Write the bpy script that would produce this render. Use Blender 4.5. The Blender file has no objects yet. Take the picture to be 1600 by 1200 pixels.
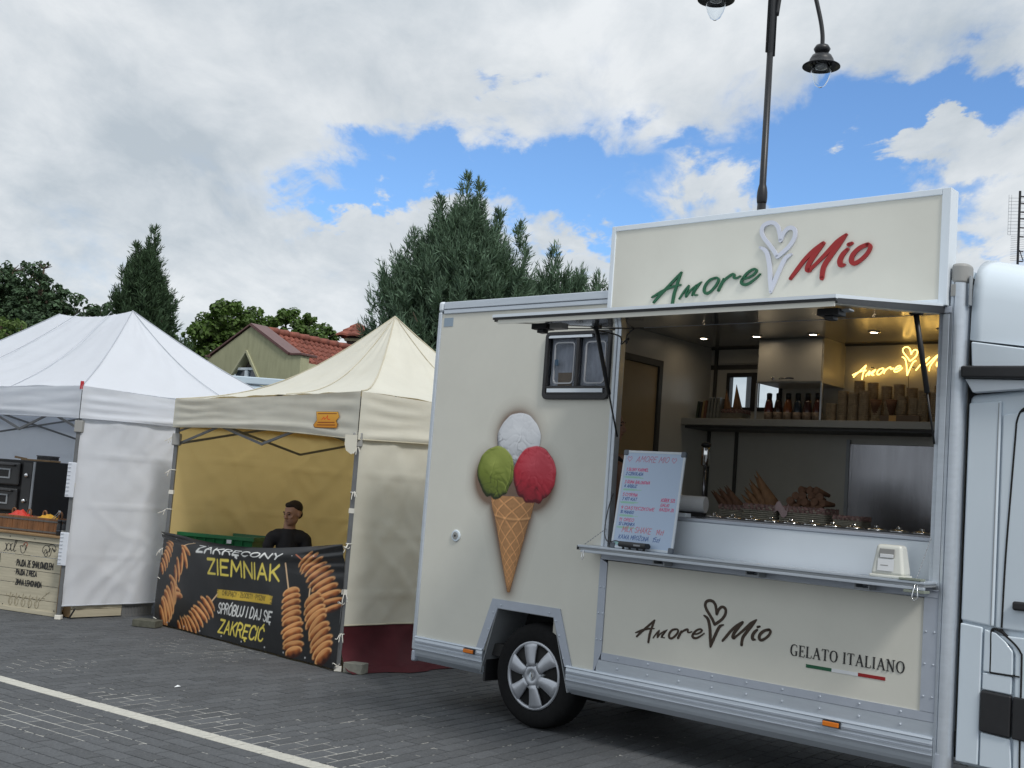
import bpy, bmesh, math, random
import numpy as np
from mathutils import Vector, Matrix, noise as mnoise
R = math.radians
rng = random.Random(7)
nrg = np.random.default_rng(11)
scene = bpy.context.scene
COL = scene.collection

# ------------------------------------------------------------------ camera
CAM_H = 1.5416
PITCH, ROLL, FPX = 0.0934, 0.0753, 1816.8
cd = bpy.data.cameras.new("camera")
cam = bpy.data.objects.new("camera", cd)
COL.objects.link(cam)
cd.sensor_fit = 'HORIZONTAL'
cd.sensor_width = 36.0
cd.lens = FPX / 1600 * 36
cd.clip_start = 0.05
cd.clip_end = 2000
_F = Vector((0, math.cos(PITCH), math.sin(PITCH)))
_U0 = Vector((0, -math.sin(PITCH), math.cos(PITCH)))
_R0 = Vector((1, 0, 0))
_Rt = _R0 * math.cos(ROLL) + _U0 * math.sin(ROLL)
_Up = _U0 * math.cos(ROLL) - _R0 * math.sin(ROLL)
mw = Matrix((( _Rt.x, _Up.x, -_F.x, 0), (_Rt.y, _Up.y, -_F.y, 0), (_Rt.z, _Up.z, -_F.z, CAM_H), (0, 0, 0, 1)))
cam.matrix_world = mw
scene.camera = cam

# ------------------------------------------------------------------ light
SUN_AZ = (0.50, -0.866)       # horizontal direction towards the sun
SUN_EL = R(48)
world = bpy.data.worlds.new("World")
scene.world = world
world.use_nodes = True
scene.view_settings.view_transform = 'Standard'
scene.view_settings.look = 'None'
scene.view_settings.gamma = 1
scene.view_settings.use_curve_mapping = False
scene.view_settings.exposure = 0.0


def build_world():
    nt = world.node_tree
    nt.nodes.clear()
    N = nt.nodes.new
    L = nt.links.new

    def math_(op, a, b=None, c=None, clamp=False):
        n = N('ShaderNodeMath')
        n.operation = op
        n.use_clamp = clamp
        for i, v in enumerate((a, b, c)):
            if v is None:
                continue
            if hasattr(v, 'links'):
                L(v, n.inputs[i])
            else:
                n.inputs[i].default_value = v
        return n.outputs[0]
    out = N('ShaderNodeOutputWorld')
    bg = N('ShaderNodeBackground')
    bg.inputs['Strength'].default_value = 0.1
    sky = N('ShaderNodeTexSky')
    sky.sky_type = 'NISHITA'
    sky.sun_disc = False
    sky.sun_elevation = SUN_EL
    sky.sun_rotation = math.atan2(SUN_AZ[0], SUN_AZ[1])
    sky.air_density = 1.0
    sky.dust_density = 0.3
    sky.ozone_density = 2.5
    tc = N('ShaderNodeTexCoord')
    sep = N('ShaderNodeSeparateXYZ')
    L(tc.outputs['Generated'], sep.inputs[0])
    x, y, z = sep.outputs
    az = math_('ARCTAN2', x, y)
    el = math_('ARCSINE', z)
    den = math_('ADD', math_('MAXIMUM', z, 0.0), 0.22)
    comb = N('ShaderNodeCombineXYZ')
    L(math_('DIVIDE', x, den), comb.inputs[0])
    L(math_('DIVIDE', y, den), comb.inputs[1])

    def noise(scale, detail, rough, off=(0, 0, 0), dist=0.0):
        m = N('ShaderNodeMapping')
        m.inputs['Location'].default_value = off
        m.inputs['Scale'].default_value = (1.0, 0.62, 1.0)
        L(comb.outputs[0], m.inputs[0])
        n = N('ShaderNodeTexNoise')
        n.inputs['Scale'].default_value = scale
        n.inputs['Detail'].default_value = detail
        n.inputs['Roughness'].default_value = rough
        n.inputs['Distortion'].default_value = dist
        L(m.outputs[0], n.inputs['Vector'])
        return n.outputs['Fac']
    n1 = noise(2.0, 10, 0.60, (3.1, 1.7, 0), 0.25)
    n2 = noise(2.1, 9, 0.58, (7.3, 4.2, 0), 0.3)
    n3 = noise(6.0, 10, 0.62, (1.3, 9.2, 0), 0.4)

    n4 = noise(9.0, 6, 0.6, (5.3, 2.2, 0), 0.2)
    azw = math_('ADD', az, math_('MULTIPLY', math_('SUBTRACT', n3, 0.5), 0.30))
    elw = math_('ADD', el, math_('MULTIPLY', math_('SUBTRACT', n4, 0.5), 0.13))

    def blob(a, e, w, h):
        d1 = math_('DIVIDE', math_('SUBTRACT', azw, a), w)
        d2 = math_('DIVIDE', math_('SUBTRACT', elw, e), h)
        s = math_('ADD', math_('MULTIPLY', d1, d1), math_('MULTIPLY', d2, d2))
        return math_('EXPONENT', math_('MULTIPLY', s, -1.0))
    gap = None
    for a, e, w, h, k in SKY_GAPS:
        t = math_('MULTIPLY', blob(a, e, w, h), k)
        gap = t if gap is None else math_('ADD', gap, t)
    cov = math_('ADD', math_('MULTIPLY', math_('SUBTRACT', n1, 0.5), 1.5), math_('MULTIPLY', math_('SUBTRACT', n3, 0.5), 0.9))
    cov = math_('ADD', cov, 0.58)
    cov = math_('SUBTRACT', cov, gap)
    mr = N('ShaderNodeMapRange')
    mr.interpolation_type = 'SMOOTHSTEP'
    L(cov, mr.inputs['Value'])
    mr.inputs['From Min'].default_value = -0.62
    mr.inputs['From Max'].default_value = 0.50
    mask = math_('MULTIPLY', mr.outputs[0], 0.97)
    # cloud body tone: soft grey bellies, white tops
    tone = math_('ADD', math_('MULTIPLY', n2, 0.80), math_('MULTIPLY', n3, 0.35))
    cr = N('ShaderNodeValToRGB')
    L(tone, cr.inputs[0])
    cr.color_ramp.elements[0].position = 0.44
    cr.color_ramp.elements[0].color = (5.0, 5.6, 6.1, 1)
    cr.color_ramp.elements[1].position = 0.70
    cr.color_ramp.elements[1].color = (8.3, 8.6, 8.8, 1)
    zen = N('ShaderNodeMapRange')
    L(z, zen.inputs['Value'])
    zen.inputs['From Min'].default_value = 0.35
    zen.inputs['From Max'].default_value = 1.0
    zen.inputs['To Min'].default_value = 1.0
    zen.inputs['To Max'].default_value = 1.5
    vm = N('ShaderNodeVectorMath')
    vm.operation = 'SCALE'
    L(cr.outputs[0], vm.inputs[0])
    L(zen.outputs[0], vm.inputs['Scale'])
    tint = N('ShaderNodeVectorMath')
    tint.operation = 'MULTIPLY'
    L(sky.outputs[0], tint.inputs[0])
    tint.inputs[1].default_value = SKY_TINT
    mix = N('ShaderNodeMix')
    mix.data_type = 'RGBA'
    L(mask, mix.inputs[0])
    L(tint.outputs[0], mix.inputs[6])
    L(vm.outputs[0], mix.inputs[7])
    L(mix.outputs[2], bg.inputs['Color'])
    L(bg.outputs[0], out.inputs[0])


SKY_TINT = (1.15, 1.45, 1.75)
# openings of blue sky between the clouds: azimuth, elevation, half widths (radians), depth
SKY_GAPS = [(-0.085, 0.272, 0.085, 0.026, 1.7), (-0.165, 0.240, 0.045, 0.022, 1.5), (0.045, 0.266, 0.085, 0.028, 1.6), (-0.017, 0.346, 0.016, 0.010, .7),
            (0.14, 0.305, 0.055, 0.018, 1.1), (0.255, 0.305, 0.065, 0.045, 1.6), (0.33, 0.345, 0.055, 0.020, 1.4), (0.40, 0.335, 0.035, 0.022, 1.3),
            (0.37, 0.262, 0.05, 0.018, .9), (0.265, 0.245, 0.05, 0.03, 1.2), (0.39, 0.222, 0.035, 0.014, 1.0), (0.05, 0.232, 0.035, 0.016, .8), (.11, .20, .05, .02, .8),
            (0.181, 0.268, 0.030, 0.020, -1.0), (0.335, 0.318, 0.030, 0.010, -1.2), (0.302, 0.300, 0.022, 0.010, -.9), (0.385, 0.288, 0.04, 0.013, -1.0),
            (0.05, 0.213, 0.04, 0.016, -.6), (-0.11, 0.225, 0.05, 0.018, -.8), (.075, .268, .03, .010, -.5), (.36, .24, .03, .01, -.6)]
build_world()
sd = bpy.data.lights.new("sun", 'SUN')
sd.energy = 2.1
sd.angle = R(11)
sd.color = (1.0, 0.965, 0.91)
sun = bpy.data.objects.new("sun", sd)
COL.objects.link(sun)
sdir = Vector((SUN_AZ[0] * math.cos(SUN_EL), SUN_AZ[1] * math.cos(SUN_EL), math.sin(SUN_EL)))
sun.rotation_euler = sdir.to_track_quat('Z', 'Y').to_euler()
sun.location = (5, -10, 20)


# ------------------------------------------------------------------ helpers
def tag(o, label=None, cat=None, group=None, kind=None):
    if label: o['label'] = label
    if cat: o['category'] = cat
    if group: o['group'] = group
    if kind: o['kind'] = kind
    return o


def thing(name, label, cat, loc=(0, 0, 0), rotz=0.0, group=None):
    o = bpy.data.objects.new(name, None)
    o.empty_display_size = 0.1
    COL.objects.link(o)
    o.location = loc
    o.rotation_euler = (0, 0, rotz)
    return tag(o, label, cat, group)


def smooth_obj(me):
    me.polygons.foreach_set('use_smooth', [True] * len(me.polygons))


class MB:
    """collects verts / faces, then links them as one mesh object"""
    def __init__(s):
        s.v = []
        s.f = []

    def add(s, vs, fs):
        b = len(s.v)
        s.v += [tuple(p) for p in vs]
        s.f += [tuple(i + b for i in f) for f in fs]
        return s

    def box(s, x0, x1, y0, y1, z0, z1):
        vs = [(x0, y0, z0), (x1, y0, z0), (x1, y1, z0), (x0, y1, z0), (x0, y0, z1), (x1, y0, z1), (x1, y1, z1), (x0, y1, z1)]
        return s.add(vs, [(0, 3, 2, 1), (4, 5, 6, 7), (0, 1, 5, 4), (1, 2, 6, 5), (2, 3, 7, 6), (3, 0, 4, 7)])

    def bar(s, p0, p1, w, h=None):
        """square bar between two points"""
        h = h or w
        p0, p1 = Vector(p0), Vector(p1)
        d = (p1 - p0).normalized()
        up = Vector((0, 0, 1)) if abs(d.z) < .95 else Vector((0, 1, 0))
        a = d.cross(up).normalized() * w / 2
        b = a.cross(d).normalized() * h / 2
        vs = []
        for p in (p0, p1):
            vs += [p + a + b, p - a + b, p - a - b, p + a - b]
        return s.add(vs, [(0, 1, 2, 3), (7, 6, 5, 4), (0, 4, 5, 1), (1, 5, 6, 2), (2, 6, 7, 3), (3, 7, 4, 0)])

    def tube(s, pts, r, seg=8, cap=True):
        pts = [Vector(p) for p in pts]
        n = len(pts)
        rr = r if hasattr(r, '__len__') else [r] * n
        base = len(s.v)
        prev = None
        for i, p in enumerate(pts):
            d = (pts[min(i + 1, n - 1)] - pts[max(i - 1, 0)])
            if d.length < 1e-9: d = Vector((0, 0, 1))
            d.normalize()
            if prev is None:
                up = Vector((0, 0, 1)) if abs(d.z) < .9 else Vector((1, 0, 0))
                a = d.cross(up).normalized()
            else:
                a = (prev - d * prev.dot(d))
                if a.length < 1e-6: a = d.cross(Vector((0, 0, 1)))
                a.normalize()
            prev = a
            b = d.cross(a)
            for k in range(seg):
                t = 2 * math.pi * k / seg
                s.v.append(tuple(p + (a * math.cos(t) + b * math.sin(t)) * rr[i]))
        for i in range(n - 1):
            for k in range(seg):
                k2 = (k + 1) % seg
                s.f.append((base + i * seg + k, base + i * seg + k2, base + (i + 1) * seg + k2, base + (i + 1) * seg + k))
        if cap:
            s.f.append(tuple(base + k for k in reversed(range(seg))))
            s.f.append(tuple(base + (n - 1) * seg + k for k in range(seg)))
        return s

    def lathe(s, prof, seg=24, axis='Z', c=(0, 0, 0), a0=0.0, cap=True):
        """prof: list of (r, h)"""
        base = len(s.v)
        for r, h in prof:
            for k in range(seg):
                t = a0 + 2 * math.pi * k / seg
                a, b = r * math.cos(t), r * math.sin(t)
                if axis == 'Z': p = (c[0] + a, c[1] + b, c[2] + h)
                elif axis == 'Y': p = (c[0] + a, c[1] + h, c[2] + b)
                else: p = (c[0] + h, c[1] + a, c[2] + b)
                s.v.append(p)
        for i in range(len(prof) - 1):
            for k in range(seg):
                k2 = (k + 1) % seg
                q = (base + i * seg + k, base + i * seg + k2, base + (i + 1) * seg + k2, base + (i + 1) * seg + k)
                s.f.append(q if axis != 'Y' else q[::-1])
        if not cap: return s
        s.f.append(tuple(base + k for k in (range(seg) if axis == 'Y' else reversed(range(seg)))))
        s.f.append(tuple(base + (len(prof) - 1) * seg + k for k in (reversed(range(seg)) if axis == 'Y' else range(seg))))
        return s

    def prism(s, poly, d0, d1, axis='Y'):
        """poly in the plane perpendicular to axis, extruded d0..d1.  Y: (x,z)   X: (y,z)   Z: (x,y)"""
        def P(a, b, d):
            return {'Y': (a, d, b), 'X': (d, a, b), 'Z': (a, b, d)}[axis]
        n = len(poly)
        b = len(s.v)
        s.v += [P(*p, d0) for p in poly] + [P(*p, d1) for p in poly]
        s.f.append(tuple(b + i for i in range(n)))
        s.f.append(tuple(b + n + i for i in reversed(range(n))))
        for i in range(n):
            j = (i + 1) % n
            s.f.append((b + i, b + n + i, b + n + j, b + j))
        return s

    def ribbon(s, pts, ws, y0, y1):
        """flat stroke in the XZ plane, front at y0 and back at y1"""
        n = len(pts)
        Lf, Rt = [], []
        for i in range(n):
            a = pts[max(i - 1, 0)]
            c = pts[min(i + 1, n - 1)]
            dx, dz = c[0] - a[0], c[1] - a[1]
            l = math.hypot(dx, dz) or 1
            nx, nz = -dz / l, dx / l
            w = ws[i] / 2
            Lf.append((pts[i][0] + nx * w, pts[i][1] + nz * w))
            Rt.append((pts[i][0] - nx * w, pts[i][1] - nz * w))
        b = len(s.v)
        for y in (y0, y1):
            for i in range(n):
                s.v.append((Lf[i][0], y, Lf[i][1]))
                s.v.append((Rt[i][0], y, Rt[i][1]))
        m = 2 * n
        for i in range(n - 1):
            k = b + 2 * i
            s.f.append((k, k + 1, k + 3, k + 2))
            s.f.append((k + m, k + m + 2, k + m + 3, k + m + 1))
            s.f.append((k, k + 2, k + m + 2, k + m))
            s.f.append((k + 1, k + m + 1, k + m + 3, k + 3))
        s.f.append((b, b + m, b + m + 1, b + 1))
        k = b + 2 * n - 2
        s.f.append((k, k + 1, k + m + 1, k + m))
        return s

    def build(s, name, mat, parent=None, bevel=0.0, smooth=False, seg=2, fixn=True, solid=0.0, sub=0):
        me = bpy.data.meshes.new(name)
        me.from_pydata(s.v, [], s.f)
        if fixn:
            bm = bmesh.new()
            bm.from_mesh(me)
            bmesh.ops.recalc_face_normals(bm, faces=bm.faces)
            bm.to_mesh(me)
            bm.free()
        me.materials.append(mat)
        o = bpy.data.objects.new(name, me)
        COL.objects.link(o)
        if parent: o.parent = parent
        if smooth: smooth_obj(me)
        if sub:
            md = o.modifiers.new('sub', 'SUBSURF')
            md.levels = md.render_levels = sub
        if solid:
            md = o.modifiers.new('solid', 'SOLIDIFY')
            md.thickness = solid
            md.offset = 0
        if bevel:
            md = o.modifiers.new('bevel', 'BEVEL')
            md.width = bevel
            md.segments = seg
            md.limit_method = 'ANGLE'
            md.angle_limit = R(35)
            if seg > 1 and not smooth:
                smooth_obj(me)
                md.harden_normals = True
        return o


def cat_rom(pts, ws=None, sub=6):
    P = [np.array(p, float) for p in pts]
    W = list(ws) if ws is not None else [1] * len(P)
    out, ow = [], []
    n = len(P)
    for i in range(n - 1):
        p0, p1, p2, p3 = P[max(i - 1, 0)], P[i], P[i + 1], P[min(i + 2, n - 1)]
        for k in range(sub):
            t = k / sub
            out.append(tuple(0.5 * ((2 * p1) + (-p0 + p2) * t + (2 * p0 - 5 * p1 + 4 * p2 - p3) * t * t + (-p0 + 3 * p1 - 3 * p2 + p3) * t ** 3)))
            ow.append(W[i] * (1 - t) + W[i + 1] * t)
    out.append(tuple(P[-1]))
    ow.append(W[-1])
    return out, ow


# ------------------------------------------------------------------ materials
def mat(name, col, rough=0.5, metal=0.0, var=0.0, vs=6.0, bump=0.0, bs=60.0, trans=0.0, tcol=None, spec=0.5,
        coat=0.0, emit=None, es=1.0, rand=0.0, dirt=None, dirt_s=2.0, dirt_a=0.3, stretch=None, isl=0.0, grit=None):
    m = bpy.data.materials.new(name)
    m.use_nodes = True
    nt = m.node_tree
    N, L = nt.nodes.new, nt.links.new
    b = nt.nodes['Principled BSDF']
    b.inputs['Roughness'].default_value = rough
    b.inputs['Metallic'].default_value = metal
    b.inputs['Specular IOR Level'].default_value = spec
    b.inputs['Coat Weight'].default_value = coat
    b.inputs['Coat Roughness'].default_value = 0.08
    tc = N('ShaderNodeTexCoord')
    vec = tc.outputs['Object']
    if stretch:
        mp = N('ShaderNodeMapping')
        mp.inputs['Scale'].default_value = stretch
        L(vec, mp.inputs[0])
        vec = mp.outputs[0]
    cur = None

    def scale_col(c_in, fac):
        n = N('ShaderNodeVectorMath')
        n.operation = 'SCALE'
        if hasattr(c_in, 'links'): L(c_in, n.inputs[0])
        else: n.inputs[0].default_value = c_in[:3]
        L(fac, n.inputs['Scale'])
        return n.outputs[0]

    def maprange(s, lo, hi, a=0.0, c=1.0):
        n = N('ShaderNodeMapRange')
        L(s, n.inputs['Value'])
        n.inputs['From Min'].default_value = a
        n.inputs['From Max'].default_value = c
        n.inputs['To Min'].default_value = lo
        n.inputs['To Max'].default_value = hi
        return n.outputs[0]
    cur = tuple(col)
    if var:
        n = N('ShaderNodeTexNoise')
        n.inputs['Scale'].default_value = vs
        n.inputs['Detail'].default_value = 6
        n.inputs['Roughness'].default_value = 0.6
        L(vec, n.inputs['Vector'])
        cur = scale_col(cur, maprange(n.outputs['Fac'], 1 - var, 1 + var, 0.28, 0.72))
    if rand:
        oi = N('ShaderNodeObjectInfo')
        cur = scale_col(cur, maprange(oi.outputs['Random'], 1 - rand, 1 + rand))
    if isl:
        g = N('ShaderNodeNewGeometry')
        cur = scale_col(cur, maprange(g.outputs['Random Per Island'], 1 - isl, 1 + isl))
    if dirt:
        n = N('ShaderNodeTexNoise')
        n.inputs['Scale'].default_value = dirt_s
        n.inputs['Detail'].default_value = 8
        n.inputs['Roughness'].default_value = 0.7
        L(vec, n.inputs['Vector'])
        f = maprange(n.outputs['Fac'], 0, dirt_a, 0.5, 0.75)
        mx = N('ShaderNodeMix')
        mx.data_type = 'RGBA'
        L(f, mx.inputs[0])
        if hasattr(cur, 'links'): L(cur, mx.inputs[6])
        else: mx.inputs[6].default_value = (*cur[:3], 1)
        mx.inputs[7].default_value = (*dirt, 1)
        cur = mx.outputs[2]
    if grit:
        n = N('ShaderNodeTexNoise')
        n.inputs['Scale'].default_value = grit[0]
        n.inputs['Detail'].default_value = 3
        n.inputs['Roughness'].default_value = 0.7
        g2 = N('ShaderNodeNewGeometry')
        L(g2.outputs['Position'], n.inputs['Vector'])
        f = maprange(n.outputs['Fac'], 0, grit[2], 0.58, 0.70)
        mx = N('ShaderNodeMix')
        mx.data_type = 'RGBA'
        L(f, mx.inputs[0])
        if hasattr(cur, 'links'): L(cur, mx.inputs[6])
        else: mx.inputs[6].default_value = (*cur[:3], 1)
        mx.inputs[7].default_value = (*grit[1], 1)
        cur = mx.outputs[2]
    if hasattr(cur, 'links'): L(cur, b.inputs['Base Color'])
    else: b.inputs['Base Color'].default_value = (*cur[:3], 1)
    nrm = None
    if bump:
        n = N('ShaderNodeTexNoise')
        n.inputs['Scale'].default_value = bs
        n.inputs['Detail'].default_value = 5
        L(vec, n.inputs['Vector'])
        bp = N('ShaderNodeBump')
        bp.inputs['Strength'].default_value = bump
        bp.inputs['Distance'].default_value = 0.01
        L(n.outputs['Fac'], bp.inputs['Height'])
        L(bp.outputs[0], b.inputs['Normal'])
        nrm = bp.outputs[0]
    if emit:
        b.inputs['Emission Color'].default_value = (*emit, 1)
        b.inputs['Emission Strength'].default_value = es
    if trans:
        t = N('ShaderNodeBsdfTranslucent')
        t.inputs['Color'].default_value = (*(tcol or col), 1)
        if nrm: L(nrm, t.inputs['Normal'])
        mx = N('ShaderNodeMixShader')
        mx.inputs[0].default_value = trans
        L(b.outputs[0], mx.inputs[1])
        L(t.outputs[0], mx.inputs[2])
        L(mx.outputs[0], nt.nodes['Material Output'].inputs['Surface'])
    return m


def mat_attr(name, rough=0.6, bump=0.0, bs=80, alpha=False, spec=0.4):
    """printed artwork: colour from the mesh's own 'art' attribute"""
    m = bpy.data.materials.new(name)
    m.use_nodes = True
    nt = m.node_tree
    N, L = nt.nodes.new, nt.links.new
    b = nt.nodes['Principled BSDF']
    b.inputs['Roughness'].default_value = rough
    b.inputs['Specular IOR Level'].default_value = spec
    a = N('ShaderNodeAttribute')
    a.attribute_name = 'art'
    L(a.outputs['Color'], b.inputs['Base Color'])
    if alpha: L(a.outputs['Alpha'], b.inputs['Alpha'])
    if bump:
        tc = N('ShaderNodeTexCoord')
        n = N('ShaderNodeTexNoise')
        n.inputs['Scale'].default_value = bs
        L(tc.outputs['Object'], n.inputs['Vector'])
        bp = N('ShaderNodeBump')
        bp.inputs['Strength'].default_value = bump
        bp.inputs['Distance'].default_value = 0.01
        L(n.outputs['Fac'], bp.inputs['Height'])
        L(bp.outputs[0], b.inputs['Normal'])
    return m


def glass_mat(name, tint=(0.9, 0.95, 0.97), rough=0.0):
    m = bpy.data.materials.new(name)
    m.use_nodes = True
    b = m.node_tree.nodes['Principled BSDF']
    b.inputs['Base Color'].default_value = (*tint, 1)
    b.inputs['Transmission Weight'].default_value = 1.0
    b.inputs['Roughness'].default_value = rough
    b.inputs['IOR'].default_value = 1.15
    return m


def srgb(r, g, b):
    return tuple(((c / 255) / 12.92 if c / 255 <= .04045 else ((c / 255 + .055) / 1.055) ** 2.4) for c in (r, g, b))


M_cream = mat('cream_panel', (0.665, 0.655, 0.585), 0.36, var=0.035, vs=2.5, bump=0.10, bs=2.2, dirt=(0.52, 0.50, 0.43), dirt_s=1.6, dirt_a=.16)
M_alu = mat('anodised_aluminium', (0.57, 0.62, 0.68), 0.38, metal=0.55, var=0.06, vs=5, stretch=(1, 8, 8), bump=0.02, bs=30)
M_alu2 = mat('aluminium_trim', (0.46, 0.50, 0.57), 0.45, metal=0.35, var=0.05, vs=9)
M_aludk = mat('dull_aluminium', (0.32, 0.34, 0.36), 0.5, metal=0.4, var=0.1, vs=9)
M_greycap = mat('grey_plastic', (0.30, 0.30, 0.29), 0.5, var=0.06)
M_black = mat('black_plastic', (0.018, 0.018, 0.02), 0.45, var=0.15, vs=30)
M_rubber = mat('tyre_rubber', (0.010, 0.010, 0.0105), 0.85, spec=.2, var=0.25, vs=25, bump=0.15, bs=90)
M_white = mat('white_paint', (0.66, 0.74, 0.81), 0.22, coat=0.3, var=0.02, vs=2)
M_whitemat = mat('white_panel', (0.70, 0.76, 0.82), 0.4, var=0.02, vs=3)
M_mirror = mat('polished_lining', (0.36, 0.36, 0.35), 0.10, metal=0.75, var=0.04)
M_ceil = mat('ceiling_laminate', (0.34, 0.33, 0.30), 0.20, metal=0.35, var=0.04)
M_inner = mat('interior_laminate', (0.50, 0.49, 0.44), 0.35, var=0.05, vs=4, bump=0.03, bs=120)
M_innerdk = mat('interior_dark_trim', (0.06, 0.06, 0.055), 0.5)
M_tan = mat('tan_door_panel', (0.34, 0.25, 0.13), 0.4, var=0.06)
M_steel = mat('brushed_steel', (0.28, 0.28, 0.30), 0.20, metal=0.9, var=0.12, vs=3, stretch=(8, 8, 1), bump=0.04, bs=20)
M_chrome = mat('bright_steel', (0.8, 0.8, 0.8), 0.12, metal=1.0)
M_orange = mat('amber_lens', (0.75, 0.20, 0.015), 0.2, coat=0.4)
M_hub = mat('silver_wheel_cover', (0.48, 0.50, 0.54), 0.32, metal=0.5, var=0.06, vs=8)
M_hole = mat('dark_recess', (0.012, 0.012, 0.012), 0.8)
M_under = mat('underbody', (0.02, 0.02, 0.02), 0.8, var=0.3, vs=9)
M_green = mat('green_letter', (0.012, 0.10, 0.045), 0.35)
M_red = mat('red_letter', (0.30, 0.014, 0.014), 0.35)
M_silver = mat('silver_letter', (0.62, 0.64, 0.72), 0.3, metal=0.2)
M_brown = mat('dark_bronze_letter', (0.045, 0.026, 0.014), 0.4, var=0.3, vs=30)
M_blackprint = mat('black_print', (0.02, 0.02, 0.02), 0.5)
M_flagw = mat('flag_white', (0.72, 0.74, 0.76), 0.4)
LOGO={'A':[([(0.047,-0.028),(0.085,0.011),(0.139,0.059),(0.197,0.111),(0.243,0.153)],[0.8,1,1,1,0.7]),([(0.24,0.149),(0.224,0.105),(0.207,0.053),(0.195,0.005),(0.186,-0.064)],[0.8,1,1.1,1.2,1]),([(0.029,0.006),(0.055,0.017),(0.105,0.041),(0.178,0.064),(0.244,0.074)],[0.5,0.8,0.9,0.9,0.5])],'m':[([(0.303,0.066),(0.298,0.042),(0.286,0.019),(0.285,-0.006)],[0.49,0.63,0.63,0.49]),([(0.358,0.065),(0.353,0.044),(0.337,0.024),(0.329,0.001)],[0.49,0.63,0.63,0.49]),([(0.238,-0.015),(0.26,0.016),(0.281,0.043),(0.303,0.066)],[0.63,0.7,0.7,0.49]),([(0.288,-0.004),(0.31,0.027),(0.333,0.047),(0.358,0.065)],[0.63,0.7,0.63,0.49]),([(0.326,0.036),(0.357,0.063),(0.394,0.083)],[0.35,0.49,0.35]),([(0.386,0.076),(0.363,0.048),(0.343,0.021),(0.345,0.004),(0.369,0.003)],[0.49,0.7,0.7,0.7,0.42])],'o':[([(0.487,0.1),(0.453,0.09),(0.423,0.059),(0.416,0.026),(0.432,0.008),(0.463,0.018),(0.499,0.054),(0.515,0.086),(0.503,0.101),(0.487,0.1)],[0.8,0.9,1,1,1,0.9,0.9,0.9,0.8,0.8])],'r':[([(0.517,0.021),(0.534,0.056),(0.551,0.09)],[1,1.1,0.8]),([(0.535,0.061),(0.567,0.092),(0.606,0.114),(0.622,0.112),(0.62,0.093),(0.639,0.09),(0.665,0.101)],[0.6,0.9,0.9,0.8,0.8,0.7,0.5])],'e':[([(0.681,0.081),(0.722,0.088),(0.761,0.109),(0.772,0.129),(0.75,0.136),(0.715,0.119),(0.686,0.089),(0.674,0.062),(0.692,0.047),(0.724,0.051),(0.768,0.078),(0.799,0.104)],[0.7,0.7,0.8,0.9,0.8,0.9,1,1.1,1.1,0.9,0.7,0.5])],'heart':[([(0.921,0.295),(0.913,0.337),(0.898,0.38),(0.87,0.406),(0.834,0.409),(0.803,0.394),(0.793,0.362),(0.809,0.324),(0.847,0.279),(0.88,0.238),(0.905,0.199)],[0.9,0.9,0.9,0.9,0.9,0.9,0.9,0.9,0.9,0.9,0.9]),([(0.921,0.295),(0.938,0.337),(0.966,0.364),(0.994,0.364),(1.013,0.342),(1.009,0.301),(0.982,0.259),(0.945,0.227),(0.905,0.199)],[0.9,0.9,0.9,0.9,0.9,0.9,0.9,0.9,0.9])],'cone':[([(0.787,0.266),(0.819,0.249),(0.841,0.216),(0.859,0.141),(0.867,0.067),(0.874,-0.01)],[0.5,0.9,1,1,1,0.6]),([(0.874,-0.01),(0.896,0.052),(0.922,0.114),(0.944,0.162),(0.965,0.192),(0.998,0.208)],[0.6,1,1,1,0.9,0.4])],'M':[([(0.998,0.063),(1.039,0.114),(1.084,0.169),(1.139,0.218),(1.195,0.256)],[0.8,1,1,1.1,0.9]),([(1.195,0.255),(1.149,0.2),(1.112,0.145),(1.102,0.11),(1.117,0.103)],[0.9,1.2,1.2,1.2,1]),([(1.109,0.101),(1.153,0.137),(1.215,0.194),(1.277,0.255),(1.332,0.294)],[0.9,0.8,1,1.1,0.6]),([(1.328,0.29),(1.287,0.237),(1.24,0.175),(1.203,0.116),(1.195,0.053)],[0.7,1.2,1.2,1.2,1.1])],'i':[([(1.345,0.208),(1.318,0.182),(1.301,0.148),(1.307,0.121),(1.33,0.12)],[0.8,1.1,1.2,1.2,0.6]),([(1.348,0.234),(1.369,0.241)],[0.9,0.7])],'O':[([(1.46,0.225),(1.416,0.209),(1.377,0.173),(1.37,0.138),(1.389,0.123),(1.424,0.139),(1.462,0.174),(1.478,0.208),(1.467,0.224),(1.46,0.225)],[0.9,1,1.1,1.1,1,0.9,0.9,0.9,0.9,0.9])]}
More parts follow.
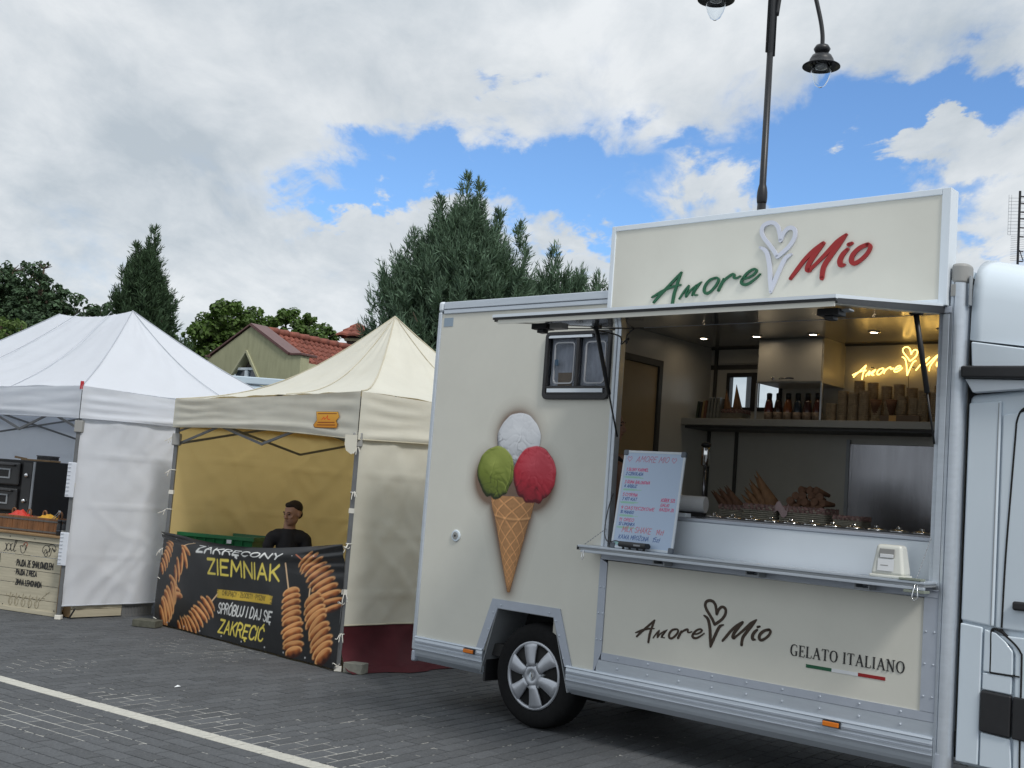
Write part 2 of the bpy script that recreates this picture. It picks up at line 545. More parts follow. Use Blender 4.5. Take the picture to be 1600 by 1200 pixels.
# ------------------------------------------------------------------ printed artwork (colour attribute on a fine mesh)
class Canvas:
    def __init__(s, w, h, res, bg):
        s.w, s.h, s.res = w, h, res
        s.nx, s.ny = int(round(w / res)) + 1, int(round(h / res)) + 1
        s.c = np.zeros((s.ny, s.nx, 4))
        s.c[..., :3] = bg[:3]
        s.c[..., 3] = 1 if len(bg) < 4 else bg[3]
        s.X, s.Y = np.meshgrid(np.linspace(0, w, s.nx), np.linspace(0, h, s.ny))
        s.r = np.random.default_rng(5)

    def win(s, x0, x1, y0, y1):
        i0, i1 = max(0, int(x0 / s.res) - 1), min(s.nx, int(x1 / s.res) + 3)
        j0, j1 = max(0, int(y0 / s.res) - 1), min(s.ny, int(y1 / s.res) + 3)
        return (slice(j0, j1), slice(i0, i1)) if i1 > i0 and j1 > j0 else None

    def put(s, sl, col, a):
        a = np.clip(a, 0, 1)[..., None]
        col = np.asarray(col, float)
        s.c[sl][..., :3] = s.c[sl][..., :3] * (1 - a) + col[..., :3] * a
        s.c[sl][..., 3:] = np.maximum(s.c[sl][..., 3:], a)

    def stroke(s, pts, w, col, soft=0.8):
        """pts list, w half width or list"""
        pts = np.array(pts, float)
        if len(pts) == 1: pts = np.vstack([pts, pts + 1e-5])
        ws = np.full(len(pts), w) if not hasattr(w, '__len__') else np.array(w)
        m = ws.max() + 2 * s.res
        sl = s.win(pts[:, 0].min() - m, pts[:, 0].max() + m, pts[:, 1].min() - m, pts[:, 1].max() + m)
        if sl is None: return
        X, Y = s.X[sl], s.Y[sl]
        best = np.full(X.shape, 1e9)
        for i in range(len(pts) - 1):
            a, b = pts[i], pts[i + 1]
            d = b - a
            t = np.clip(((X - a[0]) * d[0] + (Y - a[1]) * d[1]) / max(d @ d, 1e-12), 0, 1)
            dist = np.hypot(X - a[0] - t * d[0], Y - a[1] - t * d[1]) - (ws[i] * (1 - t) + ws[i + 1] * t)
            best = np.minimum(best, dist)
        s.put(sl, col, 0.5 - best / (s.res * soft * 1.6))

    def ellipse(s, cx, cy, a, b, ang, shade):
        """shade(u, v, rr) -> colour ; u along the major axis, v along the minor, both -1..1"""
        m = max(a, b) + 2 * s.res
        sl = s.win(cx - m, cx + m, cy - m, cy + m)
        if sl is None: return
        X, Y = s.X[sl] - cx, s.Y[sl] - cy
        c, sn = math.cos(ang), math.sin(ang)
        u, v = (X * c + Y * sn) / a, (-X * sn + Y * c) / b
        rr = np.sqrt(u * u + v * v)
        al = 0.5 - (rr - 1) * min(a, b) / (s.res * 1.3)
        s.put(sl, shade(u, v, rr), al)

    def mesh(s, name, mat_, fn, parent=None, skip_clear=False):
        """fn(X, Y) -> (x, y, z) arrays"""
        x, y, z = fn(s.X, s.Y)
        co = np.stack([x, y, z], -1).reshape(-1, 3)
        idx = np.arange(s.nx * s.ny).reshape(s.ny, s.nx)
        q = np.stack([idx[:-1, :-1], idx[:-1, 1:], idx[1:, 1:], idx[1:, :-1]], -1).reshape(-1, 4)
        if skip_clear:
            al = s.c[..., 3].reshape(-1)
            q = q[(al[q].max(1) > 0.003)]
        me = bpy.data.meshes.new(name)
        me.vertices.add(len(co))
        me.vertices.foreach_set('co', co.ravel())
        me.loops.add(q.size)
        me.loops.foreach_set('vertex_index', q.ravel().astype(np.int32))
        me.polygons.add(len(q))
        me.polygons.foreach_set('loop_start', np.arange(0, q.size, 4, dtype=np.int32))
        me.polygons.foreach_set('loop_total', np.full(len(q), 4, dtype=np.int32))
        me.update()
        me.validate()
        at = me.color_attributes.new('art', 'FLOAT_COLOR', 'POINT')
        at.data.foreach_set('color', s.c.reshape(-1, 4).astype(np.float32).ravel())
        me.materials.append(mat_)
        smooth_obj(me)
        o = bpy.data.objects.new(name, me)
        COL.objects.link(o)
        if parent: o.parent = parent
        return o


G = {  # a small hand-drawn stroke alphabet, height 1
    'A': (.6, [[(0, 0), (.3, 1), (.6, 0)], [(.12, .35), (.48, .35)]]),
    'B': (.55, [[(0, 0), (0, 1), (.35, 1), (.48, .85), (.45, .62), (.3, .52), (0, .52)], [(.3, .52), (.52, .4), (.55, .2), (.4, 0), (0, 0)]]),
    'C': (.55, [[(.55, .82), (.42, 1), (.2, 1), (.03, .8), (0, .5), (.03, .2), (.2, 0), (.42, 0), (.55, .18)]]),
    'D': (.58, [[(0, 0), (0, 1), (.3, 1), (.52, .82), (.58, .5), (.52, .18), (.3, 0), (0, 0)]]),
    'E': (.5, [[(.5, 1), (0, 1), (0, 0), (.5, 0)], [(0, .52), (.42, .52)]]),
    'G': (.58, [[(.55, .82), (.42, 1), (.2, 1), (.03, .8), (0, .5), (.03, .2), (.2, 0), (.42, 0), (.56, .18), (.56, .45), (.34, .45)]]),
    'H': (.55, [[(0, 0), (0, 1)], [(.55, 0), (.55, 1)], [(0, .52), (.55, .52)]]),
    'I': (.02, [[(0, 0), (0, 1)]]),
    'J': (.38, [[(.36, 1), (.36, .2), (.25, 0), (.1, 0), (0, .15)]]),
    'K': (.55, [[(0, 0), (0, 1)], [(.53, 1), (0, .42)], [(.15, .58), (.55, 0)]]),
    'L': (.46, [[(0, 1), (0, 0), (.46, 0)]]),
    'M': (.7, [[(0, 0), (.05, 1), (.35, .35), (.65, 1), (.7, 0)]]),
    'N': (.58, [[(0, 0), (0, 1), (.58, 0), (.58, 1)]]),
    'O': (.6, [[(.3, 1), (.08, .85), (0, .5), (.08, .15), (.3, 0), (.52, .15), (.6, .5), (.52, .85), (.3, 1)]]),
    'P': (.52, [[(0, 0), (0, 1), (.35, 1), (.52, .85), (.5, .6), (.35, .47), (0, .47)]]),
    'R': (.55, [[(0, 0), (0, 1), (.35, 1), (.5, .85), (.48, .62), (.32, .52), (0, .52)], [(.28, .52), (.55, 0)]]),
    'S': (.52, [[(.5, .85), (.36, 1), (.15, 1), (.02, .84), (.06, .63), (.26, .52), (.46, .38), (.5, .18), (.36, 0), (.14, 0), (0, .15)]]),
    'T': (.56, [[(0, 1), (.56, 1)], [(.28, 1), (.28, 0)]]),
    'U': (.55, [[(0, 1), (0, .22), (.12, 0), (.4, 0), (.55, .22), (.55, 1)]]),
    'W': (.8, [[(0, 1), (.18, 0), (.4, .7), (.62, 0), (.8, 1)]]),
    'Y': (.56, [[(0, 1), (.28, .48), (.56, 1)], [(.28, .48), (.28, 0)]]),
    'Z': (.55, [[(0, 1), (.55, 1), (0, 0), (.55, 0)]]),
    'Ę': (.5, [[(.5, 1), (0, 1), (0, 0), (.5, 0)], [(0, .52), (.42, .52)], [(.38, 0), (.28, -.14), (.42, -.24)]]),
    'Ć': (.55, [[(.55, .82), (.42, 1), (.2, 1), (.03, .8), (0, .5), (.03, .2), (.2, 0), (.42, 0), (.55, .18)], [(.3, 1.12), (.42, 1.28)]]),
    'Ó': (.6, [[(.3, 1), (.08, .85), (0, .5), (.08, .15), (.3, 0), (.52, .15), (.6, .5), (.52, .85), (.3, 1)], [(.28, 1.12), (.4, 1.28)]]),
    'Ł': (.46, [[(.06, 1), (.06, 0), (.5, 0)], [(-.06, .42), (.26, .62)]]),
    'Ż': (.55, [[(0, 1), (.55, 1), (0, 0), (.55, 0)], [(.27, 1.15), (.29, 1.17)]]),
    '0': (.5, [[(.25, 1), (.06, .82), (0, .5), (.06, .18), (.25, 0), (.44, .18), (.5, .5), (.44, .82), (.25, 1)]]), 'Ą': (.6, [[(0, 0), (.3, 1), (.6, 0)], [(.12, .35), (.48, .35)], [(.5, 0), (.42, -.12), (.56, -.2)]]),
    '1': (.22, [[(0, .78), (.2, 1), (.2, 0)]]), '2': (.5, [[(0, .8), (.12, 1), (.38, 1), (.5, .78), (.4, .5), (0, 0), (.5, 0)]]),
    '3': (.48, [[(0, 1), (.48, 1), (.22, .58), (.45, .45), (.46, .15), (.3, 0), (0, .05)]]),
    '4': (.5, [[(.38, 0), (.38, 1), (0, .32), (.5, .32)]]), '5': (.5, [[(.46, 1), (.05, 1), (.02, .56), (.35, .6), (.5, .35), (.38, 0), (0, .04)]]),
    '6': (.5, [[(.42, 1), (.1, .7), (0, .3), (.15, 0), (.4, .02), (.5, .3), (.35, .52), (.04, .4)]]),
    '7': (.48, [[(0, 1), (.48, 1), (.16, 0)]]), '8': (.48, [[(.24, .52), (.05, .75), (.24, 1), (.43, .75), (.24, .52), (0, .25), (.24, 0), (.48, .25), (.24, .52)]]),
    '9': (.48, [[(.46, .62), (.2, .46), (.02, .72), (.2, 1), (.46, .9), (.46, .5), (.3, 0)]]),
    '-': (.3, [[(0, .5), (.3, .5)]]), '.': (.05, [[(0, .0), (.02, .02)]]), '•': (.16, [[(.06, .5), (.09, .5)]]),
    'z': (.4, [[(0, .6), (.4, .6), (0, 0), (.4, 0)]]), 'l': (.1, [[(.04, 1), (.04, 0)]]), 'ł': (.16, [[(.08, 1), (.08, 0)], [(0, .45), (.18, .6)]]),
}


def text_strokes(txt, x, y, h, width=None, slant=0.0, gap=.2, ang=0.0, wob=0.0, seed=3):
    """-> list of polylines in metres, lower left corner at x, y"""
    r = random.Random(seed)
    tot = 0
    for ch in txt:
        tot += (.42 if ch == ' ' else G[ch][0] + gap)
    tot -= gap
    sx = h if width is None else width / tot
    cx = 0
    out = []
    ca, sa = math.cos(ang), math.sin(ang)
    for ch in txt:
        if ch == ' ':
            cx += .42
            continue
        w, ls = G[ch]
        dy = r.uniform(-wob, wob)
        for pl_ in ls:
            o = []
            for px, py in pl_:
                ax = (cx + px) * sx + slant * py * h
                ay = (py + dy) * h
                o.append((x + ax * ca - ay * sa, y + ax * sa + ay * ca))
            out.append(o)
        cx += w + gap
    return out


# ------------------------------------------------------------------ ground
M_paver = mat('concrete_paver', (0.078, 0.083, 0.090), 0.85, var=0.30, vs=45, bump=0.35, bs=160, isl=0.16, rand=0.16, dirt=(0.05, 0.053, 0.058), dirt_s=1.6, dirt_a=.5, grit=(75, (.21, .22, .225), .55))
M_paverw = mat('white_painted_paver', (0.50, 0.49, 0.44), 0.8, var=0.10, vs=30, bump=0.3, bs=160, dirt=(0.12, 0.12, 0.115), dirt_s=22, dirt_a=.55)
M_ground = mat('paving_far', (0.062, 0.066, 0.072), 0.9, var=0.2, vs=3, bump=0.1, bs=30)
M_joint = mat('dark_joint', (0.072, 0.075, 0.078), 0.95, var=0.5, vs=40)
M_sand = mat('pale_joint_sand', (0.40, 0.395, 0.365), 0.95, var=0.2, vs=50)

g = MB()
S_ = 600
g.add([(-S_, -S_, -.012), (S_, -S_, -.012), (S_, S_, -.012), (-S_, S_, -.012)], [(0, 1, 2, 3)])
ground = g.build('ground', M_ground)
tag(ground, kind='structure')

E1 = np.array([0.812, -0.584])
E2 = np.array([0.584, 0.812])
LC = np.array([-3.39, 8.255])        # a point on the middle of the white line


def in_area(p):
    return 5.2 < p[1] < 15.5 and -0.56 * p[1] - .3 < p[0] < 0.56 * p[1] + .3 and not (p[1] < 6.0 and p[0] < -9)


pav = []       # (cx, cy, angle, L, W, white)
P_ = 0.1155
LN = 0.231
a1 = math.atan2(E1[1], E1[0])
a2 = math.atan2(E2[1], E2[0])
for i in range(-40, 70):          # white row
    s = i * LN + .03
    c = LC + E1 * s
    if in_area(c): pav.append((c[0], c[1], a1, LN, 0.121, 1))
for j in range(0, 60):            # near side: rows along the line
    t = -.0605 - P_ * (j + .5)
    for i in range(-50, 80):
        s = i * LN + (LN / 2 if j % 2 else 0) + .05
        c = LC + E1 * s + E2 * t
        if in_area(c): pav.append((c[0], c[1], a1, LN, P_, 0))
for j in range(-90, 130):         # far side: rows across the line
    s = j * P_
    for i in range(0, 80):
        off = 0 if j % 2 else -LN / 2
        t0 = .0605 + i * LN + off
        t1 = t0 + LN
        t0 = max(t0, .0605)
        if t1 - t0 < .05: continue
        c = LC + E1 * s + E2 * (t0 + t1) / 2
        if in_area(c): pav.append((c[0], c[1], a2, t1 - t0, P_, 0))


def paver_geo(L_, W_, j=.0046):
    a, b = L_ / 2 - j, W_ / 2 - j
    c = .003
    vs = []
    for (x, y, z) in ((a - c, b - c, 0), (a, b, -.0018), (a, b, -.010)):
        vs += [(x, y, z), (-x, y, z), (-x, -y, z), (x, -y, z)]
    fs = [(0, 1, 2, 3)]
    for k in range(2):
        for q in range(4):
            q2 = (q + 1) % 4
            fs.append((4 * k + q, 4 * (k + 1) + q, 4 * (k + 1) + q2, 4 * k + q2))
    return vs, fs


def in_view(c):
    x, y = c[0], c[1]
    return -0.43 * y < x < 0.40 * y and y > 6.1 - .0 * x and math.hypot(x, y) > 6.0


pav.sort(key=lambda p: (0 if in_view(p) else 1, math.hypot(p[0], p[1])))
meshes = {}
wcount = 0
big = MB()
for k, (x, y, an, L_, W_, wh) in enumerate(pav):
    if k < 285 and in_view((x, y)) or (wh and in_view((x, y)) and wcount < 40):
        wcount += wh
        key = (round(L_, 3), round(W_, 3), wh)
        if key not in meshes:
            vs, fs = paver_geo(L_, W_)
            me = bpy.data.meshes.new('paver')
            me.from_pydata(vs, [], fs)
            me.materials.append(M_paverw if wh else M_paver)
            meshes[key] = me
        o = bpy.data.objects.new('paver', meshes[key])
        COL.objects.link(o)
        o.parent = ground
        o.location = (x, y, rng.uniform(-.0008, .0008))
        o.rotation_euler = (rng.uniform(-.004, .004), rng.uniform(-.004, .004), an)
    elif not wh:
        vs, fs = paver_geo(L_, W_)
        c, s = math.cos(an), math.sin(an)
        dz = rng.uniform(-.0008, .0008)
        big.add([(x + vx * c - vy * s, y + vx * s + vy * c, vz + dz) for vx, vy, vz in vs], fs)
o = big.build('paving', M_paver, ground, fixn=False)
tag(o, kind='stuff')
wl = MB()
for k, (x, y, an, L_, W_, wh) in enumerate(pav):
    if wh and not in_view((x, y)):
        vs, fs = paver_geo(L_, W_)
        c, s = math.cos(an), math.sin(an)
        wl.add([(x + vx * c - vy * s, y + vx * s + vy * c, vz) for vx, vy, vz in vs], fs)
if wl.v: tag(wl.build('white_paving', M_paverw, ground, fixn=False), kind='stuff')

# joints: a dark bed everywhere, pale sand brought up flush where it has been swept in
bed = MB()
bed.add([(-12, 4, -.0036), (12, 4, -.0045), (12, 17, -.0036), (-12, 17, -.0036)], [(0, 1, 2, 3)])
tag(bed.build('joint_bed', M_joint, ground, fixn=False), kind='stuff')
sb = MB()
step = .022
blobs = [(-2.85, 7.10, .55, .36), (-2.45, 6.98, .50, .26), (-2.10, 7.62, .75, .34), (-1.30, 7.00, .65, .25), (-3.1, 6.9, .3, .25), (-1.75, 7.25, .5, .2), (-3.35, 8.9, .35, .35), (-2.55, 10.2, .6, .35), (-.85, 6.75, .45, .22)]
xs = np.arange(-5.6, 3.2, step)
ys = np.arange(5.9, 12.4, step)
for yy in ys:
    for xx in xs:
        if not (-0.47 * yy < xx < 0.40 * yy): continue
        v = 0
        p = np.array([xx, yy])
        for bx, by, w, h in blobs:
            d = p - np.array([bx, by])
            a, b = (d @ E1) / w, (d @ E2) / h
            q = a * a + b * b
            if q < 4: v = max(v, math.exp(-q * 1.1))
        n = mnoise.noise((xx * 9, yy * 9, 1.3)) * .5 + mnoise.noise((xx * 26, yy * 26, 4.3)) * .42
        lf = mnoise.noise((xx * 1.1, yy * 1.1, 7.7))
        if v * 1.35 + n * 1.15 + lf * .16 > .56 + (.0 if v > .05 else -.16):
            sb.add([(xx, yy, -.0020), (xx + step, yy, -.0020), (xx + step, yy + step, -.0020), (xx, yy + step, -.0020)], [(0, 1, 2, 3)])
tag(sb.build('joint_sand', M_sand, ground, fixn=False), kind='stuff')

# ------------------------------------------------------------------ tents
M_whitecloth = mat('white_tent_cloth', (0.78, 0.81, 0.87), 0.75, var=0.02, vs=3, bump=0.12, bs=9, trans=0.34, tcol=(0.80, 0.84, 0.90), spec=0.3)
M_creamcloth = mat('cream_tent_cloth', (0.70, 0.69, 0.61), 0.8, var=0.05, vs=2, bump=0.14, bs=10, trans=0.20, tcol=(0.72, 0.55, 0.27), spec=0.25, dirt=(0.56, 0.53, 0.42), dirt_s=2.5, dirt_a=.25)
M_creamin = mat('glow_tinted_tent_cloth', (0.62, 0.49, 0.24), 0.85, var=0.05, vs=2, bump=0.12, bs=7, trans=0.55, tcol=(0.95, 0.70, 0.28), spec=0.2)  # cream cloth; yellow of light shining through is put into the colour
M_burg = mat('burgundy_cloth', (0.080, 0.007, 0.013), 0.8, var=0.15, vs=6, bump=0.15, bs=12, trans=0.08)
M_seamw = mat('white_seam_tape', (0.42, 0.45, 0.50), 0.8)
M_seamc = mat('cream_seam_tape', (0.50, 0.46, 0.35), 0.8)
M_post = mat('grey_tent_tube', (0.17, 0.175, 0.18), 0.45, metal=0.5, var=0.12, vs=10)
M_tie = mat('white_cord', (0.66, 0.64, 0.58), 0.8)


def fbm(x, y, z, o=3):
    v, a = 0, 1
    for k in range(o):
        v += a * mnoise.noise((x, y, z))
        x, y, z, a = x * 2.1 + 5, y * 2.1 + 3, z + 1.7, a * .5
    return v


def grid_mesh(name, mat_, parent, nu, nv, fn, solid=0.0):
    vs, fs = [], []
    for j in range(nv + 1):
        for i in range(nu + 1):
            vs.append(tuple(fn(i / nu, j / nv)))
    for j in range(nv):
        for i in range(nu):
            a = j * (nu + 1) + i
            fs.append((a, a + 1, a + nu + 2, a + nu + 1))
    mb = MB()
    mb.add(vs, fs)
    return mb, (lambda: mb.build(name, mat_, parent, smooth=True, fixn=False, solid=solid))


def tent(name, label, cloth, seam, foot, adir, bdir, la, lb, ztop, zbot, peaks, sides, group=None, sag=.10, sd=1.0):
    """foot: front right post; adir runs left along the front, bdir runs back.  ztop/zbot: heights at the four corners"""
    root = thing(name, label, 'market tent', (foot[0], foot[1], 0), 0, group)
    A, B = np.array(adir, float), np.array(bdir, float)
    A /= np.linalg.norm(A)
    B /= np.linalg.norm(B)
    A3, B3 = np.array([*A, 0]), np.array([*B, 0])
    ov = .035
    cor = [-A3 * ov - B3 * ov, A3 * (la + ov) - B3 * ov, A3 * (la + ov) + B3 * (lb + ov), -A3 * ov + B3 * (lb + ov)]   # FR FL BL BR
    top = [c + np.array([0, 0, z]) for c, z in zip(cor, ztop)]
    bot = [c + np.array([0, 0, z]) for c, z in zip(cor, zbot)]
    pk = [A3 * p[0] + B3 * p[1] + np.array([0, 0, p[2]]) for p in peaks]
    pr, plf = pk[0], pk[-1]
    facets = [(top[0], top[1], pr, plf), (top[1], top[2], plf, plf), (top[2], top[3], plf, pr), (top[3], top[0], pr, pr)]
    mb = MB()
    for fi, (c0, c1, p0, p1) in enumerate(facets):
        nu, nv = 40, 26
        base = len(mb.v)
        nrm = np.cross(c1 - c0, (p0 + p1) / 2 - c0)
        nrm /= np.linalg.norm(nrm)
        if nrm[2] < 0: nrm = -nrm
        for j in range(nv + 1):
            t = j / nv
            for i in range(nu + 1):
                s = i / nu
                b_ = c0 * (1 - s) + c1 * s
                u_ = p0 * (1 - s) + p1 * s
                P = b_ * (1 - t) + u_ * t
                P[2] -= sag * (math.sin(math.pi * t) ** 1.0) * (.55 + .45 * math.sin(math.pi * s) if sag < .2 else 1.0)
                if p0 is not p1: P[2] -= .05 * math.sin(math.pi * s) * t
                edge = math.sin(math.pi * s) * (1 - t * .3)
                w = fbm(s * 8 / (1.02 - t * .6) + fi * 11, t * 1.1, sd) * .030 * edge * (1 if p0 is not p1 else .6)
                w += .006 * fbm(P[0] * 3, P[1] * 3, sd + 3)
                w += (.020) * math.sin(s * 34 + 3 * fbm(s * 3, t * 2, sd)) * math.exp(-((t - .75) / .22) ** 2) * edge * (.5 if p0 is not p1 else .2)
                P = P + nrm * w
                mb.v.append(tuple(P))
        for j in range(nv):
            for i in range(nu):
                a = base + j * (nu + 1) + i
                mb.f.append((a, a + 1, a + nu + 2, a + nu + 1))
    mb.build('canopy', cloth, root, smooth=True, fixn=False)
    # hip seams and mid seams
    def curve(c0, p0, s0=0.0):
        pts = []
        for j in range(15):
            t = j / 14
            P = c0 * (1 - t) + p0 * t
            P[2] -= sag * math.sin(math.pi * t) * (.55 + .45 * math.sin(math.pi * s0) if sag < .2 else 1.0) - .005
            pts.append(tuple(P))
        return pts
    for c, p in ((top[0], pr), (top[1], plf), (top[2], plf), (top[3], pr)):
        MB().tube(curve(c.copy(), p.copy()), .006, 5).build('seam', seam, root, smooth=True)
    for (c0, c1, p0, p1) in facets[:1] + facets[3:]:
        for s0 in ((.28, .72) if p0 is not p1 else (.36,) if sag > .11 else (.5,)):
            c = c0 * (1 - s0) + c1 * s0
            p = p0 * (1 - s0) + p1 * s0
            MB().tube(curve(c, p, s0), .004, 4).build('seam', seam, root, smooth=True)
    # valances
    for k in range(4):
        t0, t1, b0, b1 = top[k], top[(k + 1) % 4], bot[k], bot[(k + 1) % 4]
        out = np.cross(t1 - t0, np.array([0, 0, 1.]))
        out /= np.linalg.norm(out)
        if out @ ((t0 + t1) / 2 - (A3 * la / 2 + B3 * lb / 2)) < 0: out = -out
        ln = np.linalg.norm(t1 - t0)
        def vf(u, v, t0=t0, t1=t1, b0=b0, b1=b1, out=out, ln=ln, k=k):
            T, Bm = t0 * (1 - u) + t1 * u, b0 * (1 - u) + b1 * u
            Bm = Bm + np.array([0, 0, .03 * math.sin(math.pi * u)])
            T = T + np.array([0, 0, -.012 * math.sin(math.pi * u)])
            P = Bm * (1 - v) + T * v
            e = math.sin(math.pi * u) ** .5 if 0 < u < 1 else 0
            cw = math.exp(-(u * ln / .5) ** 2) + math.exp(-((1 - u) * ln / .5) ** 2)
            w = .010 * fbm(u * ln * 1.1 + k * 7, v * 3.2, sd + 9) * e + .016 * math.sin(v * 21 + 4 * fbm(u * 2, v, sd)) * cw * e * .8
            w += .022 * math.exp(-((v - .12 - .06 * math.sin(u * 5)) / .08) ** 2) * e * (1 - v)
            w += .006
            return P + out * w
        mb, bl = grid_mesh('valance', cloth, root, 60, 16, vf)
        bl()
        # bottom hem
        MB().tube([tuple(np.array(vf(i / 40, 0)) + out * .002) for i in range(41)], .0045, 5).build('hem', seam, root, smooth=True)
    # frame
    cr = [np.zeros(3), A3 * la, A3 * la + B3 * lb, B3 * lb]
    for k, c in enumerate(cr):
        zt = ztop[k] - .04
        p = MB()
        p.box(c[0] - .019, c[0] + .019, c[1] - .019, c[1] + .019, .02, zt)
        po = p.build('post', M_post, root, bevel=.004)
        q = MB()
        q.box(c[0] - .023, c[0] + .023, c[1] - .023, c[1] + .023, .62, .66)
        q.box(c[0] - .023, c[0] + .023, c[1] - .023, c[1] + .023, 1.28, 1.32)
        q.build('sleeve', M_tie, po)
        f = MB()
        f.box(c[0] - .03, c[0] + .03, c[1] - .03, c[1] + .03, 0.002, .045)
        f.build('foot', M_tie, po, bevel=.004)
        pl_ = MB()
        pl_.box(c[0] - .04, c[0] + .04, c[1] - .04, c[1] + .04, zt - .42, zt - .30)
        pl_.build('corner_bracket', M_greycap, po, bevel=.01)
    for k in range(4):
        c0, c1 = cr[k], cr[(k + 1) % 4]
        zt0, zt1 = ztop[k] - .10, ztop[(k + 1) % 4] - .10
        n = 4 if np.linalg.norm(c1 - c0) > 3.6 else 2
        inn = (A3 * la / 2 + B3 * lb / 2) - (c0 + c1) / 2
        inn = inn / np.linalg.norm(inn) * .03
        for i in range(n):
            for fl in (0, 1):
                p = c0 * (1 - i / n) + c1 * (i / n) + inn
                q = c0 * (1 - (i + 1) / n) + c1 * ((i + 1) / n) + inn
                za, zb = zt0 + (zt1 - zt0) * i / n, zt0 + (zt1 - zt0) * (i + 1) / n
                lo = .34
                u_, v_ = (za, zb - lo) if fl == 0 else (za - lo, zb)
                # scissor pair meeting high and low in turn
                MB().bar((*(p[:2] + inn[:2] * fl * .4), u_), (*(q[:2] + inn[:2] * fl * .4), v_), .012, .024).build('truss_bar', M_post, root)
    # inner struts to the peak
    for k, c in enumerate(cr):
        p = pr if k in (0, 3) else plf
        e = c * .5 + np.array([p[0], p[1], 0]) * .5
        MB().bar((c[0], c[1], ztop[k] - (.32 if sag > .2 else .1)), (p[0], p[1], p[2] - (.40 if sag > .2 else .28)), .02).build('roof_strut', M_post, root)
    # side walls
    for (k, m_, mlow, zlow, zcut, gather) in sides:
        c0, c1 = cr[k], cr[(k + 1) % 4]
        out = np.cross(c1 - c0, np.array([0, 0, 1.]))
        out /= np.linalg.norm(out)
        if out @ ((c0 + c1) / 2 - (A3 * la / 2 + B3 * lb / 2)) < 0: out = -out
        ln = np.linalg.norm(c1 - c0)
        zt = min(ztop[k], ztop[(k + 1) % 4]) - .06
        def wf(u, v, c0=c0, c1=c1, out=out, zt=zt, zlow=zlow, k=k, ln=ln, z1=None):
            z1_ = zt
            z = zlow + (z1_ - zlow) * v
            P = c0 * (1 - u) + c1 * u
            x = u * ln
            w = .010 * fbm(x * 1.2 + z * 1.0 + k * 5, z * 1.1 - x * .5, sd + 2)
            w -= .013 * min(.3, abs(fbm(x * 1.7 + z * 1.5 + 3, (z - x) * .7, sd + 4, 2))) * 3 + .011 * min(.25, abs(fbm((x - z * .8) * 1.9, (z + x * 1.2) * .6, sd + 8, 2))) * 3
            w += .002 * fbm(x * 14, z * 14, sd, 2)
            w += .010 * (1 - abs(fbm(x * .9 - z * 1.6, z * .5 + x * .4, sd + 12, 2))) ** 6
            e = min(1, 6 * u, 6 * (1 - u))
            for zc in (.63, 1.12, 1.62):
                w += .008 * math.exp(-((z - zc - .02 * math.sin(x * 2)) / .015) ** 2)
            w += .012 * (1 - abs(fbm((x + z * .9) * 1.1 + 9, (z - x) * .35, sd + 15, 3)) * 2.2) ** 3
            w = w * (.35 + .65 * e) * 1.1
            return np.array([P[0], P[1], z]) + out * (.024 + w)
        if mlow is None:
            mb, bl = grid_mesh('side_wall', m_, root, 90, 70, wf)
            bl()
            MB().tube([tuple(np.array(wf(i / 60, 0))) for i in range(61)], .006, 5).build('hem', seam, root, smooth=True)
        else:
            vc = (zcut - zlow) / (zt - zlow)
            mb, bl = grid_mesh('side_wall', m_, root, 90, 60, lambda u, v: wf(u, vc + (1 - vc) * v))
            bl()
            def low(u, v):
                P = np.array(wf(u, vc * v))
                fl = (1 - v) ** 3
                P = P + out * (.10 * fl + .035 * (1 - v) * math.sin(u * 17 + 2 * fbm(u * 4, 1, 1)))
                return P
            mb, bl = grid_mesh('skirt', mlow, root, 90, 18, low)
            bl()
            # the part that trails on the paving
            def tr(u, v):
                P0 = np.array(low(u, 0))
                w_ = .01 + .11 * min(1, u * 4) + .02 * math.sin(u * 11)
                P = P0 + out * (w_ * (1 - v))
                P[2] = max(.006, P0[2] * v ** 2) + .012 * abs(math.sin(u * 23 + v * 3)) * (v * (1 - v) * 4)
                return P
            mb, bl = grid_mesh('trailing_hem', mlow, root, 90, 8, tr)
            bl()
            MB().tube([tuple(np.array(wf(i / 60, vc)) + out * .003) for i in range(61)], .006, 5).build('hem', seam, root, smooth=True)
    return root, A3, B3, cr


TF = (-1.234, 9.625)
cream, CA, CB, ccr = tent('cream_market_tent', 'cream pitched market tent with burgundy skirt selling spiral potatoes, beside the truck', M_creamcloth, M_seamc,
    TF, (-.713, .701), (.701, .713), 2.90, 2.95, (2.285, 2.225, 2.225, 2.285), (1.885, 1.945, 1.95, 1.90),
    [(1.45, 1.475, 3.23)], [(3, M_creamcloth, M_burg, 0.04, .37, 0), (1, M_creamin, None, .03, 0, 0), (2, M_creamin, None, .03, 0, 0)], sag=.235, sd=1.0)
WF_ = (-4.205, 11.44)
wtent, WA, WB, wcr = tent('white_market_tent', 'long white market tent with two roof peaks over the food stall at left', M_whitecloth, M_seamw,
    WF_, (-.80, .60), (.60, .80), 4.5, 3.0, (2.275, 2.22, 2.25, 2.25), (1.955, 1.90, 1.94, 1.93),
    [(1.5, 1.5, 3.33), (3.0, 1.5, 3.34)], [(3, M_whitecloth, None, .13, 0, 0), (1, M_whitecloth, None, .1, 0, 0), (2, M_whitecloth, None, .1, 0, 0)], sag=.12, sd=4.0)

# red tag on the white tent's corner
MB().box(-.02, .012, -.05, -.03, 2.24, 2.32).build('corner_tag', mat('red_tag', (.45, .02, .03), .6), wtent, bevel=.004)


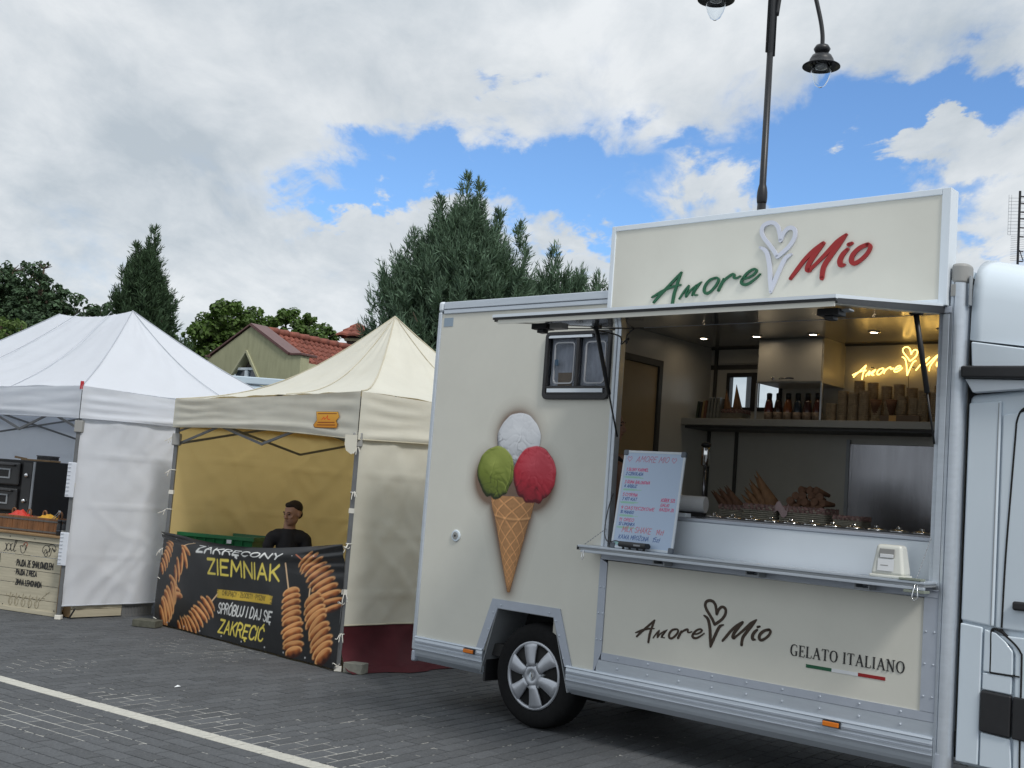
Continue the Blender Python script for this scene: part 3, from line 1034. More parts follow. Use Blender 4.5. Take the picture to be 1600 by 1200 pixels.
# ties along the posts
def ties(root, c, zs, out, n=3):
    for z in zs:
        mb = MB()
        for k in range(n):
            a = rng.uniform(-1, 1)
            pts = [(0, 0, 0), (out[0] * .03 + a * .015, out[1] * .03, .01 * a), (out[0] * .055 + a * .03, out[1] * .055, -.02 + .02 * a), (out[0] * .07 + a * .05, out[1] * .07, -.06 + rng.uniform(-.02, .03))]
            pts, _ = cat_rom(pts, None, 4)
            mb.tube([(c[0] + p[0], c[1] + p[1], z + p[2]) for p in pts], .0035, 5)
        mb.tube([(c[0] + .024 * math.cos(t), c[1] + .024 * math.sin(t), z) for t in np.linspace(0, 6.28, 9)], .005, 5)
        mb.build('tie', M_tie, root, smooth=True)


ties(cream, ccr[0], (1.82, 1.45, 1.03, .62, .30), (.02, -1))
ties(cream, ccr[1], (1.86, 1.52, 1.13, .74), (-.9, -.4))
# corner flap under the front right valance
MB().prism([(-.10, 1.92), (.0, 1.92), (.0, 1.79), (-.04, 1.76), (-.085, 1.79), (-.10, 1.84)], -.062, -.056, 'Y').build('corner_flap', M_creamcloth, cream)
# webbing sleeves that tie the white wall to its front post
for z0, z1 in ((1.18, 1.52), (.52, .84)):
    mb = MB()
    mb.box(-.055, .03, -.045, -.030, z0, z1)
    o = mb.build('sleeve_flap', M_whitecloth, wtent, bevel=.006)
    m2 = MB()
    for k in range(9):
        z = z0 + .02 + k * (z1 - z0 - .04) / 8
        m2.box(-.05, -.02, -.050, -.0455, z, z + .008)
    m2.build('lacing', M_seamw, o)

# printed patch on the cream valance: a ticket shaped badge
cv = Canvas(.38, .15, .003, srgb(228, 150, 40) + (0,))
tk = [(.03, .147), (.34, .147), (.365, .10), (.325, .068), (.35, .04), (.34, .006), (.03, .006), (.005, .03), (.05, .07), (.04, .11)]
def inside(poly, X, Y):
    r = np.zeros(X.shape, bool)
    n = len(poly)
    for i in range(n):
        x0, y0 = poly[i]
        x1, y1 = poly[(i + 1) % n]
        if y0 == y1: continue
        cnd = ((Y >= min(y0, y1)) & (Y < max(y0, y1)))
        r ^= cnd & (X < x0 + (Y - y0) * (x1 - x0) / (y1 - y0))
    return r
m_ = inside(tk, cv.X, cv.Y)
cv.c[..., 3] = m_ * 1.0
gr = np.clip(cv.Y / .15, 0, 1)[..., None]
cv.c[..., :3] = np.array(srgb(205, 130, 30)) * (1 - gr) + np.array(srgb(238, 178, 70)) * gr
cv.stroke(tk + [tk[0]], .0035, srgb(60, 30, 5))
cv.c[..., 3] = np.maximum(cv.c[..., 3] * m_, 0)
for y, x0, x1 in ((.127, .06, .32), (.052, .07, .30), (.030, .06, .31)):
    cv.stroke([(x0, y), (x1, y + .002)], .0035, srgb(120, 30, 10))
cv.stroke([(.12, .075), (.15, .10), (.155, .078), (.18, .09), (.20, .112), (.20, .082), (.23, .078)], .004, srgb(225, 60, 20))
M_art = mat_attr('printed_cloth', 0.7, alpha=True)
def tkf(X, Y):
    s_ = .195 + .38 - X       # distance from the front right post towards the left, X runs left to right in the picture
    b_ = -.052 + 0 * X
    return CA[0] * s_ + CB[0] * b_, CA[1] * s_ + CB[1] * b_, 1.967 + Y + 0 * X
cv.mesh('printed_badge', M_art, tkf, cream, skip_clear=True)

# ------------------------------------------------------------------ banner
def potato(cv, pts, n, a, b, tilt, seed, light=1.0, gaps=()):
    r = random.Random(seed)
    P, _ = cat_rom(pts, None, 10)
    P = np.array(P)
    d = np.r_[0, np.cumsum(np.hypot(*np.diff(P, axis=0).T))]
    for i in range(n):
        t = (i + .5) / n * d[-1]
        x, y = np.interp(t, d, P[:, 0]), np.interp(t, d, P[:, 1])
        j = min(np.searchsorted(d, t), len(P) - 1)
        dx, dy = P[j] - P[max(j - 1, 0)]
        ang = math.atan2(dy, dx) + math.pi / 2 + tilt + r.uniform(-.08, .08)
        aa = a * r.uniform(.9, 1.08) * (1 if 0 < i < n - 1 else .8)
        bb = b * r.uniform(.8, 1.25)
        hue = r.uniform(.85, 1.1)
        def sh(u, v, rr, hue=hue, r1=r.uniform(0, 6)):
            base = np.array(srgb(182, 102, 48)) * hue
            dark = np.array(srgb(52, 20, 8))
            lite = np.array(srgb(236, 178, 116)) * hue
            k = np.clip(.48 - v * .95 + .12 * np.sin(u * 9 + r1), 0, 1)[..., None]
            c = base * (1 - k) + dark * k
            rim = (np.clip((v - .15) / .5, 0, 1) * np.clip(1.25 - rr, 0, 1) * 1.2 + np.clip((rr - .78) * 5, 0, 1) * (v > -.2) * .9)[..., None]
            rim = np.clip(rim, 0, 1)
            c = c * (1 - rim) + lite * rim
            return c * light
        cv.ellipse(x, y, aa, bb, ang, sh)


BW, BH = 2.93, 1.06
bg = srgb(30, 31, 33)
cv = Canvas(BW, BH, .0052, bg)
nz = np.zeros(cv.X.shape)
for (fx, fy, am, ph) in ((3.1, 2.2, .5, 1), (7.3, 5.1, .3, 2), (13.1, 9.7, .2, 4)):
    nz += am * np.sin(cv.X * fx + ph + 1.5 * np.sin(cv.Y * fy)) * np.sin(cv.Y * fy + ph * 2 + np.sin(cv.X * fx * .7))
cv.c[..., :3] *= (1 + .35 * nz)[..., None]
stick = srgb(225, 190, 150)
# skewers on the left
potato(cv, [(.16, .84), (.13, .70), (.07, .58), (.03, .52)], 7, .085, .032, -.35, 1)
cv.stroke([(.585, .925), (.46, .86), (.40, .80)], .008, stick)
potato(cv, [(.44, .80), (.45, .68), (.36, .56), (.30, .42), (.42, .28)], 8, .115, .036, -.75, 2)
potato(cv, [(.34, .36), (.26, .26), (.20, .14), (.14, .04)], 7, .155, .045, -.55, 3, .9)
cv.stroke([(1.06, .40), (.98, .33), (.88, .26)], .008, stick)
potato(cv, [(.98, .32), (.86, .22), (.74, .11), (.62, .02), (.45, -.03)], 11, .135, .032, .28, 4)
# right: two upright skewers and a slanted one
cv.stroke([(2.10, .79), (2.20, .55)], .010, stick)
potato(cv, [(2.235, .575), (2.26, .42), (2.30, .25), (2.35, .03)], 11, .150, .042, .12, 5)
cv.stroke([(2.505, .66), (2.50, .52)], .008, stick)
cv.stroke([(2.26, .945), (2.36, .87)], .009, srgb(190, 110, 80))
potato(cv, [(2.37, .90), (2.50, .83), (2.62, .72), (2.73, .60), (2.83, .46)], 11, .165, .034, -.30, 6, .95)
potato(cv, [(2.54, .545), (2.60, .40), (2.68, .24), (2.76, .05)], 10, .165, .048, .22, 7)
white, yel = srgb(236, 236, 232), srgb(226, 206, 90)
for (txt, x, y, h, w, sl, an, hw, col, wob) in (
        ('ZAKRĘCONY', .635, .765, .118, 1.36, .50, .045, .0125, white, .02),
        ('ZIEMNIAK', .875, .580, .135, 1.16, -.12, .043, .0125, yel, .0),
        ('SPRÓBUJ I DAJ SIĘ', 1.09, .235, .090, .89, .22, .033, .0065, white, .05),
        ('ZAKRĘCIĆ', 1.14, .062, .115, .72, .25, .02, .0095, yel, .03)):
    for st in text_strokes(txt, x, y, h, w, sl, .2, an, wob, 4):
        if len(st) > 5:
            st, _ = cat_rom(st, None, 3)
        n = len(st)
        ws = [hw * (1.12 - .35 * i / max(1, n - 1)) for i in range(n)]
        cv.stroke(st, ws, col)
rb = random.Random(9)
for k in range(34):
    y = .385 + .0022 * k
    yy = y - .012
    cv.stroke([(1.075 + rb.uniform(-.02, .03), yy), (1.95 + rb.uniform(-.04, .03), yy + .045)], .0028, srgb(212, 178, 62))
for st in text_strokes('CHRUPIĄCY • ZŁOCISTY • PYSZNY', 1.15, .405, .040, .72, .0, .2, .045):
    cv.stroke(st, .0032, srgb(35, 30, 15))
for x in (.25, .55, .85, 1.2, 1.55, 1.9, 2.2, 2.5):
    for y in (.03, .955 - .045 * math.sin(math.pi * x / 2.9)):
        cv.stroke([(x, y), (x + .002, y)], .007, srgb(200, 200, 200))
banner = thing('potato_banner', 'black vinyl banner with yellow lettering and potato skewers tied below the cream tent', 'banner', (-3.302, 11.66, 0))
bu = np.array([2.068, -2.035]) / math.hypot(2.068, 2.035)
bn = np.array([bu[1], -bu[0]])      # towards the camera
def bf(X, Y):
    u = (X - .015) + 0 * Y
    lo = .018 + 0 * X
    hi = .905 + (.12) * (X / BW) - .085 * np.sin(np.pi * np.clip(X / BW, 0, 1)) ** 1.2
    hi = hi + .0
    z = np.where(Y < .8, lo + Y * (.80 - .018) / .8, .80 + (Y - .8) / (BH - .8) * (hi - .80))
    w = .012 * np.sin(X * 3.1 + 1) * np.sin(Y * 4) + .006 * np.sin(X * 9 + Y * 7)
    top = np.clip((Y - .72) / .34, 0, 1)
    w += .030 * np.sin((Y * 14 - X * 2.2)) * top * (.3 + np.abs(X / BW - .5) * 1.0)
    w += .010 * np.sin(Y * 60 - 6 * X) * top * np.exp(-((X - 2.75) / .35) ** 2) + .010 * np.sin(Y * 55 + 8 * X) * top * np.exp(-((X - .15) / .3) ** 2)
    off = .035 + w
    return u * bu[0] + bn[0] * off, u * bu[1] + bn[1] * off, z
M_banner = mat_attr('printed_vinyl', 0.33, bump=.05, bs=25, spec=.5)
cv.mesh('banner_sheet', M_banner, bf, banner)
mb = MB()
for k in range(20):
    pass
for (x, z) in ((.0, .88), (.0, .45), (.0, .06), (2.905, 1.0), (2.905, .55), (2.905, .06)):
    p = (bu[0] * x + bn[0] * .03, bu[1] * x + bn[1] * .03, z)
    q = MB()
    q.tube([(p[0] + .028 * math.cos(t), p[1] + .028 * math.sin(t), z + .01 * math.sin(2 * t)) for t in np.linspace(0, 6.28, 10)], .0035, 5)
    q.build('cord', M_tie, banner, smooth=True)
# ------------------------------------------------------------------ food truck
YAW = -0.7257
TO = (0.2692, 7.8744)
cy_, sy_ = math.cos(YAW), math.sin(YAW)
def TW(x, y, z=0.0):
    return (TO[0] + x * cy_ - y * sy_, TO[1] + x * sy_ + y * cy_, z)
truck = thing('food_truck', 'cream ice cream truck with open serving hatch, raised awning and a big cone picture', 'food truck', (*TO, 0), YAW)
T = truck
def tb(name, m, *boxes, parent=None, bevel=0.0, seg=2):
    mb = MB()
    for b in boxes: mb.box(*b)
    return mb.build(name, m, parent or T, bevel=bevel, seg=seg)

XR, XF, ZT = -1.135, 2.82, 2.905
# --- side panels (hole for hatch X .56-2.64, Z 1.23-2.66; window; wheel arch)
YB = .0
XO0, XO1, ZO0, ZO1 = .562, 2.640, 1.235, 2.655
mb = MB()
# rear side panel with arch cut-out and window
arch = [(-.441, .43), (-.330, .757), (.168, .757), (.300, .43)]
mb.prism([(XR + .03, .45), (-.434, .45), (-.330, .757), (-.06, .757), (-.06, 2.83), (XR + .03, 2.83)], YB, YB + .03)
mb.prism([(-.06, .757), (.168, .757), (.292, .45), (.512, .45), (.512, 2.20), (-.06, 2.20)], YB, YB + .03)
mb.prism([(-.06, 2.65), (.455, 2.65), (.455, 2.83), (-.06, 2.83)], YB, YB + .03)
mb.prism([(.485, 2.20), (.512, 2.20), (.512, 2.65), (.485, 2.65)], YB, YB + .03)
mb.build('side_panel', M_cream, T)
tb('hatch_panel', M_cream, (.5725, 2.625, .0, .03, .575, 1.16))
# frame strips round the lower hatch panel
mb = MB()
mb.prism([(.514, .445), (.5705, .585), (.5705, 1.145), (.514, 1.17)], -.006, .02)
mb.box(.5705, 2.70, -.0055, .0195, .536, .582)
mb.box(2.624, 2.70, -.006, .02, .584, 1.175)
mb.build('hatch_frame', M_alu2, T)
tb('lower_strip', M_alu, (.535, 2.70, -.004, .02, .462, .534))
mb = MB()
for x in np.arange(.70, 2.68, .228):
    for z in (.562, .497):
        mb.lathe([(.007, 0), (.007, -.003), (.004, -.006)], 8, 'Y', (x, -.005, z))
for z in np.arange(.66, 1.15, .165):
    for x in (.528, .560, 2.64, 2.685):
        mb.lathe([(.006, 0), (.006, -.003), (.003, -.005)], 8, 'Y', (x, -.006, z))
for (x, z) in ((-.30, .775), (.13, .775), (-.40, .60), (.225, .64), (.27, .50), (-.365, .72), (.19, .73), (-.42, .5)):
    mb.lathe([(.006, 0), (.006, -.003), (.003, -.005)], 8, 'Y', (x, -.0085, z))
tag(mb.build('rivet_heads', M_alu, T), kind='stuff')
# rail under the opening
mb = MB()
mb.box(.52, 2.70, -.008, .03, 1.165, 1.20)
mb.box(.55, 2.70, -.012, .03, 1.200, 1.232)
mb.build('sill_rail', M_alu2, T, bevel=.003)
# opening frame: left jamb with two profiles, right jamb
tb('left_jamb', M_whitemat, (.512, .535, -.012, .035, 1.205, 2.70), bevel=.004)
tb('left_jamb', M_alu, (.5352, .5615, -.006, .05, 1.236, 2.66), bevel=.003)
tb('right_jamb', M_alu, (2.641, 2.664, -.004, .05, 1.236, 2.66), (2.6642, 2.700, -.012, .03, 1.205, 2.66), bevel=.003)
tb('header_rail', M_alu2, (.512, 2.71, -.015, .03, 2.662, 2.698), bevel=.003)
# corner pillar of the box, rounded
pp = [(2.702, .03), (2.702, -.010), (2.718, -.016), (2.721, -.008), (2.725, -.016)]
for k in range(9):
    t = -math.pi / 2 + (math.pi / 2) * k / 8
    pp.append((2.734 + .046 * math.cos(t), .032 + .048 * math.sin(t)))
pp += [(2.78, .07), (2.72, .07), (2.72, .03)]
mb = MB()
mb.prism(pp, .30, 2.84, 'Z')
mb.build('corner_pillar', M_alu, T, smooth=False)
mb = MB()
mb.prism([(2.699, .03), (2.699, -.018), (2.735, -.020)] + [(2.736 + .050 * math.cos(-math.pi / 2 + math.pi / 2 * k / 6), .032 + .052 * math.sin(-math.pi / 2 + math.pi / 2 * k / 6)) for k in range(1, 7)] + [(2.786, .09), (2.72, .09)], 2.815, 2.93, 'Z')
mb.build('pillar_cap', M_greycap, T, bevel=.022, seg=3)
tb('pillar_bracket', M_greycap, (2.703, 2.728, -.020, -.0165, 2.75, 2.815), bevel=.002)
mb = MB()
mb.prism([(2.700, .05), (2.700, -.014), (2.735, -.018), (2.765, -.006), (2.783, .05)], .20, .40, 'Z')
mb.build('pillar_shoe', M_alu2, T, bevel=.02, seg=3)
# rear corner profile and roof rail
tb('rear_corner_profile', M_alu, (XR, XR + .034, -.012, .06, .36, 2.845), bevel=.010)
mb = MB()
mb.box(XR - .004, XR + .052, -.016, .07, 2.845, 2.925)
mb.build('rear_corner_cap', M_whitemat, T, bevel=.022, seg=3)
mb = MB()
mb.box(XR + .0525, .453, -.010, .03, 2.828, 2.862)
mb.box(XR + .0525, .453, -.014, .05, 2.8625, 2.918)
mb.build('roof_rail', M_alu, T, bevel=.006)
# skirt: extruded aluminium with a curved foot
def skirt(x0, x1, name='skirt'):
    prof = [(.03, .462), (-.016, .462), (-.020, .452), (-.012, .446)]
    for k in range(10):
        t = k / 9
        prof.append((-.012 - .004 * math.sin(t * 9.4) * (1 if k % 2 else 0) + .050 * max(0, (t - .45) / .55) ** 1.8, .445 - .165 * t))
    prof += [(.06, .281), (.06, .30), (.03, .33)]
    mb = MB()
    mb.prism(prof, x0, x1, 'X')
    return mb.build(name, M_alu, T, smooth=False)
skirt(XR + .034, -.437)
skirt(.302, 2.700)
for (x0, x1) in ((XR + .034, -.437), (.302, 2.700)):
    m_ = MB()
    for z in (.425, .418, .398, .391, .370):
        m_.box(x0, x1, -.0165, -.012, z, z + .0025)
    tag(m_.build('skirt_ribs', M_alu2, T), kind='stuff')
tb('rear_corner_foot', M_alu2, (XR - .002, XR + .036, -.010, .07, .275, .36), bevel=.015)
# arch frame
ai = [(-.452, .300), (-.330, .752), (.165, .752), (.318, .290)]
ao = [(-.505, .445), (-.382, .812), (.215, .812), (.345, .445)]
mb = MB()
mb.prism([(-.505, .450), (-.436, .450), (-.330, .752), (-.382, .812)], -.009, .004)
mb.prism([(-.3818, .812), (-.3295, .7525), (.1645, .7525), (.2148, .812)], -.0085, .004)
mb.prism([(.2152, .812), (.1652, .752), (.285, .450), (.345, .450)], -.009, .004)
mb.build('arch_frame', M_alu2, T)
mb = MB()   # inner lining of the arch
for a, b in zip(ai[:-1], ai[1:]):
    mb.add([(a[0], -.006, a[1]), (b[0], -.006, b[1]), (b[0], .34, b[1]), (a[0], .34, a[1])], [(0, 1, 2, 3)])
mb.build('arch_liner', M_aludk, T, solid=.006)
tb('wheel_well', M_hole, (-.50, .36, .34, .36, .2, .78))
mb = MB()   # mudflap bracket
mb.box(-.445, -.425, .02, .28, .24, .45)
mb.build('mud_guard', M_black, T, bevel=.004)
# --- rest of the box
tb('box_floor', M_under, (XR + .02, 2.80, .065, 1.76, .42, .50))
tb('chassis_rail', M_under, (XR + .1, 2.8, .45, .53, .30, .42), (XR + .1, 2.8, 1.25, 1.33, .30, .42))
tb('underbody', M_under, (.45, 1.3, .5, 1.2, .22, .42), (1.5, 2.5, .4, 1.3, .25, .42), (-1.0, -.6, .6, 1.2, .24, .42))
tb('roof', M_white, (XR + .02, 2.779, .052, 1.765, 2.862, 2.90))
tb('rear_wall', M_cream, (XR + .006, XR + .036, .061, 1.765, .46, 2.86))
tb('front_wall', M_inner, (2.759, 2.779, .071, 1.765, .501, 2.83))
# far wall with the window opening  X .30-.86, Z 2.30-2.58
WX0, WX1, WZ0, WZ1 = .335, .78, 2.315, 2.575
tb('back_wall', M_inner, (XR + .04, WX0, 1.745, 1.78, .50, 2.86), (WX1, 2.758, 1.745, 1.78, .50, 2.86), (WX0, WX1, 1.745, 1.78, .50, WZ0), (WX0, WX1, 1.745, 1.78, WZ1, 2.86))
fm = MB()
for (a, b) in ((WX0, (WX0 + WX1) / 2 - .012), ((WX0 + WX1) / 2 + .012, WX1)):
    fm.box(a - .018, a + .012, 1.728, 1.79, WZ0 - .018, WZ1 + .018)
    fm.box(b - .012, b + .014, 1.7285, 1.7895, WZ0 - .018, WZ1 + .018)
fm.box(WX0, WX1, 1.729, 1.789, WZ0 - .0175, WZ0 + .012)
fm.box(WX0, WX1, 1.729, 1.789, WZ1 - .012, WZ1 + .0175)
bw = fm.build('back_window_frame', M_black, T, bevel=.006)
gl = MB()
gl.box(WX0 + .012, (WX0 + WX1) / 2 - .024, 1.758, 1.762, WZ0 + .012, WZ1 - .012)
gl.build('pane', glass_mat('window_glass'), bw)
gl = MB()
gl.box((WX0 + WX1) / 2 + .024, WX1 - .012, 1.758, 1.762, WZ0 + .012, WZ1 - .012)
gl.build('pane', glass_mat('window_glass'), bw)
# ceiling
tb('ceiling', M_ceil, (.17, 2.757, .052, 1.744, 2.79, 2.81))
M_lamp = mat('downlight_glow', (1, .8, .5), .3, emit=(1.0, .80, .56), es=34)
for x in (-.0, .42, .86, 1.30, 1.74, 2.2):
    if x < .2:
        continue
    rg = MB().lathe([(.042, 0), (.042, -.006), (.030, -.008), (.029, -.001)], 20, 'Z', (x - .02, 1.24, 2.7895)).build('downlight', M_chrome, T, smooth=True)
    MB().lathe([(.028, 0), (.028, -.003)], 20, 'Z', (x - .02, 1.24, 2.7885)).build('bulb', M_lamp, rg)
# partition with tan door
tb('partition', M_inner, (.13, .165, 1.075, 1.744, .50, 2.789), (.13, .165, .06, 1.0745, 2.60, 2.789), (.13, .165, .04, .50, .50, 2.599))
dr = tb('partition_door', M_tan, (.135, .155, .54, 1.03, .50, 2.55), bevel=.003)
tb('door_frame', M_innerdk, (.125, .172, 1.03, 1.074, .50, 2.599), (.125, .172, .5005, .54, .50, 2.599), (.125, .172, .5405, 1.0295, 2.552, 2.598), parent=dr)
# interior joinery: cupboards, shelf, back splash
cb = tb('wall_cupboard', M_inner, (.775, 1.285, 1.40, 1.744, 2.470, 2.789))
tb('cupboard_door', M_inner, (.780, 1.280, 1.385, 1.3995, 2.478, 2.782), parent=cb, bevel=.003)
MB().tube([(.96, 1.385, 2.500), (.97, 1.368, 2.500), (1.06, 1.368, 2.501), (1.07, 1.385, 2.501)], .0055, 8).build('handle', M_steel, cb, smooth=True)
MB().lathe([(.012, 0), (.012, -.010), (.008, -.012)], 12, 'Y', (.91, 1.385, 2.500)).build('lock', M_chrome, cb)
tb('upper_trim', M_innerdk, (.17, .77, 1.735, 1.7445, 2.62, 2.655), (.20, .226, 1.73, 1.7445, 2.22, 2.785), (.17, 2.75, 1.725, 1.7445, 2.775, 2.789))
tb('upper_panel', M_inner, (.24, .765, 1.725, 1.7345, 2.665, 2.774), bevel=.002)
sh = tb('back_shelf', mat('shelf_laminate', (.36, .36, .33), .35, var=.05), (.167, 2.757, 1.36, 1.744, 2.155, 2.205), bevel=.003)
tb('shelf_rail', M_innerdk, (.167, 2.757, 1.42, 1.743, 2.135, 2.1545), parent=sh)
tb('shelf_post', M_alu, (.770, .782, 1.392, 1.404, 2.2055, 2.469), parent=sh)
tb('shelf_post', M_alu, (1.278, 1.290, 1.392, 1.404, 2.2055, 2.469), parent=sh)
tb('wall_strip', M_innerdk, (.175, .20, 1.73, 1.7445, .9, 2.134), (.42, .445, 1.73, 1.7445, 1.2, 2.134))
ms = tb('steel_backsplash', M_steel, (1.36, 2.75, 1.728, 1.742, 1.47, 2.07), bevel=.002)
tb('splash_edge', M_aludk, (1.335, 1.36, 1.722, 1.742, 1.4, 2.10), parent=ms)
tb('back_counter', M_inner, (.17, 2.757, 1.22, 1.744, .50, 1.38))
# serving counter (ice cream cabinet) right behind the hatch
ct = tb('serving_counter', M_whitemat, (.9205, 2.640, .052, .72, .62, 1.452), bevel=.006)
tb('counter_edge', M_alu2, (.92, 2.640, .046, .74, 1.453, 1.474), parent=ct, bevel=.004)
tb('counter_top', M_steel, (1.05, 2.638, .11, .73, 1.4745, 1.482), parent=ct)
tb('counter_upstand', M_whitemat, (.93, 1.10, .054, .11, 1.4745, 1.50), parent=ct, bevel=.003)
for k in range(11):
    x = 1.22 + k * .130
    l = MB().lathe([(.056, 0), (.056, .010), (.045, .016), (.014, .018), (.014, .030), (.010, .034)], 20, 'Z', (x, .19 + .0 * k, 1.4825)).build('tub_lid', M_chrome, ct, smooth=True)
tb('tub_rim', M_black, (1.13, 2.62, .125, .132, 1.4822, 1.490), parent=ct)
# --- serving shelf outside
sf = MB()
sf.box(.452, 2.690, -.175, .0, 1.236, 1.250)
so = sf.build('serving_shelf', M_alu, T, bevel=.003)
tb('shelf_channel', M_aludk, (.460, 2.685, -.168, -.005, 1.222, 1.2355), parent=so)
tb('shelf_lip', M_alu, (.475, 2.686, -.172, -.150, 1.205, 1.2215), parent=so, bevel=.003)
tb('shelf_end', M_black, (.446, .4518, -.172, -.02, 1.218, 1.245), parent=so)
for x in (.98, 1.62, 2.28):
    tb('bracket', M_aludk, (x, x + .085, -.10, -.013, 1.172, 1.182), (x, x + .008, -.10, -.013, 1.182, 1.20), (x + .077, x + .085, -.10, -.013, 1.182, 1.20), parent=so)
tb('latch_plate', mat('dull_zinc', (.30, .33, .27), .45, metal=.4), (2.555, 2.672, -.178, -.12, 1.251, 1.262), (2.58, 2.69, -.176, -.10, 1.190, 1.2035), parent=so, bevel=.002)
MB().tube([(2.642, -.178, 1.235), (2.628, -.18, 1.17), (2.640, -.18, 1.150), (2.660, -.18, 1.165), (2.652, -.178, 1.235)], .0035, 6).build('carabiner', M_chrome, so, smooth=True)
MB().tube([(.500, -.175, 1.215), (.492, -.178, 1.175), (.500, -.178, 1.160), (.510, -.178, 1.172), (.506, -.175, 1.215)], .003, 6).build('carabiner', M_chrome, so, smooth=True)
def chain(p0, p1, n, par):
    mb = MB()
    for k in range(n):
        a = Vector(p0).lerp(Vector(p1), k / n)
        b = Vector(p0).lerp(Vector(p1), (k + .62) / n)
        mb.tube([a, b], .0028, 5)
    return mb.build('chain', M_aludk, par)
chain((2.648, -.01, 1.47), (2.640, -.165, 1.252), 16, so)
chain((.545, -.01, 1.36), (.497, -.165, 1.252), 9, so)
# --- awning hatch
def awz(y): return 2.662 + (2.500 - 2.662) * (-y / 1.265)
aw = MB()
ax0, ax1 = .600, 2.668
aw.prism([(-.004, 2.664), (-1.265, 2.506), (-1.265, 2.522), (-.004, 2.700)], ax0, ax1, 'X')
awo = aw.build('awning', M_cream, T)
m_ = MB()      # polished underside set in from a pale rim
m_.prism([(-.05, awz(-.05) - .0035), (-1.185, awz(-1.185) - .0035), (-1.185, awz(-1.185) + .001), (-.05, awz(-.05) + .001)], ax0 + .055, ax1 - .055, 'X')
m_.build('awning_lining', M_mirror, awo)
m_ = MB()
for (y0, y1, x0, x1) in ((-1.262, -1.188, ax0 + .004, ax1 - .004), (-1.1875, -.05, ax0 + .004, ax0 + .053), (-1.1875, -.05, ax1 - .053, ax1 - .004)):
    m_.prism([(y1, awz(y1) - .005), (y0, awz(y0) - .005), (y0, awz(y0) + .001), (y1, awz(y1) + .001)], x0, x1, 'X')
m_.box(ax0 + .03, ax1 - .004, -1.274, -1.266, 2.484, 2.508)  # front lip added so the rim shows as lit cream
m_.build('awning_rim', M_cream, awo)
m_ = MB()
m_.prism([(-1.266, 2.519), (-1.285, 2.5205), (-1.285, 2.537), (-.006, 2.712), (-.006, 2.7005), (-1.266, 2.5225)], ax0 - .006, ax1 + .006, 'X')
m_.build('awning_edge', M_whitemat, awo)
m_ = MB()
m_.box(ax0 - .006, ax1 + .006, -1.280, -1.2665, 2.5085, 2.5185)
for x in (ax0 - .006, ax1 + .001):
    m_.prism([(-1.266, 2.499), (-.006, 2.660), (-.006, 2.699), (-1.266, 2.5215)], x, x + .005, 'X')
m_.build('awning_seal', M_black, awo)
for x, f in ((.81, 1), (2.56, -1)):
    l = tb('latch_box', M_black, (x - .055, x + .055, -1.13, -1.05, 2.472, 2.505), (x - .02, x + .025, -1.12, -1.07, 2.452, 2.4719), parent=awo, bevel=.004)
    m_ = MB()
    m_.box(x + f * .07 - .0, x + f * .07 + .09, -1.12, -1.06, 2.472, 2.505) if f > 0 else m_.box(x + .058, x + .10, -1.11, -1.06, 2.492, 2.503)
    m_.build('latch_plate', M_greycap if f > 0 else M_aludk, l, bevel=.004)
for xs_ in ((.655, -.40, .575, .005), (2.605, -.22, 2.650, -.02)):
    xa, ya, xb, yb = xs_
    za = awz(ya) - .012
    zb = 1.955 if xa < 1 else 1.965
    p0, p1 = Vector((xa, ya, za)), Vector((xb, yb, zb))
    md_ = p0.lerp(p1, .60)
    st = MB().tube([p0, md_], .014, 10).build('gas_strut', M_black, T, smooth=True)
    MB().tube([md_, p1], .006, 8).build('piston_rod', M_black, st, smooth=True)
    b_ = MB()
    b_.box(xa - .03, xa + .03, ya - .02, ya + .02, za, za + .012)
    b_.build('mount', M_black, st)
# cable looped at the left of the opening
MB().tube(cat_rom([(.60, -.35, 2.60), (.60, -.10, 2.60), (.575, -.02, 2.585), (.60, -.05, 2.55), (.63, -.02, 2.59), (.60, .0, 2.56), (.59, .02, 2.62), (.64, .02, 2.66)], None, 6)[0], .005, 6).build('cable', M_black, T, smooth=True)
MB().tube([(ax0 + .10, -1.05, 2.49), (.9, -.65, 2.545), (1.05, -.45, 2.575)], .0035, 6).build('wire', M_black, T, smooth=True)

# --- sign board on the roof edge
SX0, SX1, SZ0, SZ1 = .453, 2.692, 2.700, 3.338
sg = tb('sign_board', M_cream, (SX0 + .03, SX1 - .045, -.030, .02, SZ0 + .02, SZ1 - .032))
tb('sign_frame', M_whitemat, (SX0, SX0 + .032, -.038, .07, SZ0, SZ1), (SX1 - .048, SX1, -.038, .07, SZ0, SZ1), (SX0 + .0325, SX1 - .0485, -.038, .07, SZ1 - .034, SZ1), (SX0 + .0325, SX1 - .0485, -.038, .07, SZ0, SZ0 + .034), parent=sg, bevel=.003)
tb('sign_back', M_aludk, (SX0 + .01, SX1 - .01, .021, .068, SZ0 + .01, SZ1 - .01), parent=sg)
tb('sign_brace', M_aludk, (.9, .93, .07, .5, 2.90, 2.93), (2.2, 2.23, .07, .5, 2.90, 2.93), parent=sg)

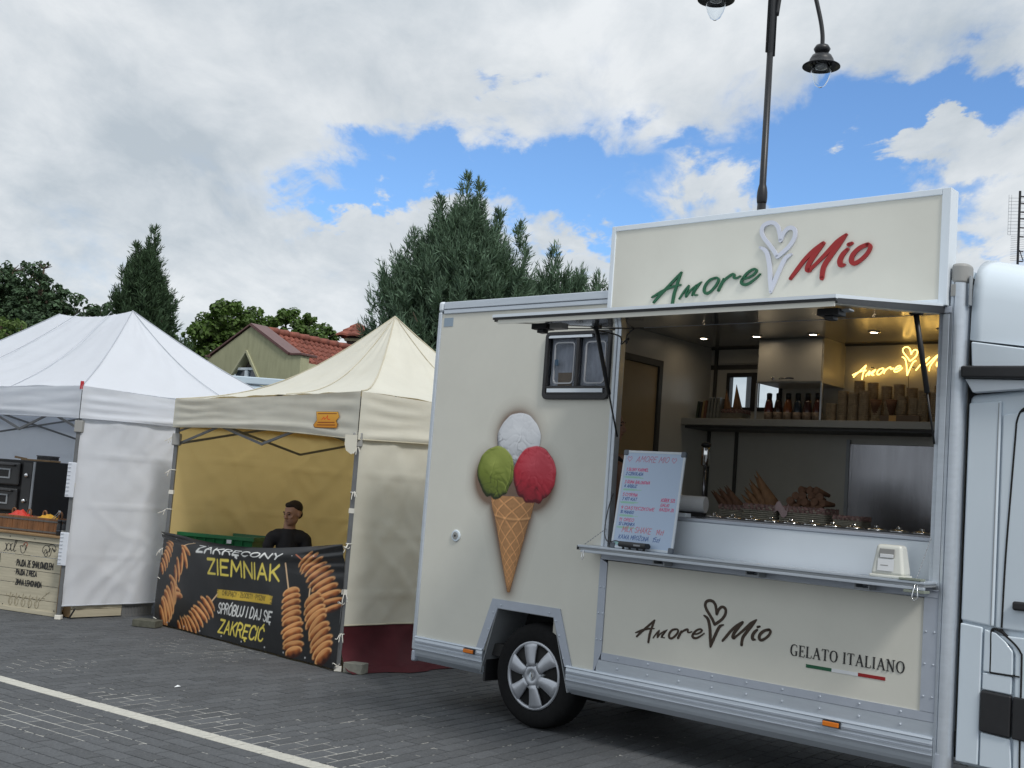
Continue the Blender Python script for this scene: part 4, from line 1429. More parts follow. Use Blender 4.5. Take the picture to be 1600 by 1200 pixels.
LOGO_MAT = {}
def logo(parent, x0, z0, sc, y0, y1, mats, wid, tube=None, ang=0.0):
    names = {'A': 'letter', 'm': 'letter', 'o': 'letter', 'r': 'letter', 'e': 'letter', 'heart': 'heart_outline', 'cone': 'cone_outline', 'M': 'letter', 'i': 'letter', 'O': 'letter'}
    for k, strokes in LOGO.items():
        grp = 0 if k in 'Amore' and k not in ('M', 'O') else 1 if k in ('heart', 'cone') else 2
        mb = MB()
        for si, (pts, ws) in enumerate(strokes):
            p, w = cat_rom(pts, ws, 6)
            p = [(x0 + a * sc, z0 + b * sc) for a, b in p]
            if tube:
                mb.tube([(a, y0, b) for a, b in p], tube, 8)
            else:
                w = [q * wid[grp] * sc for q in w]
                mb.ribbon(p, w, y0 + si * .0006, y1)
                for e in (0, -1):      # rounded ends
                    r = w[e] / 2 * .96
                    mb.lathe([(r, y1 - y0), (r, si * .0006)], 12, 'Y', (p[e][0], y0, p[e][1]))
        mb.build(names[k], mats[grp], parent, smooth=bool(tube))
logo(sg, .775, 2.84, 1.0, -.044, -.032, (M_green, M_silver, M_red), (.0165, .027, .0245))
logo(T, .800, .737 - .002, .640, -.0035, -.0005, (M_brown, M_brown, M_brown), (.022, .030, .026))

# GELATO ITALIANO in roman capitals, thick and thin
def serif_word(txt, x, z, h, width, parent):
    TK, TN = .135, .055
    SG = {
        'G': (.80, [([(.70, .78), (.66, .92), (.5, .99), (.36, .99), (.16, .85), (.07, .5), (.16, .15), (.36, .01), (.52, .01), (.66, .08)], [.04, .05, .05, .07, .12, .15, .12, .06, .05, .05]), ([(.66, .02), (.66, .40)], [TK, TK]), ([(.5, .41), (.8, .41)], [.04, .04])]),
        'E': (.66, [([(.16, 0), (.16, 1)], [TK, TK]), ([(.04, .98), (.60, .98), (.62, .80)], [.05, .05, .03]), ([(.16, .52), (.46, .52)], [.05, .05]), ([(.46, .40), (.46, .64)], [.03, .03]), ([(.04, .02), (.62, .02), (.66, .22)], [.05, .05, .03])]),
        'L': (.64, [([(.16, 0), (.16, 1)], [TK, TK]), ([(.04, .98), (.30, .98)], [.04, .04]), ([(.04, .02), (.60, .02), (.63, .24)], [.05, .05, .03])]),
        'A': (.84, [([(.10, 0), (.42, 1)], [TN, TN]), ([(.40, 1), (.74, 0)], [TK, TK]), ([(.20, .34), (.62, .34)], [.05, .05]), ([(0, .02), (.22, .02)], [.04, .04]), ([(.60, .02), (.86, .02)], [.04, .04])]),
        'T': (.74, [([(.37, 0), (.37, 1)], [TK, TK]), ([(.03, .80), (.05, .98), (.69, .98), (.71, .80)], [.03, .05, .05, .03]), ([(.24, .02), (.50, .02)], [.04, .04])]),
        'O': (.84, [([(.42, .99), (.17, .85), (.08, .5), (.17, .15), (.42, .01), (.67, .15), (.76, .5), (.67, .85), (.42, .99)], [.05, .11, .15, .11, .05, .11, .15, .11, .05])]),
        'I': (.34, [([(.17, 0), (.17, 1)], [TK, TK]), ([(.04, .98), (.30, .98)], [.04, .04]), ([(.04, .02), (.30, .02)], [.04, .04])]),
        'N': (.84, [([(.14, 0), (.14, 1)], [TN, TN]), ([(.12, 1), (.70, 0)], [TK, TK]), ([(.70, 0), (.70, 1)], [TN, TN]), ([(.0, .98), (.2, .98)], [.04, .04]), ([(.58, .98), (.84, .98)], [.04, .04]), ([(.02, .02), (.27, .02)], [.04, .04])]),
    }
    tot = sum(.42 if c == ' ' else SG[c][0] + .12 for c in txt)
    sx = width / tot
    cx = 0
    for c in txt:
        if c == ' ':
            cx += .42
            continue
        w, sts = SG[c]
        mb = MB()
        for si, (pts, ws) in enumerate(sts):
            if len(pts) > 5: pts, ws = cat_rom(pts, ws, 4)
            mb.ribbon([(x + (cx + a) * sx, z + b * h) for a, b in pts], [q * h * 1.05 for q in ws], -.0035 - si * .0004, -.0005)
        mb.build('letter', M_blackprint, parent)
        cx += w + .12
serif_word('GELATO ITALIANO', 1.876, .757, .061, .665, T)
for k, m_ in enumerate((M_green, M_flagw, M_red)):
    tb('flag_stripe', m_, (1.975 + k * .1525, 1.975 + (k + 1) * .1525 - .0005, -.0025, -.0005, .704, .722))

# --- printed ice cream cone
CW, CH = .95, 1.50
cv = Canvas(CW, CH, .0043, srgb(120, 84, 60) + (0,))
ox, oz = -.73, .75      # lower left corner on the truck
def L2(x, z): return (x - ox, z - oz)
# brown airbrushed halo
cx_, cz_ = L2(-.26, 1.70)
def seg_d(X, Y, a, b):
    a, b = np.array(a), np.array(b)
    d = b - a
    t = np.clip(((X - a[0]) * d[0] + (Y - a[1]) * d[1]) / (d @ d), 0, 1)
    return np.hypot(X - a[0] - t * d[0], Y - a[1] - t * d[1]), t
X_, Y_ = cv.X, cv.Y
halo = np.minimum.reduce([np.hypot(X_ - L2(-.275, 1.935)[0], Y_ - L2(-.275, 1.935)[1]) - .165,
                          np.hypot(X_ - L2(-.46, 1.63)[0], Y_ - L2(-.46, 1.63)[1]) - .170,
                          np.hypot(X_ - L2(-.115, 1.63)[0], Y_ - L2(-.115, 1.63)[1]) - .195])
dd, tt = seg_d(X_, Y_, L2(-.275, 1.50), L2(-.25, .89))
halo = np.minimum(halo, dd - (.20 * (1 - tt) + .01))
cv.c[..., 3] = np.clip(np.exp(-np.maximum(halo, 0) / .034) * .66, 0, 1) * (halo > -.5)
cv.c[..., 3] = np.where(cv.c[..., 3] < .02, 0, cv.c[..., 3])

hn = np.zeros(X_.shape)
def art_noise(X, Y, sc, seed, o=4):
    r = np.random.default_rng(seed)
    v = np.zeros(X.shape)
    for k in range(o * 4):
        f = sc * 1.55 ** (k / 2.5)
        a = r.uniform(0, 6.28)
        v += np.sin((X * math.cos(a) + Y * math.sin(a)) * f + r.uniform(0, 6.28) + 1.6 * np.sin((X * math.sin(a * 1.7) + Y * math.cos(a * 1.3)) * f * .6)) * .5 ** (k / 4)
    return v / 3.2
def scoop(cx, cz, rx, rz, col, dark, lite, seed, skirt=0.0, rough=1.0):
    cx, cz = L2(cx, cz)
    X, Y = X_, Y_
    ang = np.arctan2(Y - cz, X - cx)
    r = np.random.default_rng(seed)
    edge = 1 + .014 * np.sin(ang * 3 + seed) + .010 * np.sin(ang * 7 + seed * 2) + .005 * np.sin(ang * 13)
    lowm = np.clip((-np.sin(ang) - .55) / .45, 0, 1)
    edge = edge + skirt * lowm * (1 + .6 * np.sin(ang * 11 + seed) + .3 * np.sin(ang * 19))
    rr = np.hypot((X - cx) / rx, (Y - cz) / rz) / edge
    hgt = np.sqrt(np.clip(1 - rr ** 2, 0, 1))
    # scraped texture, arcs left by the scoop
    u, v = (X - cx) / rx, (Y - cz) / rz
    w = art_noise(X, Y, 16, seed)
    w2_ = art_noise(X, Y, 48, seed + 1)
    ph = np.hypot(u * .9 + .25 * math.sin(seed), v + .9) * 17 + w * 4.2
    m1 = np.clip(.5 + 1.2 * art_noise(X, Y, 11, seed + 5), 0, 1)
    tex = np.abs(np.sin(ph * .55)) ** .7 * m1 * 1.3 + .10 * w2_
    skm = np.clip((-v - .62) * 4, 0, 1)
    tex = tex * (1 + 1.4 * skm)
    H = hgt * .9 + tex * .062 * rough
    gy, gx = np.gradient(H, cv.res / rx)
    shade = .64 - gx * .07 - gy * .19
    shade = np.clip(shade, 0, 1.25)
    rim = np.clip((rr - .84) / .16, 0, 1)
    cr1 = np.clip(1 - np.abs(art_noise(X, Y, 15, seed + 21, 2)) * 9, 0, 1) * m1
    cr2 = np.clip(1 - np.abs(art_noise(X, Y, 24, seed + 31, 2)) * 8, 0, 1) * np.clip(.3 + art_noise(X, Y, 9, seed + 8), 0, 1)
    lit_ = np.roll(np.roll(cr1, 2, 0), -1, 1)
    shade = shade - (.34 * cr1 + .26 * cr2) * rough + .30 * lit_ * (1 - cr1)
    shade = shade + .22 * np.exp(-(((u + .15) / .35) ** 2 + ((v - .35) / .28) ** 2))
    k = np.clip(shade - .30 * rim - .16 * np.clip(-v, 0, 1), 0, 1.2)[..., None]
    c = np.where(k < .55, np.array(dark) * (1 - k / .55) + np.array(col) * (k / .55), np.array(col) * (1 - (k - .55) / .65) + np.array(lite) * ((k - .55) / .65))
    sl = (slice(None), slice(None))
    cv.put(sl, c, .5 - (rr - 1) * min(rx, rz) / (cv.res * 1.3))
scoop(-.258, 1.918, .200, .180, srgb(206, 209, 214), srgb(110, 112, 120), srgb(240, 242, 246), 3, 0.02, .75)
# cone
cx0, cxt, cz0, czt = L2(-.472, 0)[0], L2(-.075, 0)[0], L2(0, 1.515)[1], L2(0, .868)[1]
tipx = L2(-.248, 0)[0]
t = np.clip((cz0 - Y_) / (cz0 - czt), -.05, 1.05)
lx = cx0 * (1 - t) + (tipx - .012) * t
rx_ = cxt * (1 - t) + (tipx + .012) * t
# bulging cuff
cuff = (t < .22)
lx = np.where(cuff, lx + .010 * np.sin(t / .22 * 3.1) * -1, lx)
rx_ = np.where(cuff, rx_ + .008, rx_)
wd = np.maximum(rx_ - lx, .004)
uu = np.clip((X_ - lx) / wd, 0, 1) * 2 - 1
phi = np.arcsin(np.clip(uu, -1, 1))
tb_ = np.log(1.12 - np.clip(t, 0, 1)) * -2.2
q1 = phi * 2.0 + tb_ * 3.2
q2 = phi * 2.0 - tb_ * 3.2
cq1, cq2 = (np.where(cuff, phi * 2.4 + t * 13, q1 * 1.15), np.where(cuff, phi * 2.4 - t * 13, q2 * 1.15))
def ridge(q):
    f = np.abs(((q / math.pi * 1.6) % 1.0) - .5) * 2
    return np.clip((f - .76) / .24, 0, 1)
rg_ = np.maximum(ridge(cq1), ridge(cq2))
rgs = np.maximum(ridge(cq1 - .12), ridge(cq2 - .12))
base = np.array(srgb(192, 140, 92))
shd = (.72 + .30 * np.cos(phi * 1.25 + .35))[..., None]
c = base * shd * (1 - .42 * (rgs * (1 - rg_)))[..., None] * (1 + .75 * rg_)[..., None]
c *= (1 + .10 * art_noise(X_, Y_, 90, 8))[..., None]
band = np.exp(-((t - .205 - .03 * (1 - uu ** 2)) / .012) ** 2)[..., None]
c = c * (1 - .35 * np.roll(band, -2, 0)) + np.array(srgb(205, 155, 105)) * band * .5
tip = np.clip((t - .86) / .14, 0, 1)[..., None]
c = c * (1 - .45 * tip)
al = np.minimum(np.minimum(X_ - lx, rx_ - X_), np.minimum((cz0 + .006 - .012 * uu ** 2) - Y_, Y_ - czt)) / (cv.res * 1.3) + .5
cv.put((slice(None), slice(None)), c, al)
scoop(-.450, 1.685, .172, .178, srgb(112, 126, 44), srgb(34, 44, 12), srgb(180, 190, 100), 5, .07, 1.0)
scoop(-.094, 1.682, .190, .190, srgb(186, 38, 56), srgb(92, 12, 24), srgb(228, 104, 116), 9, .06, .95)
cone_obj = cv.mesh('cone_print', mat_attr('printed_film', .42, alpha=True), lambda X, Y: (ox + X, -.0018 + 0 * X, oz + Y), T, skip_clear=True)

# --- side window with dark frame
wf = MB()
def rrect(x0, x1, z0, z1, r, n=5):
    o = []
    for (cx, cz, a0) in ((x1 - r, z1 - r, 0), (x0 + r, z1 - r, 90), (x0 + r, z0 + r, 180), (x1 - r, z0 + r, 270)):
        for k in range(n + 1):
            a = R(a0 + 90 * k / n)
            o.append((cx + r * math.cos(a), cz + r * math.sin(a)))
    return o
def ring(mb, outer, inner, y0, y1):
    n = len(outer)
    b = len(mb.v)
    for y in (y0, y1):
        for p in outer: mb.v.append((p[0], y, p[1]))
        for p in inner: mb.v.append((p[0], y, p[1]))
    for i in range(n):
        j = (i + 1) % n
        mb.f.append((b + i, b + j, b + n + j, b + n + i))
        mb.f.append((b + 2 * n + i, b + 3 * n + i, b + 3 * n + j, b + 2 * n + j))
        mb.f.append((b + i, b + 2 * n + i, b + 2 * n + j, b + j))
        mb.f.append((b + n + i, b + n + j, b + 3 * n + j, b + 3 * n + i))
    return mb
ring(wf, rrect(-.066, .492, 2.194, 2.655, .035), rrect(-.040, .466, 2.222, 2.630, .02), -.022, .028)
wfo = wf.build('window_frame', M_black, T, bevel=.004)
tb('glazing_bar', M_black, (.205, .228, -.018, .02, 2.285, 2.628), (-.039, .465, -.0175, .0195, 2.2225, 2.238), (-.039, .465, -.0165, .0185, 2.268, 2.284), parent=wfo)
tb('sill_strip', M_whitemat, (-.020, .450, -.026, -.0176, 2.240, 2.266), parent=wfo)
tb('top_strip', M_whitemat, (-.038, .330, -.020, -.002, 2.612, 2.629), parent=wfo)
M_curt = mat('pale_blind', (.50, .50, .52), .5, var=.18, vs=5, stretch=(9, 9, 2))
tb('blind', M_curt, (-.04, .466, .033, .037, 2.23, 2.63), parent=wfo)
M_smoke = mat('smoked_acrylic', (.05, .07, .10), .06, var=.0, coat=.5)
def pane(x0, x1):
    m = glass_mat('acrylic_glass', (.72, .76, .82), .03)
    p = tb('pane', m, (x0, x1, .004, .009, 2.286, 2.626), parent=wfo)
    r = MB()
    ring(r, rrect(x0 + .045, x1 - .02, 2.300, 2.585, .03), rrect(x0 + .054, x1 - .029, 2.309, 2.576, .024), -.004, .0035)
    r.build('pane_rim', mat('clear_rim', (.35, .36, .38), .2), wfo)
pane(-.038, .204)
pane(.229, .464)
tb('catch', mat('blue_catch', (.03, .07, .12), .4), (.022, .046, -.012, .0, 2.425, 2.465), parent=wfo)
tb('label_in_window', mat('brown_card', (.28, .20, .13), .7), (.03, .15, .028, .032, 2.29, 2.38), parent=wfo)
# --- small fittings
v_ = MB().lathe([(.042, 0), (.042, -.006), (.038, -.010), (.028, -.010)], 24, 'Y', (-.782, -.001, 1.21)).build('round_inlet', M_white, T, smooth=False)
MB().lathe([(.026, 0), (.026, -.013)], 20, 'Y', (-.782, -.001, 1.21)).build('inlet_cap', M_greycap, v_)
MB().lathe([(.008, 0), (.008, -.016)], 10, 'Y', (-.782, -.001, 1.21)).build('keyhole', M_black, v_)
tb('maker_plate', mat('blue_plate', (.28, .36, .44), .5, var=.15, vs=60, stretch=(1, 1, 20)), (-1.078, -.985, -.0025, -.0004, 2.735, 2.800))
for x in (-.553, 2.150):
    b_ = tb('marker_base', M_black, (x - .052, x + .052, -.026, -.012, .412, .446), bevel=.004)
    tb('marker_lamp', M_orange, (x - .047, x + .047, -.036, -.0262, .416, .442), parent=b_, bevel=.004)

# --- wheels
def wheel(x, y, side=-1, cover=True):
    ty = MB()
    s = side
    prof = [(.205, .02), (.222, .0), (.26, -.006), (.30, -.006), (.326, .004), (.338, .022), (.345, .05), (.346, .10), (.345, .165), (.336, .19), (.30, .20), (.22, .19)]
    ty.lathe([(r, (h if s < 0 else -h)) for r, h in prof], 56, 'Y', (x, y, .345))
    w = ty.build('wheel', M_rubber, T, smooth=True)
    tr_ = MB()
    for k in range(64):
        a = 2 * math.pi * k / 64
        c, sn = math.cos(a), math.sin(a)
        for (y0, y1) in ((.055, .10), (.115, .16)):
            p = [(x + .349 * c, y + y0 * -s * 1, .345 + .349 * sn), (x + .349 * math.cos(a + .06), y + y0 * -s, .345 + .349 * math.sin(a + .06)),
                 (x + .349 * math.cos(a + .06), y + y1 * -s, .345 + .349 * math.sin(a + .06)), (x + .349 * c, y + y1 * -s, .345 + .349 * sn)]
            tr_.add(p, [(0, 1, 2, 3)])
    tag(tr_.build('tread', M_rubber, w), kind='stuff')
    MB().lathe([(.215, .010), (.208, .04), (.19, .075), (.05, .06), (.02, .05)], 32, 'Y', (x, y, .345)).build('rim', M_hole, w, smooth=True)
    if not cover: return
    rm = MB().lathe([(.226, .006), (.225, -.006), (.214, -.010), (.205, -.002), (.205, .03)], 56, 'Y', (x, y, .345), cap=False).build('cover_ring', M_hub, w, smooth=True)
    for k in range(6):
        a = R(100 + 60 * k)
        m_ = MB()
        u = Vector((math.cos(a), 0, math.sin(a)))
        v = Vector((-math.sin(a), 0, math.cos(a)))
        N_ = 6
        rows = []
        for i in range(N_ + 1):
            t = i / N_
            r = .062 + (.212 - .062) * t
            hw_ = .028 + .031 * t
            yy = -.020 + .014 * (t ** 1.5)
            tw = .006 * math.sin(t * 3)
            rows.append([(r, -hw_ + tw, yy + .010), (r, -hw_ * .93 + tw, yy), (r, 0 + tw, yy - .002), (r, hw_ * .93 + tw, yy), (r, hw_ + tw, yy + .010)])
        vs = []
        for row in rows:
            for (r, h, yy) in row:
                p = u * r + v * h
                vs.append((x + p.x, y + yy, .345 + p.z))
        fs = []
        for i in range(N_):
            for j in range(4):
                q = i * 5 + j
                fs.append((q, q + 1, q + 6, q + 5))
        m_.add(vs, fs)
        m_.build('spoke', M_hub, w, smooth=True, solid=.003)
        a2_ = a + R(30)
        MB().lathe([(.012, .02), (.012, -.006), (.008, -.012)], 8, 'Y', (x + .082 * math.cos(a2_), y, .345 + .082 * math.sin(a2_))).build('wheel_nut', M_aludk, w)
    MB().lathe([(.076, .02), (.072, -.012), (.060, -.022), (.034, -.024), (.032, -.020), (.001, -.020)], 32, 'Y', (x, y, .345)).build('hub_cap', M_hub, w, smooth=True)
    d = MB()
    ring(d, [(x, .345 + .031), (x - .019, .345), (x, .345 - .031), (x + .019, .345)], [(x, .345 + .015), (x - .008, .345), (x, .345 - .015), (x + .008, .345)], y - .027, y - .020)
    d.build('diamond_badge', M_chrome, w)
    d = MB()
    d.prism([(x, .345 + .030), (x - .018, .345), (x, .345 - .030)], y - .0285, y - .0275)
    d.build('badge_facet', M_white, w)
wheel(0, .03)
wheel(0, 1.60, 1, False)
wheel(3.62, .05)
wheel(3.62, 1.58, 1, False)
tb('rear_axle', M_under, (-.04, .04, .2, 1.6, .30, .38))

# --- cab
n_before = set(bpy.data.objects.keys())
CX0 = 2.832
cabp = [(CX0, .34), (CX0, 2.235), (3.10, 2.262), (4.05, 2.235), (4.62, 1.42), (5.10, 1.16), (5.22, .95), (5.25, .45), (4.9, .34), (4.02, .34), (3.96, .62), (3.62, .74), (3.28, .62), (3.22, .34)]
mb = MB()
mb.prism(cabp, .055, 1.735, 'Y')
mb.build('cab_body', M_white, T, bevel=.035, seg=4)
# raised shoulder above the body crease
mb = MB()
mb.prism([(2.840, 1.068), (2.840, 2.19), (3.005, 2.205), (3.005, 1.052)], .034, .056, 'Y')
mb.build('cab_corner_panel', M_white, T, bevel=.014, seg=3)
mb = MB()
mb.prism([(2.840, .36), (2.840, 1.055), (2.952, 1.046), (2.952, .36)], .030, .0565, 'Y')
mb.build('cab_corner_panel', M_white, T, bevel=.008, seg=3)
mb = MB()
mb.prism([(2.960, .36), (2.960, .528), (3.104, .519), (3.115, .36)], .030, .0565, 'Y')
mb.build('sill_panel', M_white, T, bevel=.006, seg=2)
mb = MB()
mb.prism([(2.960, .739), (2.960, .822), (3.104, .822), (3.102, .733)], .030, .0562, 'Y')
mb.build('sill_panel', M_white, T, bevel=.006, seg=2)
mb = MB()
mb.prism([(2.962, .828), (2.962, 1.038), (3.02, 1.026), (3.066, .990), (3.104, .945), (3.106, .828)], .028, .056, 'Y')
mb.build('fuel_flap', M_white, T, bevel=.006, seg=2)
def seam_line(pts, w, m_, par, y=.030):  # strip whose colour stands in for shade in a panel gap
    mb = MB()
    p, _ = cat_rom(pts, None, 4)
    mb.ribbon(p, [w] * len(p), y - .001, y + .03)
    return mb.build('gap_shade_strip', m_, par)
dr = MB()
dr.prism([(3.012, 1.048), (3.012, 2.13), (3.20, 2.16), (3.95, 2.13), (4.30, 1.55), (4.30, 1.04)], .036, .0568, 'Y')
cd_ = dr.build('cab_door', M_white, T, bevel=.010, seg=3)
mb = MB()
mb.prism([(3.030, 1.018), (3.10, .965), (3.114, .93), (3.120, .36), (3.2, .36), (3.28, .68), (3.62, .80), (3.96, .68), (4.3, .60), (4.3, 1.030)], .032, .0572, 'Y')
mb.build('door_lower_panel', M_white, cd_, bevel=.008, seg=2)
seam_line([(3.30, 2.175), (3.16, 2.172), (3.108, 2.155), (3.085, 2.10), (3.080, 2.02), (3.066, 1.72), (3.052, 1.40), (3.045, 1.055)], .009, M_hole, cd_, .034)
seam_line([(3.040, 1.050), (3.052, 1.030), (3.110, .985), (3.142, .945), (3.148, .90), (3.150, .60), (3.155, .36)], .009, M_hole, cd_, .030)
seam_line([(2.993, 2.19), (2.993, 1.80), (2.992, 1.40), (2.992, 1.06)], .004, M_aludk, cd_, .0325)
seam_line([(2.998, .828), (3.06, .828), (3.14, .828)], .007, M_hole, cd_, .0285)
seam_line([(2.998, .828), (2.998, .93), (2.998, 1.040), (3.03, 1.038), (3.052, 1.030)], .007, M_hole, cd_, .0285)
mb = MB()
mb.prism([(3.16, 1.45), (3.16, 2.03), (3.88, 2.0), (4.12, 1.45)], .031, .0355, 'Y')
mb.build('door_window', M_smoke, cd_, bevel=.002)
tb('door_handle', M_black, (3.098, 3.30, .008, .035, 1.150, 1.195), parent=cd_, bevel=.012, seg=3)
mb = MB()
mb.prism([(2.957, .532), (2.957, .735), (3.106, .729), (3.106, .523)], .018, .056, 'Y')
mb.build('rubbing_strip', M_black, T, bevel=.010, seg=3)
mb = MB()
mb.prism([(3.114, .523), (3.114, .729), (3.24, .725), (3.22, .52)], .018, .0565, 'Y')
mb.build('rubbing_strip', M_black, T, bevel=.008, seg=3)
tb('windscreen', M_smoke, (4.2, 4.21, .2, 1.6, 1.5, 1.6))
mb = MB()
mb.add([(4.11, .16, 2.17), (4.60, .16, 1.46), (4.60, 1.62, 1.46), (4.11, 1.62, 2.17)], [(0, 1, 2, 3)])
mb.build('windscreen', M_smoke, T, solid=.012)
mb = MB()
mb.box(4.02, 4.14, -.19, .02, 1.45, 1.75)
mb.build('door_mirror', M_black, T, bevel=.03, seg=3)
mb = MB()
mb.box(5.17, 5.262, .12, .42, .78, 1.0)
mb.build('headlight', M_smoke, T, bevel=.02)
mb = MB()
mb.box(5.17, 5.262, 1.37, 1.67, .78, 1.0)
mb.build('headlight', M_smoke, T, bevel=.02)
mb = MB()
mb.prism([(3.2, .34), (4.9, .34), (5.27, .42), (5.27, .62), (5.0, .60), (4.1, .42), (3.2, .42)], .045, 1.745, 'Y')
mb.build('front_bumper', M_black, T, bevel=.02)
# roof deflector: a shell that swells above the cab
vs, fs = [], []
NU, NV = 26, 22
for j in range(NV + 1):
    v = j / NV
    for i in range(NU + 1):
        u = i / NU
        x = 2.835 + 1.55 * u
        ztop = 3.015 - .36 * u - .62 * u * u + .03 * math.sin(u * 3.1)
        zlo = 2.520 - .20 * u - .02 * u * u
        ztop = max(ztop, zlo + .03)
        a = math.pi * v
        hw_ = .875 - .16 * u
        rr_ = 5.5
        cx_s, sn_s = math.cos(a), math.sin(a)
        py = -math.copysign(abs(cx_s) ** (2 / rr_), cx_s) * hw_
        pz = zlo + (ztop - zlo) * abs(sn_s) ** (2 / rr_ * 1.1)
        shp = 1 - .035 * ((pz - zlo) / max(.05, ztop - zlo)) ** 2
        vs.append((x, .905 + py * shp, pz))
for j in range(NV):
    for i in range(NU):
        a = j * (NU + 1) + i
        fs.append((a, a + 1, a + NU + 2, a + NU + 1))
mb = MB()
mb.add(vs, fs)
b0 = [j * (NU + 1) for j in range(NV + 1)]
mb.f.append(tuple(b0))
mb.build('roof_deflector', M_white, T, smooth=True)
mb = MB()
mb.prism([(2.850, 2.380), (2.842, 2.512), (3.2, 2.455), (3.9, 2.36), (3.9, 2.23), (3.2, 2.30)], .022, .055, 'Y')
mb.build('deflector_skirt', M_white, T, bevel=.008, seg=2)
mb = MB()
mb.prism([(2.815, 2.315), (2.812, 2.378), (3.2, 2.372), (3.9, 2.33), (3.9, 2.27), (3.2, 2.305)], -.035, .05, 'Y')
mb.build('black_roof_moulding', M_black, T, bevel=.012, seg=3)
mb = MB()
mb.prism([(2.826, 2.313), (2.868, 2.240), (3.2, 2.262), (3.9, 2.235), (3.9, 2.268), (3.2, 2.302)], .0, .054, 'Y')
mb.build('gutter_moulding', M_whitemat, T, bevel=.006)
mb = MB()
mb.box(2.828, 2.838, .0, .03, 2.70, 2.86)
mb.build('hinge', M_aludk, T, bevel=.003)
tb('gap_seal', M_hole, (2.8225, 2.831, .075, 1.7, .40, 2.80))

for o in list(T.children):
    if o.name not in n_before: o.location.x -= .038
# ------------------------------------------------------------------ things in and on the truck
def tthing(name, label, cat, x, y, z, group=None, rot=0.0):
    return thing(name, label, cat, TW(x, y, z), YAW + rot, group)

def dup(root, loc, rotz, label=None):
    r = root.copy()
    COL.objects.link(r)
    r.location = loc
    r.rotation_euler = (0, 0, rotz)
    if label: r['label'] = label
    for ch in list(root.children):
        c = ch.copy()
        COL.objects.link(c)
        c.parent = r
        for g_ in ch.children:
            d = g_.copy()
            COL.objects.link(d)
            d.parent = c
    return r

# neon lettering on the far wall
M_neon = mat('neon_tube', (1, .8, .3), .4, emit=(1.0, .62, .16), es=3.8)
ns = tthing('neon_sign', 'glowing yellow neon lettering with a heart and cone on the far wall of the truck', 'neon sign', 1.35, 1.70, 2.50)
logo(ns, .0, .058, .475, .0, .0, (M_neon, M_neon, M_neon), (1, 1, 1), tube=.0046)
mb = MB()
for x in (.15, .44, .64):
    mb.box(x, x + .008, .004, .040, .11, .118)
mb.build('bracket', M_steel, ns)
MB().tube([(.42, .01, .05), (.425, .02, -.10), (.425, .02, -.28)], .002, 5).build('cable', M_black, ns)

# menu board
bt = tthing('menu_board', 'white dry wipe board with a handwritten price list leaning on the serving shelf', 'menu board', .648, -.085, 1.2505)
bt.rotation_euler = (R(-8), 0, YAW)
bt.rotation_euler.rotate(Matrix.Rotation(0, 3, 'Z'))
bt.rotation_mode = 'XYZ'
bw_, bh_ = .462, .625
f_ = MB()
f_.box(0, bw_, -.006, .006, .0, .016)
f_.box(0, bw_, -.006, .006, bh_ - .016, bh_)
f_.box(0, .016, -.0058, .0058, .0162, bh_ - .0162)
f_.box(bw_ - .016, bw_, -.0058, .0058, .0162, bh_ - .0162)
f_.build('board_frame', M_whitemat, bt, bevel=.003)
for (a, b) in ((0, 0), (bw_ - .03, 0), (0, bh_ - .03), (bw_ - .03, bh_ - .03)):
    c_ = MB()
    c_.box(a - .003, a + .033, -.010, .010, b - .003, b + .033)
    c_.build('corner_cap', mat('grey_corner', (.12, .14, .17), .5), bt, bevel=.006)
cv = Canvas(bw_ - .028, bh_ - .028, .00215, (.50, .62, .80))
pk_, bl_, gn_ = srgb(205, 70, 120), srgb(50, 90, 160), srgb(150, 205, 175)
HB = bh_ - .028
def wtxt(t, x, y, h, w, col, hw=.0016, sl=.2, wob=.08, sd_=1):
    for st in text_strokes(t, x, y, h, w, sl, .22, 0.0, wob, sd_):
        if len(st) > 5: st, _ = cat_rom(st, None, 2)
        cv.stroke(st, hw, col)
def heart(x, y, s, col):
    cv.stroke([(x, y - s), (x - s, y + .2 * s), (x - s * .6, y + s * .8), (x, y + .35 * s), (x + s * .6, y + s * .8), (x + s, y + .2 * s), (x, y - s)], .0014, col)
heart(.035, HB - .040, .018, pk_)
heart(.370, HB - .040, .018, pk_)
wtxt('AMORE MIO', .085, HB - .058, .036, .24, srgb(190, 95, 130), .0018, .35)
rows = [(.100, '1 SŁONY KARMEL', '2 CZEKOLADA', .165, .13), (.180, '3 GUMA BALONOWA', '4 ARBUZ', .19, .095), (.262, '5 CYTRYNA', '7 KIT-KAT', .11, .11), (.345, '9 CIASTECZKOWE', '10 MANGO', .25, .10), (.420, '11 OREO', '12 LIMONKA', .11, .12)]
for i, (d_, t1, t2, w1, w2) in enumerate(rows):
    for k in range(6):
        cv.stroke([(.01 + rb.uniform(0, .02), HB - d_ - .064 + .002 * k), (.13 + rb.uniform(-.03, .03), HB - d_ - .063 + .002 * k)], .0012, gn_)
    wtxt(t1, .022, HB - d_ - .018, .018, w1, pk_, .0019, .2, .06, i)
    wtxt(t2, .022, HB - d_ - .045, .018, w2, bl_, .0019, .2, .06, i + 9)
wtxt('KUBEK 5ZŁ', .315, HB - .300, .019, .100, pk_, .0019)
wtxt('GALKI', .315, HB - .330, .017, .060, pk_, .0019)
wtxt('RAZEM ZŁ', .312, HB - .358, .017, .105, pk_, .0019)
wtxt('MILK SHAKE', .055, .092, .034, .215, srgb(200, 90, 110), .0019, .2)
wtxt('14zł', .310, .092, .030, .052, srgb(200, 90, 110), .0019, .2)
wtxt('KAWA MROŻONA', .035, .046, .026, .225, bl_, .0019, .25)
wtxt('15zł', .292, .046, .026, .050, bl_, .0019, .25)
